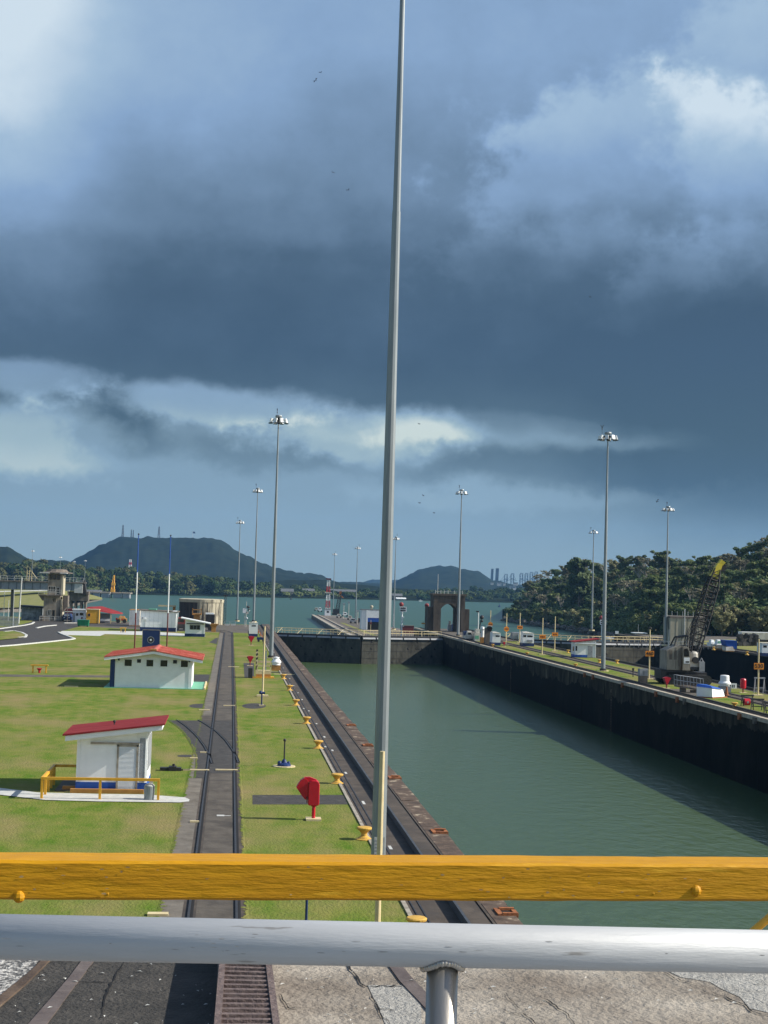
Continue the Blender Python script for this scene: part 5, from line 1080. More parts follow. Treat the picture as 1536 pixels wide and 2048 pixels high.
# ------------------------------------------------------------------ the lattice boom crane
st = Site(1372, 1369); t = st.thing('crawler_crane', 'old lattice boom crane with worn white cab and yellow boom head on the centre wall', 'crane'); s = st.s
def cu(px, py, y=0.0): a, b = st.u(px, py); return (a, y, b)
m = MB().box(cu(1324, 0)[0]+.9, cu(1419, 0)[0]+.0, -.9, -.1, 0, 1.15).box(cu(1324, 0)[0]+.9, cu(1419, 0)[0], 2.4, 3.2, 0, 1.15); xa, xb = -2.65, 2.6
m = MB()
for y0 in (-1.0, 2.0):
    for a, b in ((xa, xb),):
        n = 8; pts = [(a+.55+.55*math.cos(q), .55+.55*math.sin(q)) for q in [math.pi/2+math.pi*i/n for i in range(n+1)]]+[(b-.55+.55*math.cos(q), .55+.55*math.sin(q)) for q in [-math.pi/2+math.pi*i/n for i in range(n+1)]]
        m.prism_xz(pts, y0, y0+.85)
m.build('crawler', TIRE, t)
MB().box(-2.4, 2.3, -.1, 1.95, .75, 1.35).tube((0, .9, 1.35), (0, .9, 1.62), 1.1, n=20).build('undercarriage', DARK, t)
x0, x1 = -2.45, -.10; z0, z1 = 1.62, 4.25
MB().prism_xz([(x0, z0), (x1-.1, z0-.05), (x1-.1, z1-.15), (x0+1.3, z1+.05), (x0+.5, z1-.3), (x0, z1-.55)], -.9, 1.9).build('house', CRANEW, t)
MB().box(x0-.1, x1+.1, -.95, 1.95, z0-.25, z0-.06).box(x0-.6, x0, -.8, 1.8, z0-1.0, z0+.0).build('counterweight', DARK, t)
cabm = MB().prism_xz([(-.85, z0), (-.02, z0), (-.05, 3.2), (-.22, 4.1), (-.52, 4.25), (-.85, 4.1)], -1.45, -.91).build('cab', CRANEW, t)
MB().prism_xz([(-.74, 3.12), (-.14, 3.12), (-.22, 3.75), (-.40, 4.02), (-.74, 3.9)], -1.47, -1.451).build('cab_window', GLASS, cabm)
MB().box(-.74, -.10, -1.465, -1.451, 2.35, 3.0).build('cab_panel', WHITE, cabm); MB().box(-.55, -.15, -1.48, -1.466, 2.45, 2.62).build('badge', DARK, cabm)
for xx in (-2.2, -1.7, -1.2): MB().box(xx, xx+.32, -.915, -.901, z0+1.1 if xx < -1.4 else z0+.4, z0+2.1).build('louvre', CONCD, t)
MB().box(-1.5, -1.45, -.92, -.901, z0+.1, z1-.2).box(-.95, -.90, -.92, -.901, z0+.1, z1-.2).build('seam', CONCD, t)
MB().box(.25, 1.6, -.6, 1.6, 1.65, 1.95).build('front_deck', DARK, t); MB().lathe([(.5, 0), (.62, .2), (.62, .9), (.5, 1.1), (.1, 1.15)], 14, (.85, .4, 2.5)).box(.3, 1.2, -.3, 1.2, 1.95, 2.5).build('winch_drum', WHITED, t); MB().tube((.9, -.5, 2.7), (.9, 1.4, 2.7), .35, n=14).build('cable_drum', DARK, t)
# boom: four chords in three tapering stretches
foot = Vector(cu(1387, 1327, .5)); mid1 = Vector(cu(1404, 1255, .5)); mid2 = Vector(cu(1430, 1172, .5)); tip = Vector(cu(1441, 1138, .5)); head = Vector(cu(1452, 1120, .5))
MB().lattice(foot, mid1, .75, 1.35, 5, .09, .045).build('boom_foot', DARK, t)
MB().lattice(mid1, mid2, 1.35, 1.2, 7, .09, .045).build('boom_middle', DARK, t)
MB().lattice(mid2, tip, 1.2, .6, 3, .085, .05).build('boom_top', DARK, t)
d_ = (head-mid2).normalized(); n_ = Vector((d_.z, 0, -d_.x))
def bq(o, a, b, y): p = o+d_*a+n_*b; return (p.x, .5+y, p.z)
hm = MB().hexa([bq(tip, -1.0, -.42, -.4), bq(tip, -1.0, .40, -.4), bq(tip, -1.0, .40, .4), bq(tip, -1.0, -.42, .4)], [bq(tip, .6, -.22, -.3), bq(tip, .6, .36, -.3), bq(tip, .6, .36, .3), bq(tip, .6, -.22, .3)])
hm.build('boom_head', LEMON, t)
MB().hexa([bq(tip, .61, -.10, -.28), bq(tip, .61, .42, -.28), bq(tip, .61, .42, .28), bq(tip, .61, -.10, .28)], [bq(tip, 1.15, -.02, -.28), bq(tip, 1.0, .58, -.28), bq(tip, 1.0, .58, .28), bq(tip, 1.15, -.02, .28)]).build('sheave_guard', LEMON, t)
MB().tube(bq(tip, .35, .55, -.15), bq(tip, .35, .55, .15), .38, n=14).build('sheave', DARK, t)
ga = Vector(cu(1377, 1272, .5)); m = MB()
for yy in (-.3, 1.3): m.tube((x0+.9, yy, z1-.3), (ga.x-1.2, yy*.6+.2, ga.z-.2), .09, n=6).tube((ga.x-1.2, yy*.6+.2, ga.z-.2), (ga.x, yy*.5+.25, ga.z), .10, n=6).tube((ga.x, yy*.5+.25, ga.z), (.1, yy, z1-.2), .07, n=6)
m.build('gantry', DARK, t)
m = MB()
for yy in (.25, .75): m.tube((ga.x, yy, ga.z), (mid2.x-.4, yy, mid2.z), .03, n=5).tube((mid2.x-.4, yy, mid2.z), (tip.x-.3, yy, tip.z), .03, n=5).tube((.9, yy, 2.9), (tip.x+.1, yy, tip.z), .022, n=5).tube((-.1, yy, z1), (mid1.x-.6, yy, mid1.z), .03, n=5)
m.tube(bq(tip, .2, .9, 0), (bq(tip, .2, .9, 0)[0], .5, bq(tip, .2, .9, 0)[2]-4.0), .02, n=5); m.build('cables', DARK, t)
hx, _, hz = bq(tip, .2, .9, 0); MB().tube((hx, .5, hz-4.6), (hx, .5, hz-4.0), .14, n=8).build('hook_block', DARK, t)
MB().box(1.25, 1.85, -.7, -.2, 1.5, 2.55).tube((1.35, -.4, 2.55), (1.55, -.4, 2.95), .05).tube((1.75, -.4, 2.55), (1.55, -.4, 2.95), .05).build('hanging_block', GREYP, t)
MB().tube((x0+.45, .2, z1-.4), (x0+.5, .2, z1+1.7), .05).build('exhaust', PATH, t)
# gangway with railing, covers, drums by the crane
st = Site(1354, 1385); t = st.thing('gangway', 'grey gangway with tubular railings leaning in front of the crane', 'gangway'); s = st.s
MB().hexa([(0, 0, .55), (2.6, -.4, .18), (2.6, .6, .18), (0, 1, .55)], [(0, 0, .75), (2.6, -.4, .38), (2.6, .6, .38), (0, 1, .75)]).build('ramp', CONCD, t)
m = MB()
for yo in (0, .95):
    for k in range(5): q = k/4; m.tube((q*2.6, yo-.4*q, .7-.37*q), (q*2.6-.05, yo-.4*q, 1.75-.3*q), .03, n=5)
    for z in (1.2, 1.7): m.tube((-.05, yo, z+.03), (2.55, yo-.4, z-.27), .03, n=5)
m.build('railing', GREYP, t); MB().box(.5, 1.0, .2, .8, 0, .55).box(1.5, 2.2, .0, .5, 0, .25).build('trestle', CONCD, t)
o = MB().prism_xz([(0, 0), (.5, 0), (.5, 1.1), (0, 1.1)], 0, .9).build('drum_guard', DARK, loc=P(1396, 1368)); tag(o, 'black box at the right end of the crane tracks', 'box')
st = Site(1393, 1395); t = st.thing('boat_cover', 'white low cover with blue top rim and orange sill beside the crane', 'cover'); s = st.s
MB().hexa([(0, 0, .12), (1.3, -.8, .12), (3.0, .6, .12), (1.7, 1.6, .12)], [(.0, 0, 1.05), (1.25, -.8, .95), (2.8, .6, .78), (1.6, 1.6, 1.0)]).build('body', WHITE, t)
MB().hexa([(-.06, -.02, 1.06), (1.28, -.86, .96), (2.6, .3, .82), (1.5, 1.66, 1.01)], [(.1, .1, 1.30), (1.2, -.6, 1.16), (2.3, .3, .95), (1.4, 1.4, 1.2)]).build('blue_top', BLUE, t)
MB().hexa([(-.05, 0, 0), (1.3, -.9, 0), (3.3, .7, 0), (1.7, 1.7, 0)], [(-.05, 0, .115), (1.3, -.9, .115), (3.3, .7, .115), (1.7, 1.7, .115)]).build('sill', ORUST, t)
st, t, w, h = box_thing('cabinet', 'plain grey steel cabinet near the 460 sign post', 'cabinet', 1280, 1295.5, 1368, 1338, GREYP)
MB().box(0, w, 0, .8, .0, h*.55).build('base', CONCD, t); MB().box(-.03, w+.03, -.03, .85, h*.55, h).build('door', GREYP, t); MB().box(w*.45, w*.5, -.05, -.031, h*.6, h*.9).build('handle', DARK, t)
st = Site(1453, 1391); o = MB().lathe([(.22, 0), (.22, .05), (.16, .07), (.05, .72), (.01, .74)], 12).box(-.26, .26, -.26, .26, -.02, .03).build('traffic_cone', ORUST, loc=st.p); o.scale = (1.2,)*3; tag(o, 'single orange traffic cone by the white low cover', 'cone')
for px, py, lb in [(1520, 1386, 'pale trestle frame beside the 530 sign post'), (1494, 1412, 'dark sawhorse with a red drum under it on the grass'), (1514, 1420, 'dark empty sawhorse on the grass below the 530 sign'), (1540, 1428, 'dark sawhorse cut by the right picture edge')]:
    st = Site(px-12, py); t = st.thing('sawhorse', lb, 'sawhorse', 'sawhorses on the centre wall'); h = 1.55 if 'pale' in lb else .95; m_ = GREYP if 'pale' in lb else DARK; wd = 1.15
    m = MB()
    for x in (.1, wd-.1):
        for sx in (-.18, .18): m.tube((x+sx, sx, 0), (x, 0, h), .045, n=6)
    m.build('legs', m_, t); MB().box(0, wd, -.06, .06, h-.08, h+.06).box(.1, wd-.1, -.04, .04, h*.3, h*.38).build('beam', m_, t)
    if 'red' in lb: MB().tube((.25, -.1, .38), (.25+.5, -.1, .38), .30, n=14).build('drum', RED, t); MB().tube((.48, -.42, .38), (.52, -.3, .38), .1).build('hub', PATH, t)
st = Site(1462, 1379); t = st.thing('warning_board', 'small white board with dark marks behind the orange cone', 'sign'); MB().box(0, .62, 0, .04, .1, .65).build('board', WHITE, t); m = MB()
for a, b in ((.12, .22), (.3, .4)): m.box(a, b, -.012, -.001, .2, .5)
m.build('marks', DARK, t)
# far right bank
st = Site(1340, 1290); t = st.thing('concrete_block', 'large square concrete block with rail posts on top, right face sunlit', 'block'); s = st.s; w = 70*s; h = st.h(1236)
MB().hexa([(0, 0, 0), (w, 0, 0), (w+1.6, 7, 0), (1, 8, 0)], [(0, 0, h), (w, 0, h), (w+1.6, 7, h), (1, 8, h)]).build('body', CONCL, t); MB().hexa([(-.1, -.1, h), (w+.1, -.1, h), (w+1.7, 7, h), (1, 8, h)], [(-.1, -.1, h+.35), (w+.1, -.1, h+.35), (w+1.7, 7, h+.35), (1, 8, h+.35)]).build('parapet', CONCD, t)
m = MB()
for i in range(7): x = .3+i*w/6.4; m.tube((x, .1, h+.3), (x, .1, h+1.3), .05, n=5)
m.build('posts', PATH, t); MB().box(w*.4, w*.43, -.12, 0, 1.5, h+1.8).build('pipe', PATH, t)
m = MB()
for i in range(1, 6): m.box(i*w/6-.03, i*w/6+.03, -.03, 0, 0, h-.1)
m.build('joint', CONCD, t)
st = Site(1340, 1297); t = st.thing('guard_rail', 'grey railing along the far lock wall in front of the concrete block', 'railing'); m = MB()
for i in range(22): m.tube((-9+i*.8, 0, 0), (-9+i*.8, 0, 1.25), .03, n=5)
m.tube((-9, 0, 1.25), (8, 0, 1.25), .04, n=5).tube((-9, 0, .65), (8, 0, .65), .03, n=5); m.build('bars', GREYP, t)
st, t, w, h = box_thing('shipping_container', 'ribbed white shipping container on the far right bank', 'container', 1484, 1562, 1283, 1268.5, WHITE)
MB().box(0, w, .1, 2.5, 0.5, h+.5).build('body', WHITE, t); m = MB()
for i in range(30): m.box(i*w/30+.03, i*w/30+.17, .02, .1, .55, h+.45)
m.build('ribs', WHITED, t); MB().box(.0, w, .05, 2.5, 0, .45).build('skid', DARK, t)
pile_top = None
for i in range(26):
    a = P(1478+i*1.6, 1292); lay = i % 3; o = MB(); o.tube((0, 0, 0), (0, 1.6, 0), .42, .42, 14)
    o = o.build('tyre', TIRE, loc=(a.x+random.uniform(-.2, .2), a.y+random.uniform(-.3, .3), .42+.72*lay)); o.rotation_euler = (random.uniform(-.2, .2), 0, random.uniform(-.3, .3)); tag(o, 'worn black tyre roll in the pile below the white container', 'tyre', 'pile of tyres on the far right bank')
st = Site(1452, 1303); t = st.thing('covered_truck', 'truck with a bright blue canopy on the far right bank', 'truck'); s = st.s; MB().hexa([(.2, .6, 1.0), (2.2, .6, .4), (2.3, 3, .4), (.2, 3, 1.0)], [(0, .4, 1.95), (2.1, .4, 1.9), (2.2, 3.2, 1.9), (0, 3.2, 1.95)]).build('canopy', BLUE, t)
MB().hexa([(0, 0, .15), (1.6, 0, .15), (1.8, 2.6, .15), (.2, 2.6, .15)], [(0, .1, .75), (1.3, .1, .85), (1.5, 2.5, .9), (.2, 2.5, .8)]).build('hull', WHITED, t); MB().box(0, 1.5, 0, .2, .02, .12).box(0, .1, .2, 2, 0, .149).box(1.4, 1.5, .2, 2, 0, .149).build('trailer', OCHRE, t)
st = Site(1432, 1299); t = st.thing('small_boat', 'small white cabin boat on land left of the blue canopy', 'boat'); MB().hexa([(.2, 0, .2), (1.7, 0, .2), (1.7, 2.8, .2), (.2, 2.8, .2)], [(0, -.2, .85), (1.95, -.2, .85), (1.95, 3, .85), (0, 3, .85)]).build('hull', WHITED, t); MB().hexa([(.3, .4, .86), (1.6, .4, .86), (1.6, 2, .86), (.3, 2, .86)], [(.5, .7, 1.75), (1.5, .7, 1.75), (1.5, 1.9, 1.75), (.5, 1.9, 1.75)]).build('cabin', WHITE, t); MB().box(.5, 1.4, .40, .55, 1.15, 1.5).build('windscreen', TEAL, t); MB().box(.3, 1.6, .5, 2, 0, .2).build('cradle', OCHRE, t)
st = Site(1424, 1297); t = st.thing('pickup_truck', 'white pickup with open hood just right of the concrete block', 'pickup'); MB().box(0, .9, 0, 3, .35, .95).hexa([(.1, .8, .95), (.8, .8, .95), (.8, 2.4, .95), (.1, 2.4, .95)], [(.2, 1.1, 1.55), (.7, 1.1, 1.55), (.7, 2.2, 1.55), (.2, 2.2, 1.55)]).build('body', WHITE, t); MB().tube((.05, .4, .3), (.25, .4, .3), .3).tube((.7, .4, .3), (.9, .4, .3), .3).build('wheel', TIRE, t)
st, t, w, h = box_thing('control_cabin', 'white cabin with blue base at the right picture edge on the far wall', 'cabin', 1524, 1556, 1312, 1287, WHITE)
MB().box(0, w, 0, 2.4, .02, h).build('wall', WHITE, t); MB().box(-.03, w+.03, -.03, 2.43, 0, h*.25).build('blue_band', NAVY, t); MB().box(.2, .8, -.012, -.002, h*.68, h*.85).build('window', GLASS, t); MB().box(-.06, w+.06, -.06, 2.46, h, h+.1).build('roof', WHITED, t)
# waiting boat beyond the second gate
p = Q(1222, 1300, 392); t = thing('passenger_boat', 'grey white passenger boat with flat canopies waiting beyond the second gate', 'boat', (p.x, p.y, SEA)); s = 392/F
MB().prism_xz([(-.6, 2.6), (.3, 0), (14, 0), (14.5, 2.4)], 0, 4).build('hull', GREYP, t); MB().box(-.2, 13.5, .2, 3.8, 2.6, 3.4).build('deckhouse', WHITED, t); MB().box(-.6, 6.0, -.2, 4, 3.9, 4.1).box(1.6, 9.2, .2, 3.6, 4.7, 4.9).box(6.3, 9.8, .0, 3.8, 5.5, 5.7).build('canopy', WHITE, t)
m = MB()
for x in (0, 2, 4, 6, 8, 9.4, 11, 13): m.tube((x, .3, 3.4), (x, .3, 4.0 if x < 2 else (4.75 if x < 9.3 else 4.3)), .06, n=5)
for x in (6.6, 9.5): m.tube((x, .4, 4.9), (x, .4, 5.5), .06, n=5)
m.tube((9.4, .3, 4.2), (13.4, .3, 4.2), .04, n=5).tube((7.6, 1, 5.7), (7.6, 1, 8.0), .04, n=5); m.build('stanchions', PATH, t); MB().box(1.0, 1.0+.9, -.25, -.2, 4.1, 6.0).build('white_board', WHITE, t); MB().box(-.3, 13, .15, .19, 2.75, 3.25).build('windows', GLASS, t)
# ------------------------------------------------------------------ trees
import numpy as np
rng = np.random.default_rng(11)
def leaf_cloud(clumps, per, size, flat=.75):
    """quads scattered through ellipsoid clumps; returns verts, faces"""
    V = []; n_tot = 0
    for (cx, cy, cz, rx, rz) in clumps:
        n = max(8, int(per*rx*rx))
        d = rng.normal(size=(n, 3)); d /= np.linalg.norm(d, axis=1)[:, None]
        r = rng.random(n)**.42
        c = np.array([cx, cy, cz])+d*r[:, None]*np.array([rx, rx, rz])
        nrm = d*1.0+rng.normal(size=(n, 3))*.50+np.array([.20, -.05, .45]); nrm /= np.linalg.norm(nrm, axis=1)[:, None]
        t1 = np.cross(nrm, rng.normal(size=(n, 3))); t1 /= np.linalg.norm(t1, axis=1)[:, None]; t2 = np.cross(nrm, t1)
        s = size*(.6+.8*rng.random(n))[:, None]
        q = np.stack([c-t1*s-t2*s*.6, c+t1*s*.9-t2*s*.7, c+t1*s*1.1+t2*s*.6, c-t1*s*.8+t2*s*.75], 1)
        V.append(q.reshape(-1, 3)); n_tot += n
    V = np.concatenate(V); return V, n_tot
def np_mesh(name, V, nq, m):
    me = bpy.data.meshes.new(name); me.vertices.add(len(V)); me.vertices.foreach_set('co', V.astype(np.float32).ravel())
    me.loops.add(nq*4); me.loops.foreach_set('vertex_index', np.arange(nq*4, dtype=np.int32)); me.polygons.add(nq)
    me.polygons.foreach_set('loop_start', np.arange(0, nq*4, 4, dtype=np.int32)); me.update(calc_edges=True); me.materials.append(m); return me
def tree_proto(kind, form, h, seed):
    r_ = random.Random(seed); cl = []; tr = MB(); th = h*.34
    tr.tube((0, 0, -2.5), (.15, 0, th), .36, .26, 8)
    nb = {'round': 13, 'tall': 12}.get(form, 10); tips = []
    for i in range(nb):
        a = 2*math.pi*i/nb+r_.uniform(-.3, .3)
        if form == 'flat': rad = h*r_.uniform(.20, .46); z = h*r_.uniform(.72, .93)
        elif form == 'tall': rad = h*r_.uniform(.06, .20); z = h*r_.uniform(.45, .95)
        else: rad = h*r_.uniform(.08, .40)**1.0; z = h*r_.uniform(.38, .95)
        p0 = (.1, 0, th*r_.uniform(.7, 1)); pm = (rad*.5*math.cos(a), rad*.5*math.sin(a), (th+z)/2+h*.04); pt = (rad*math.cos(a), rad*math.sin(a), z)
        tr.tube(p0, pm, .19, .13, 6).tube(pm, pt, .13, .05, 6); tips.append(pt)
        for k in range(3): 
            tr.tube(pm, (pt[0]+r_.uniform(-1.5, 1.5), pt[1]+r_.uniform(-1.5, 1.5), pt[2]+r_.uniform(-.5, 1.5)), .07, .03, 5)
        rx = h*r_.uniform(.06, .15); cl.append((pt[0], pt[1], pt[2], rx, rx*(.42 if form == 'flat' else r_.uniform(.45, .8))))
        if form != 'bare':
            cl.append((pt[0]*.6+r_.uniform(-1.2, 1.2), pt[1]*.6+r_.uniform(-1.2, 1.2), pt[2]-h*r_.uniform(.04, .16), rx*r_.uniform(.6, 1.1), rx*.5)); cl.append((pt[0]*1.1+r_.uniform(-1, 1), pt[1]*1.1+r_.uniform(-1, 1), pt[2]+h*r_.uniform(-.07, .06), rx*r_.uniform(.35, .6), rx*.35))
    if form in ('round', 'tall'): cl += [(0, 0, h*.80, h*.11, h*.10), (0, 0, h*.58, h*.19, h*.14), (r_.uniform(-1, 1), r_.uniform(-1, 1), h*.36, h*.22, h*.14)]
    if form == 'bare': cl = [(c[0], c[1], c[2], c[3]*.55, c[4]*.5) for c in cl]
    t = thing('tree', 'x', 'tree')
    tr.build('trunk', PBARK if form in ('bare', 'flat') else BARK, t)
    V, nq = leaf_cloud(cl, {'round': 78, 'tall': 78, 'flat': 62, 'bare': 34}[form], .29 if form != 'bare' else .22)
    me = np_mesh('crown', V, nq, FOL[kind]); o = bpy.data.objects.new('crown', me); COL.objects.link(o); o.parent = t
    return t
protos = [tree_proto('dark', 'round', 13, 1), tree_proto('mid', 'round', 13, 2), tree_proto('olive', 'round', 13, 3), tree_proto('rusty', 'flat', 13, 4), tree_proto('dark', 'tall', 13, 5), tree_proto('mid', 'flat', 13, 6), tree_proto('rusty', 'bare', 13, 7), tree_proto('pale', 'round', 13, 8)]
TL = ['dark green round crowned tree on the wooded right slope', 'mid green bushy tree on the wooded right slope', 'olive tree with loose rounded crown on the wooded right slope', 'greyish rust tinged flat topped tree on the wooded right slope', 'tall dark narrow tree on the wooded right slope', 'green spreading flat topped tree on the wooded right slope', 'half bare pale limbed tree on the wooded right slope', 'light yellow green shrubby tree on the wooded right slope']
GR = ['dark round trees of the right slope', 'mid green trees of the right slope', 'olive trees of the right slope', 'rust tinged trees of the right slope', 'tall narrow trees of the right slope', 'spreading trees of the right slope', 'half bare trees of the right slope', 'light shrubby trees of the right slope']
used = [False]*8
def place_tree(k, p, h, lab=None):
    s = h/13.0; sc_ = (s*random.uniform(.95, 1.25), s*random.uniform(.95, 1.25), s)
    if not used[k]: o = protos[k]; o.location = p; o.scale = sc_; o['label'] = lab or TL[k]; used[k] = True
    else: o = dup(protos[k], p, lab or TL[k], random.uniform(0, 6.28), sc_)
    if lab:
        if 'group' in o: del o['group']
    else: o['group'] = GR[k]
    return o
nl = 5
for li in range(nl):
    px = 1024+li*9
    while px < 1640:
        d = interp(ZS, px)+4+DEPTH*.8*(li+random.uniform(-.25, .25))/(nl-1)+(3 if li else 0)
        if 1425 < px < 1640 and li == 0: d += 4
        gz = slope_z(px, d); q = Q(px, hor(px), d)
        u = li/(nl-1); topy = interp(TOPY, px)
        if li == nl-1: ty = topy+random.uniform(-3, 16); 
        else:
            sy = hor(px)+16*F/interp(ZS, px) if px < 1300 else hor(px)+10*F/interp(ZS, px)
            ty = sy+(topy-sy)*(.30+.66*u**.85)+random.uniform(-8, 10)
        zt = 10+(hor(px)-ty)*d/F; h = max(7.5, min(21, zt-gz))
        if li == 0: k = random.choice([0, 0, 1, 2, 7])
        elif li == nl-1: k = random.choice([0, 1, 3, 3, 5, 6, 2])
        else: k = random.choice([0, 0, 1, 1, 2, 3, 4, 5, 6])
        if not (li == 0 and 1215 < px < 1320): place_tree(k, (q.x, q.y, gz-.3), h)
        px += random.uniform(13, 20)*(1 if li else .9)
for px, by, ty, k, lb in [(1445, 1272, 1210, 2, 'brownish olive round tree left of the white shipping container'), (1490, 1270, 1216, 2, 'brownish olive bushy tree behind the white shipping container'), (1535, 1268, 1214, 1, 'green bushy tree behind the right end of the white container'), (1466, 1266, 1204, 2, 'taller olive tree between the crane boom and the container')]:
    d = 352+random.uniform(0, 8); q = Q(px, hor(px), d); zt = 10+(hor(px)-ty)*d/F
    place_tree(k, (q.x, q.y, -.2), zt+.2, lb)
q = Q(1158, hor(1158), 640); place_tree(4, (q.x, q.y, slope_z(1158, 640)), 10+(hor(1158)-1108)*640/F-slope_z(1158, 640), 'dark tree standing highest above the left end of the right wood')
# undergrowth on the slope and the pale reed patch
cl = []
for _ in range(900):
    px = random.uniform(1018, 1640); d = interp(ZS, px)+random.uniform(2, DEPTH*.9); q = Q(px, hor(px), d); r = random.uniform(1.6, 3.6); cl.append((q.x, q.y, slope_z(px, d)+r*.4, r, r*.8))
V, nq = leaf_cloud(cl, 14, .42); o = bpy.data.objects.new('undergrowth', np_mesh('undergrowth', V, nq, FOL['dark'])); COL.objects.link(o); tag(o, 'dark undergrowth covering the right slope between the trees', 'undergrowth', kind='stuff')
cl = []
for _ in range(150):
    f = random.random(); px = 1222+f*95+random.uniform(-8, 8); d = interp(ZS, px)+8+random.uniform(-4, 14); q = Q(px, hor(px), d); r = random.uniform(1.0, 2.0); cl.append((q.x, q.y, slope_z(px, d)+r*.6+f*6*random.random(), r, r*1.1))
V, nq = leaf_cloud(cl, 34, .30); o = bpy.data.objects.new('reeds', np_mesh('reeds', V, nq, FOL['pale'])); COL.objects.link(o); tag(o, 'pale green reeds and tall grass at the foot of the right wood', 'reeds', kind='stuff')
# the far-off woods along the opposite shore, one mass each
def far_wood(name, label, x0, x1, dep, topf, m, n, kinds):
    cl = []
    for _ in range(n):
        px = random.uniform(x0, x1); u = random.random(); sh = interp(FS, px); d = sh+20+u*dep; q = Q(px, hor(px), d)
        zt = 10+(hor(px)-(interp(topf, px)+random.uniform(-2, 9)+(1-u)*14))*d/F; gz = -4
        if zt < gz+2: zt = gz+random.uniform(2.5, 5)
        h = zt-gz; r = random.uniform(3.5, 6.5)
        cl += [(q.x, q.y, zt-r*.6, r, r*.62), (q.x+random.uniform(-3, 3), q.y-1, zt-h*.45, r*1.05, max(2, h*.32)), (q.x+random.uniform(-4, 4), q.y-2, gz+h*.22, r, max(1.6, h*.25))]
    V, nq = leaf_cloud(cl, 5.0, .85); o = bpy.data.objects.new(name, np_mesh(name, V, nq, m)); COL.objects.link(o); tag(o, label, 'wood', kind='stuff')
LT = [(-300, 1115), (0, 1119), (60, 1116), (100, 1119), (150, 1126), (200, 1131), (225, 1128), (260, 1134), (300, 1141), (345, 1142), (380, 1146), (420, 1146), (450, 1150), (480, 1158), (510, 1158), (540, 1163), (560, 1174)]
far_wood('far_wood', 'dark green far wood along the left shore below the big hill', -260, 560, 150, LT, FAR['dark'], 150, 0)
far_wood('far_wood', 'mid green far wood along the left shore below the big hill', -260, 560, 140, LT, FAR['mid'], 110, 0)
far_wood('far_wood', 'olive far wood along the left shore below the big hill', -200, 420, 120, LT, FAR['olive'], 60, 0)
FR = [(380, 1166), (430, 1162), (470, 1160), (520, 1158), (545, 1160), (580, 1164), (640, 1166), (680, 1172), (760, 1177), (850, 1174), (950, 1173), (1100, 1174)]
far_wood('shore_scrub', 'light green scrub along the far waterline', 130, 680, 40, [(x, y+14) for x, y in FR], FAR['pale'], 90, 0)
far_wood('far_wood', 'low mixed wood around the far shore sheds', 540, 1080, 260, FR, FAR['mid'], 130, 0)
far_wood('far_wood', 'low dark wood on the far right shore', 600, 1090, 320, [(x, y-2) for x, y in FR], FAR['dark'], 120, 0)

# ------------------------------------------------------------------ far shore buildings, masts and port
for x0, x1, by, ty, d, lb in [(563, 586, 1190, 1177, 1520, 'small grey roofed house at the far shore, leftmost'), (606, 628, 1188, 1177, 1560, 'small pale house with pitched roof on the far shore left of the striped tower'), (660, 712, 1188, 1178, 1640, 'long low pale warehouse roof on the far shore behind the pier mast'), (690, 708, 1194, 1188, 1600, 'small white roofed shed in front of the long far warehouse'), (786, 804, 1197, 1187, 1590, 'grey far shore house just right of the main mast'), (794, 811, 1200, 1195, 1560, 'white jetty house at the waterline right of the main mast'), (165, 200, 1187, 1179, 1300, 'long grey wall of a shed behind the yellow dock crane')]:
    p = Q(x0, by, d); s = d/F; w = (x1-x0)*s; h = max(2.5, (by-ty)*s); t = thing('house', lb, 'building', p)
    MB().box(0, w, 0, 10, 0, h*.55).build('wall', PATH if 'white' in lb else CONC, t); MB().prism_yz([(-1, h*.55+.01), (11, h*.55+.01), (5, h)], -.8, w+.8).build('roof', WHITE if 'white' in lb else ROOFG, t)
    MB().box(w*.2, w*.4, -.05, 0, .8, h*.4).build('window', GLASS, t)
for px, y0, y1, d, wd, lb in [(245, 1083, 1050, 3400, 5, 'lattice radio tower on the big hill, leftmost and tallest'), (262, 1080, 1059, 3400, 2, 'thin radio mast on the big hill just right of the tallest tower'), (266, 1080, 1060, 3400, 2, 'second thin radio mast on the big hill by the left flagpole'), (317.5, 1080, 1053, 3400, 5, 'lattice radio tower on the middle of the big hill')]:
    p = Q(px, y0, d); h = (y0-y1)*d/F; o = thing('radio_tower', lb, 'tower', p); MB().lattice((0, 0, -6), (0, 0, h), wd*1.3, wd*.35, 6, .45, .3).build('lattice', DARK, o)
    if wd > 3: MB().box(-1.6, 1.6, -1, 1, h*.45, h*.53).box(-1.3, 1.3, -1, 1, h*.66, h*.72).build('antennas', GREYP, o)
p = Q(385, 1080, 3400); t = thing('flagpole', 'flagpole with a small dark flag on top of the big hill', 'flagpole', p); MB().tube((0, 0, -5), (0, 0, 20), .3).build('pole', PATH, t); MB().hexa([(0, 0, 15.5), (5.5, 0, 15), (5.5, .15, 15), (0, .15, 15.5)], [(0, 0, 19.5), (5.5, 0, 19), (5.5, .15, 19), (0, .15, 19.5)]).build('flag', NAVY, t)
p = Q(260, 1142, 2100); h = 26*2100/F; t = thing('lattice_tower', 'distant red and white lattice mast in front of the big hill', 'tower', p)
for i in range(5): MB().lattice((0, 0, h*i/5-2), (0, 0, h*(i+1)/5-2), 5-.6*i, 4.4-.6*i, 2, .22, .15).build('section', RED if i % 2 else WHITE, t)
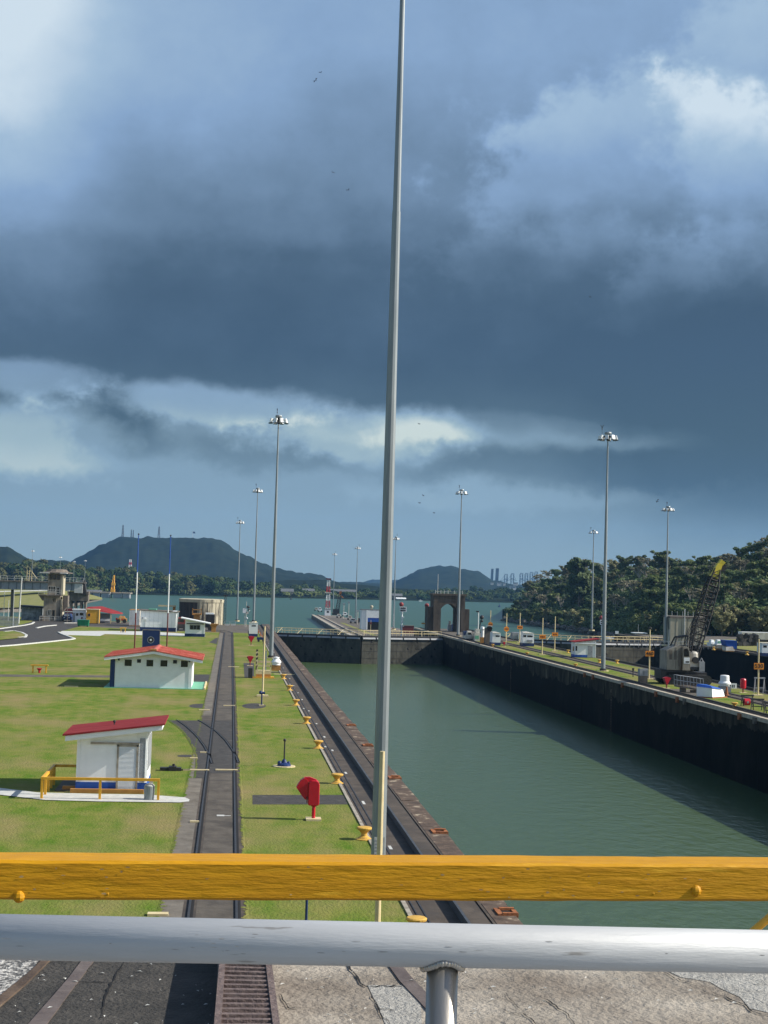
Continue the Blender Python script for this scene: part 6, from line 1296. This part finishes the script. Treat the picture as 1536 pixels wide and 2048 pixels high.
# dock with yellow crane
for i, (x0, x1, lb) in enumerate([(187, 199, 'leftmost dark dock caisson below the yellow crane'), (203, 218, 'second dark dock caisson, left of the yellow crane foot'), (226, 243, 'dark dock caisson right of the yellow crane foot'), (246, 259, 'rightmost dark dock caisson at the end of the jetty')]):
    p = Q(x0, 1195, 1150); s = 1150/F; p.z = SEA; w = (x1-x0)*s; t = thing('dock_pier', lb, 'dock', p); MB().box(0, w, 0, 12, 0, 3.4).build('hull', GREYP, t); MB().box(-.5, w+.5, -.5, 12, 3.4, 4.3).build('deck', CONC, t); MB().box(w-.6, w+.1, -.3, 1, .5, 3.39).build('fender', PATH, t)
p = Q(225, 1186, 1160); p.z = -2.2; s = 1160/F; h = 34*s; t = thing('dock_crane', 'slim yellow dock crane standing on the far jetty', 'crane', p); MB().box(-1.6, 1.6, 0, 4, 0, 2.5).lattice((0, 2, 2.5), (0, 2, h*.45), 2.2, 1.8, 3, .3, .2).build('tower', YEL, t); MB().box(-1.2, 1.6, .5, 3.5, h*.40, h*.55).build('cab', YEL, t); MB().lattice((.2, 2, h*.55), (.6, 2, h), 1.6, .6, 4, .25, .2).build('jib', YEL, t)
p = Q(222, 1188, 1165); p.z = SEA; t = thing('jetty', 'long grey jetty deck below the yellow dock crane', 'jetty', p); MB().box(-22, 16, 1, 10, 3.3, 4.4).build('deck', CONC, t); m = MB()
for i in range(8): m.tube((-20+i*5, 4, 0), (-20+i*5, 4, 3.3), .4)
m.build('piles', DARK, t)
# port: two tall towers and ship-to-shore cranes
PC = mat('port_crane_paint', (.045, .075, .12), (.03, .05, .08), .7, scale=.1)
for px, wd, y0, y1, lb in [(983.5, 4.5, 1162, 1137.5, 'narrower of the two tall dark slabs rising by the far port'), (993.5, 6, 1163, 1136.5, 'wider of the two tall dark slabs rising by the far port')]:
    p = Q(px, y0, 4700); s = 4700/F; h = (y0-y1)*s; w = wd*s; t = thing('port_tower', lb, 'tower', p); MB().hexa([(-w/2, 0, -15), (w/2, 0, -15), (w/2, 8, -15), (-w/2, 8, -15)], [(-w/2+2.2, 0, h), (w/2+1.6, 0, h), (w/2+1.6, 8, h), (-w/2+2.2, 8, h)]).build('shaft', PC, t)
    m = MB()
    for i in range(3): x = -w/2+w*(i+.5)/3; m.box(x-.7+1.4, x+.7+1.4, -.6, -.01, h*.1, h*.98)
    m.build('rib', DARK, t)
for i, (px, y0, top, bl, br) in enumerate([(1012, 1166, 1148, -14, 4), (1025, 1166, 1147, -14, 8), (1043, 1167, 1146, -5, 5), (1053, 1167, 1146, -4, 4), (1063, 1167, 1144, -4, 5), (1072, 1167, 1143.5, -3, 16)]):
    d = 4800; s = d/F; p = Q(px, y0, d); h = (y0-top)*s; t = thing('port_crane', ['blue grey ship to shore crane nearest the two tall slabs', 'second ship to shore crane, with a boom slanting left', 'third ship to shore crane from the two tall slabs', 'fourth ship to shore crane in the tight middle cluster', 'fifth ship to shore crane in the cluster', 'last ship to shore crane, boom slanting down right to the wood'][i], 'port crane', p, 0, 'far port cranes')
    m = MB()
    for x in (-4.2, 4.2): m.tube((x, 0, -20), (x, 0, h), .9, n=5); m.tube((x, 12, -20), (x, 12, h*.9), .8, n=5)
    m.tube((-4.2, 0, h*.45), (4.2, 0, h*.45), .8, n=5).tube((-4.2, 0, h*.98), (4.2, 0, h*.98), .9, n=5).tube((-4.2, 0, h*.02), (4.2, 0, h*.45), .5, n=5); m.build('legs', PC, t)
    MB().tube((bl*s, 0, h*.18), (0, 0, h*.42), .7, n=5).tube((0, 0, h*.42), (br*s, 0, h*.25), .7, n=5).build('boom', PC, t); MB().tube((bl*s*.9, 0, h*.2), (0, 0, h), .4, n=5).tube((0, 0, h), (br*s*.95, 0, h*.28), .45, n=5).build('stays', PC, t)
for i, (x0, x1, y0, y1, lb) in enumerate([(995, 1003, 1169, 1165.5, 'pale far port building right of the wider slab'), (1007, 1011, 1168.5, 1166, 'tiny pale port building under the first port crane'), (1027, 1036, 1168, 1165.5, 'pale port building under the second crane'), (1020, 1023, 1177, 1172, 'narrow white far building at the right shore, left one'), (1025.5, 1032, 1177.5, 1172, 'wide white far building at the right shore, right one'), (982, 987, 1167, 1165, 'tiny pale port building below the narrower slab')]):
    d = 3300; p = Q(x0, y0, d); s = d/F; w = (x1-x0)*s; h = (y0-y1)*s; t = thing('port_building', lb, 'building', p); MB().box(0, w, 0, 8, -3, h).build('wall', PATH, t); MB().box(-.5, w+.5, -.5, 8.5, h+.01, h+.8).build('roof', ROOFG, t); MB().box(w*.15, w*.85, -.1, -.01, h*.35, h*.6).build('window_band', GLASS, t)
# small boats and buoys on the bay
for px, py, nm, lb, m_ in [(582, 1199, 'buoy', 'small dark buoy on the bay left of the main mast', DARK), (841, 1203, 'small_boat', 'tiny white boat on the bay left of the arch tower', WHITE), (998.5, 1214, 'buoy', 'dark green channel buoy on the bay right of the arch tower', NAVY)]:
    p = P(px, py, SEA); t = thing(nm, lb, 'buoy' if nm == 'buoy' else 'boat', p); 
    if nm == 'buoy': MB().lathe([(1.3, -.2), (1.3, .5), (.5, .7), (.3, 2.2), (.02, 2.4)], 12).build('float', m_, t); MB().tube((0, 0, 2.3), (0, 0, 3.4), .12).build('mast', m_, t)
    else: MB().prism_xz([(-2, .9), (-1.6, 0), (1.6, 0), (2.4, 1.0)], -.8, .8).build('hull', m_, t); MB().box(-.8, .6, -.6, .6, .95, 1.9).build('cabin', WHITED, t)

# ------------------------------------------------------------------ birds
def bird(px, py, d, sp, roll, lab):
    p = Q(px, py, d); m = MB(); m.v = [(0, -.35, 0), (0, .45, 0), (.06, 0, -.05), (-.06, 0, -.05), (sp*.5, .12, .14), (sp, -.05, .05), (sp*.5, -.12, .12), (-sp*.5, .12, .14), (-sp, -.05, .05), (-sp*.5, -.12, .12)]
    m.f = [(0, 2, 1), (0, 1, 3), (2, 4, 6), (4, 5, 6), (3, 9, 7), (7, 9, 8), (0, 3, 2)]; k = m.build('bird', DARK, loc=p); k.rotation_euler = (R(20), roll, R(40)); tag(k, lab, 'bird', 'birds soaring in the sky')
for i, (px, py, d, sp, rl_, lb) in enumerate([(641, 145, 240, .6, -.4, 'upper of two birds high in the sky left of the mast'), (631, 161, 220, .7, -.9, 'lower of two birds high in the sky left of the mast'), (666, 345, 260, .6, .1, 'single bird mid sky left of the mast, upper one'), (696, 380, 250, .6, -.5, 'single bird mid sky left of the mast, lower one'), (838, 848, 260, .45, 0, 'bird just right of the mast below the dark cloud'), (1180, 594, 260, .4, .3, 'lone bird in the dark cloud at right'), (846, 991, 260, .4, .2, 'bird low right of the mast, upper of the pair'), (839, 1006, 260, .4, -.2, 'bird low right of the mast, lower of the pair'), (1315, 1002, 260, .6, -.8, 'bird beside the lamp head of the mast near the crane'), (868, 1026, 300, .4, 0, 'lowest bird right of the mast')]):
    bird(px, py, d, sp*.8, rl_, lb)

# ------------------------------------------------------------------ the upper terrace and the viewing platform
TZ = 6.9
struct('terrace', MB().box(-40, 60, -3, 13.35, -9, TZ), mat('terrace_concrete', (.235, .205, .168), (.375, .335, .280), .9, scale=1.6, detail=12, bump=.9, bscale=14, c3=(.17, .14, .11), scale3=.9, thr3=(.45, .72)))
def tl(pts): return pl(pts, TZ)
mb = MB().flat(tl([(-90, 1890), (437, 1890), (428, 2060), (405, 2150), (-400, 2150)]), TZ+.004); struct('terrace_asphalt', mb, mat('worn_asphalt', (.035, .033, .030), (.066, .060, .053), .9, scale=4, detail=12, bump=.9, bscale=22, c3=(.12, .11, .095), scale3=9, thr3=(.66, .74)))
mb = MB().flat(tl([(-300, 1900), (92, 1900), (60, 1950), (0, 2003), (-200, 2120)]), TZ+.008); struct('gravel', mb, mat('loose_gravel', (.10, .10, .10), (.62, .60, .56), .9, scale=26, detail=3, lo=.45, hi=.62, bump=1.0, bscale=26))
mb = MB().flat(tl([(1395, 1925), (1700, 1905), (1700, 2090), (1536, 2026), (1500, 2018), (1480, 1995), (1445, 1980), (1420, 1965), (1360, 1955), (1340, 1945), (1315, 1940)]), TZ+.004).flat(tl([(735, 1971), (840, 1972), (845, 2070), (775, 2060), (758, 2020)]), TZ+.004); struct('grey_paving', mb, mat('grey_paving', (.30, .29, .265), (.40, .39, .36), .9, scale=5, detail=12, bump=1.0, bscale=24))
def smooth(pts, k=2):
    for _ in range(k): pts = [pts[0]]+[q for a, b in zip(pts, pts[1:]) for q in ((a[0]*.75+b[0]*.25, a[1]*.75+b[1]*.25), (a[0]*.25+b[0]*.75, a[1]*.25+b[1]*.75))]+[pts[-1]]
    return pts
def strap(lb, left, right, m_, z, th=.02):
    n = len(left); a = tl(left); b = tl(right); mb = MB()
    for i in range(n-1): mb.prism([a[i], a[i+1], b[i+1], b[i]], TZ, TZ+z)
    o = mb.build('steel_strip', m_); tag(o, lb, 'steel strip')
FLAT = mat('flat_steel', (.125, .095, .082), (.19, .15, .13), .55, .35, scale=6, detail=8, bump=.2)
strap('curved flat steel strip set in dark asphalt at lower left', [(178, 1900), (165, 1921), (138, 1957), (108, 1992), (85, 2018), (57, 2050), (10, 2110)], [(215, 1900), (190, 1921), (163, 1957), (136, 1992), (118, 2018), (94, 2050), (55, 2110)], FLAT, .012)
strap('rusty steel edging strip beside the gravel at lower left', [(110, 1900), (87, 1920), (62, 1945), (25, 1975), (-2, 1997), (-90, 2060)], [(125, 1900), (105, 1918), (84, 1940), (48, 1975), (8, 2009), (-60, 2070)], RUST, .02)
strap('flat steel strip crossing the concrete left of the pipe post', [(760, 1915), (771, 1925), (800, 1965), (836, 2003), (870, 2040)], [(785, 1910), (797, 1925), (824, 1958), (850, 1985), (890, 2025)], FLAT, .012)
# cracks: narrow ragged gaps lying on the paving
def crack(pts, w0, seed):
    r_ = random.Random(seed); q = []
    for a, b in zip(pts, pts[1:]):
        n = max(2, int(math.hypot(b[0]-a[0], b[1]-a[1])/6))
        for i in range(n): f = i/n; q.append((a[0]+(b[0]-a[0])*f+r_.uniform(-2.2, 2.2), a[1]+(b[1]-a[1])*f+r_.uniform(-1.6, 1.6)))
    q.append(pts[-1]); g = tl(q); L_ = []; R_ = []
    for i, p in enumerate(g):
        a = g[max(0, i-1)]; b = g[min(len(g)-1, i+1)]; d = Vector((b[0]-a[0], b[1]-a[1])); 
        if d.length < 1e-6: d = Vector((1, 0))
        d.normalize(); w = .48*w0*r_.uniform(.35, 1.2)*(.3+.7*math.sin(math.pi*(i+.5)/len(g)))/2
        L_.append((p[0]-d.y*w, p[1]+d.x*w)); R_.append((p[0]+d.y*w, p[1]-d.x*w))
    mb = MB()
    for i in range(len(g)-1): mb.flat([L_[i], L_[i+1], R_[i+1], R_[i]], TZ+.010)
    return mb
allc = MB()
for i, (pts, w) in enumerate([([(688, 1924), (702, 1940), (720, 1968), (734, 1976)], .05), ([(734, 1975), (770, 1974), (806, 1974)], .05), ([(735, 1978), (745, 1998), (758, 2020), (766, 2036), (780, 2050)], .022), ([(560, 1990), (578, 2018), (610, 2019)], .03), ([(610, 2020), (690, 2024), (760, 2028)], .010), ([(1290, 1938), (1330, 1946), (1350, 1958), (1400, 1972), (1412, 1980)], .028), ([(1405, 1983), (1450, 1996), (1490, 2012), (1510, 2028), (1540, 2034)], .045), ([(1415, 1979), (1480, 1985), (1540, 1985)], .012),
        ([(1000, 2018), (1015, 2026), (1045, 2030), (1062, 2040), (1075, 2054)], .025), ([(1008, 1985), (1030, 2010), (1045, 2022)], .014), ([(1068, 1990), (1100, 2006), (1135, 2030), (1150, 2052)], .028), ([(155, 1964), (185, 1966), (222, 1967)], .035), ([(188, 1922), (160, 1958), (135, 1990), (112, 2022), (92, 2050)], .022), ([(250, 1925), (222, 1968), (210, 2000), (200, 2040)], .04), ([(740, 2022), (770, 2020), (800, 2022)], .02), ([(165, 1921), (138, 1957), (108, 1992), (57, 2050)], .018)]):
    c = crack(pts, w, i+3); allc.add(c.v, c.f)
struct('paving_cracks', allc, BLACK)
# debris: small dry leaves and chips
mb = MB(); r_ = random.Random(5)
for _ in range(170):
    px, py = r_.uniform(-60, 1560), r_.uniform(1915, 2060); x, y = xy(px, py, TZ); s = r_.uniform(.008, .026); a = r_.uniform(0, 3.1); c_, s_ = math.cos(a)*s, math.sin(a)*s*.55
    k = len(mb.v); z = TZ+.013; mb.v += [(x-c_, y-s_, z), (x+s_*.6, y-c_*.5, z+.006), (x+c_, y+s_, z+.003), (x-s_*.6, y+c_*.5, z+.008)]; mb.f.append((k, k+1, k+2, k+3))
tag(mb.build('litter', PATH), 'scattered dry leaves and pale chips on the terrace paving', 'debris', kind='stuff')
# rack rail with rungs
zt = TZ+.25
a0_, a1_ = Vector(P(440, 1905, zt)[:2]), Vector(P(427, 2060, zt)[:2]); b0_, b1_ = Vector(P(541, 1908, zt)[:2]), Vector(P(561.5, 2060, zt)[:2])
t = thing('rack_rail', 'raised rusty brown rack rail with ladder-like rungs on the terrace', 'rack rail')
RACK = mat('rack_steel', (.135, .095, .085), (.20, .15, .135), .65, .25, scale=9, detail=8, bump=.6)
def lerp2(a, b, f): return (a[0]+(b[0]-a[0])*f, a[1]+(b[1]-a[1])*f)
e = -.5; F1 = 1.8
A0, A1, B0, B1 = lerp2(a0_, a1_, e), lerp2(a0_, a1_, F1), lerp2(b0_, b1_, e), lerp2(b0_, b1_, F1)
sw = .045
MB().prism([A1, (A1[0]+sw, A1[1]), (A0[0]+sw, A0[1]), A0], TZ, zt).build('side_bar', RACK, t); MB().prism([(B1[0]-sw, B1[1]), B1, B0, (B0[0]-sw, B0[1])], TZ, zt).build('side_bar', RACK, t)
nb = int(abs(A0[1]-A1[1])/.118)
for i in range(nb):
    f = (i+.5)/nb; p = lerp2(A0, A1, f); q = lerp2(B0, B1, f)
    o = MB().hexa([(p[0]+sw, p[1]-.042, zt-.17), (q[0]-sw, q[1]-.042, zt-.17), (q[0]-sw, q[1]+.012, zt-.17), (p[0]+sw, p[1]+.012, zt-.17)], [(p[0]+sw, p[1]-.020, zt-.008), (q[0]-sw, q[1]-.020, zt-.008), (q[0]-sw, q[1]+.022, zt-.008), (p[0]+sw, p[1]+.022, zt-.008)]).build('rung', RACK, t)
MB().flat([(A1[0]+sw, A1[1]), (B1[0]-sw, B1[1]), (B0[0]-sw, B0[1]), (A0[0]+sw, A0[1])], TZ+.016).build('pit', BLACK, t)
# yellow timber barrier
t = thing('timber_barrier', 'thick yellow painted timber beam barrier across the foreground', 'barrier', (0, 0, 0))
pa, pb = Q(0, 1721, 3.20), Q(1536, 1730, 3.46); dr = (pb-pa); ex = dr*.45; q0, q1 = pa-ex, pb+ex; dn = dr.normalized(); back = Vector((-dn.y, dn.x, 0)); 
hb_ = .085; dpth = .105; nseg = 90; m = MB()
def sect(p): z = Vector((0, 0, 1)); return [p, p+back*dpth, p+back*dpth-z*hb_, p-z*hb_]
for i in range(nseg+1):
    f = i/nseg; p = q0.lerp(q1, f); s4 = sect(p); ch = .006
    ring = [s4[0]-Vector((0, 0, ch)), s4[0]+back*ch, s4[1]-back*ch, s4[1]-Vector((0, 0, ch)), s4[2]+Vector((0, 0, ch)), s4[2]-back*ch, s4[3]+back*ch, s4[3]+Vector((0, 0, ch))]
    jit = [mnoise.noise(Vector((f*40, k*3.1, 0)))*.0018 for k in range(8)]
    m.v += [tuple(v+Vector((0, 0, j))) for v, j in zip(ring, jit)]
for i in range(nseg):
    for k in range(8): a = i*8+k; b = i*8+(k+1) % 8; m.f.append((a, b, b+8, a+8))
m.f += [tuple(range(7, -1, -1)), tuple(range(nseg*8, nseg*8+8))]
beam = m.build('beam', YELW, t)
for px, py in ((38, 1793), (215, 1787), (1391, 1781), (668, 1775), (1305, 1787)):
    f = (px)/1536; p = pa.lerp(pb, f); d_here = (p-CAMP).dot(-BACK); q = Q(px, py, d_here); 
    MB().sphere((q.x, q.y, q.z), .014 if px in (1391, 38) else .007, 10, 6).build('bolt_head', YELW, t)
r_ = random.Random(21); m = MB()
for _ in range(46):
    f = r_.uniform(-.05, 1.05); p = pa.lerp(pb, f); z = -hb_*r_.uniform(.12, .95); w, h = r_.uniform(.0015, .006), r_.uniform(.0008, .0025); n = 7; k = len(m.v)
    for i in range(n): a = 2*math.pi*i/n; q = p+dn*(w*math.cos(a)*r_.uniform(.6, 1.2))-back*.0018+Vector((0, 0, z+h*math.sin(a)*r_.uniform(.6, 1.2))); m.v.append(tuple(q))
    m.f.append(tuple(range(k, k+n)))
tag(m.build('paint_chips', mat('old_paint', (.20, .10, .02), (.50, .36, .16), .8, scale=20), t), kind='stuff')
for f in (-.30, 1.30):
    p = pa.lerp(pb, f)+back*(dpth+.06); MB().box(p.x-.05, p.x+.05, p.y-.05, p.y+.05, TZ, p.z+.02).build('post', YELW, t)
e0 = Q(1486, 1880, 13.1); e1 = Q(1548, 1827, 13.1); t = thing('stair_rail', 'yellow stair rail slanting up at the right picture edge behind the grey pipe', 'railing')
MB().tube((e0.x, e0.y, TZ), e0, .035, n=10).tube(e0, e1, .035, n=10).tube(e1, (e1.x+3, e1.y, e1.z+2.2), .035, n=10).build('rail', YEL, t); MB().tube((e1.x+2, e1.y, TZ), (e1.x+2, e1.y, e1.z+1.4), .03, n=8).build('post', YEL, t)
# aluminium hand pipe
t = thing('hand_rail', 'grey aluminium hand pipe with a welded post closest to the viewer', 'railing')
ca, cb = Q(0, 1873.5, 2.02), Q(1536, 1903.5, 2.13); dr = cb-ca; c0, c1 = ca-dr*.7, cb+dr*.7; RP = .0302
MB().tube(c0, c1, RP, RP, 48).build('pipe', ALU, t, smooth=True)
f = 866/1536; pc = ca.lerp(cb, f); POSTM = mat('bronzed_steel', (.40, .375, .335), (.33, .31, .28), .34, .8, scale=6, detail=8, stretch=(2, 2, .4), bump=.04, bscale=40)
MB().tube((pc.x, pc.y, 8.45), (pc.x, pc.y, pc.z-.015), .0222, .0222, 36).build('post', POSTM, t, smooth=True)
w_ = MB(); r_ = random.Random(2); n = 40
for i in range(n):
    a = 2*math.pi*i/n; x = .0245*math.cos(a); y = .0245*math.sin(a); ax = dr.normalized(); side = Vector((-ax.y, ax.x, 0)).normalized(); off = ax*x*1.12+side*y
    zz = -math.sqrt(max(0, RP**2-min(RP**2, y*y)))+.0005; w_.sphere((pc.x+off.x, pc.y+off.y, pc.z+zz-.0015+r_.uniform(-.0008, .0008)), .0042+r_.uniform(0, .0012), 8, 5)
w_.build('weld', POSTM, t, smooth=True)
for f in (-.55, 1.6): p = ca.lerp(cb, f); MB().tube((p.x, p.y, 8.45), (p.x, p.y, p.z-.015), .0222, .0222, 24).build('post', ALU, t, smooth=True)
r_ = random.Random(31); m = MB(); ax = dr.normalized(); sd_ = Vector((ax.y, -ax.x, 0)).normalized(); up_ = sd_.cross(ax)
if up_.z < 0: up_ = -up_
for _ in range(30):
    f = r_.choice((r_.uniform(0, 1), r_.gauss(.30, .05), r_.gauss(.30, .03))); th = r_.gauss(.05, .22); ln = r_.uniform(.001, .008); wd = r_.uniform(.008, .026); k = len(m.v); c_ = ca.lerp(cb, f)
    for (u, v_) in ((-ln, -wd*.3), (0, -wd), (ln, -wd*.2), (ln*.7, wd*.5), (-ln*.4, wd)):
        q = c_+ax*u+(sd_*math.cos(th+v_)+up_*math.sin(th+v_))*(RP+.00025); m.v.append(tuple(q))
    m.f.append(tuple(range(k, k+5)))
tag(m.build('scuffs', mat('scuffed_metal', (.20, .195, .19), (.36, .36, .36), .7, scale=60), t), kind='stuff')
for pmesh in [o for o in t.children if o.name.startswith(('pipe', 'post'))]:
    pass
t = thing('viewing_platform', 'steel viewing platform under the hand pipe, below the picture', 'platform'); MB().box(-4, 6, -2.5, 2.35, 8.30, 8.45).build('deck', GREYP, t)
m = MB()
for x in (-3.5, 1, 5.5):
    for y in (-2, 2.0): m.box(x-.06, x+.06, y-.06, y+.06, TZ, 8.30)
m.build('leg', GREYP, t)

# ------------------------------------------------------------------ haze: one closed box of thin air
HZ = MB().box(-4800, 4800, -300, 7300, -10, 330).build('haze', bpy.data.materials.new('haze'))
hm = HZ.data.materials[0]; hm.use_nodes = True; hn = hm.node_tree.nodes; hl_ = hm.node_tree.links; hn.remove(hn['Principled BSDF'])
pv = hn.new('ShaderNodeVolumePrincipled'); pv.inputs['Color'].default_value = (.26, .56, 1.0, 1); pv.inputs['Density'].default_value = HAZE_D = .00006; pv.inputs['Anisotropy'].default_value = .1
hl_.new(pv.outputs[0], hn['Material Output'].inputs['Volume']); tag(HZ, kind='stuff')
sc.cycles.volume_bounces = 0; sc.cycles.max_bounces = 6; sc.cycles.transparent_max_bounces = 8
sc.cycles.use_denoising = True
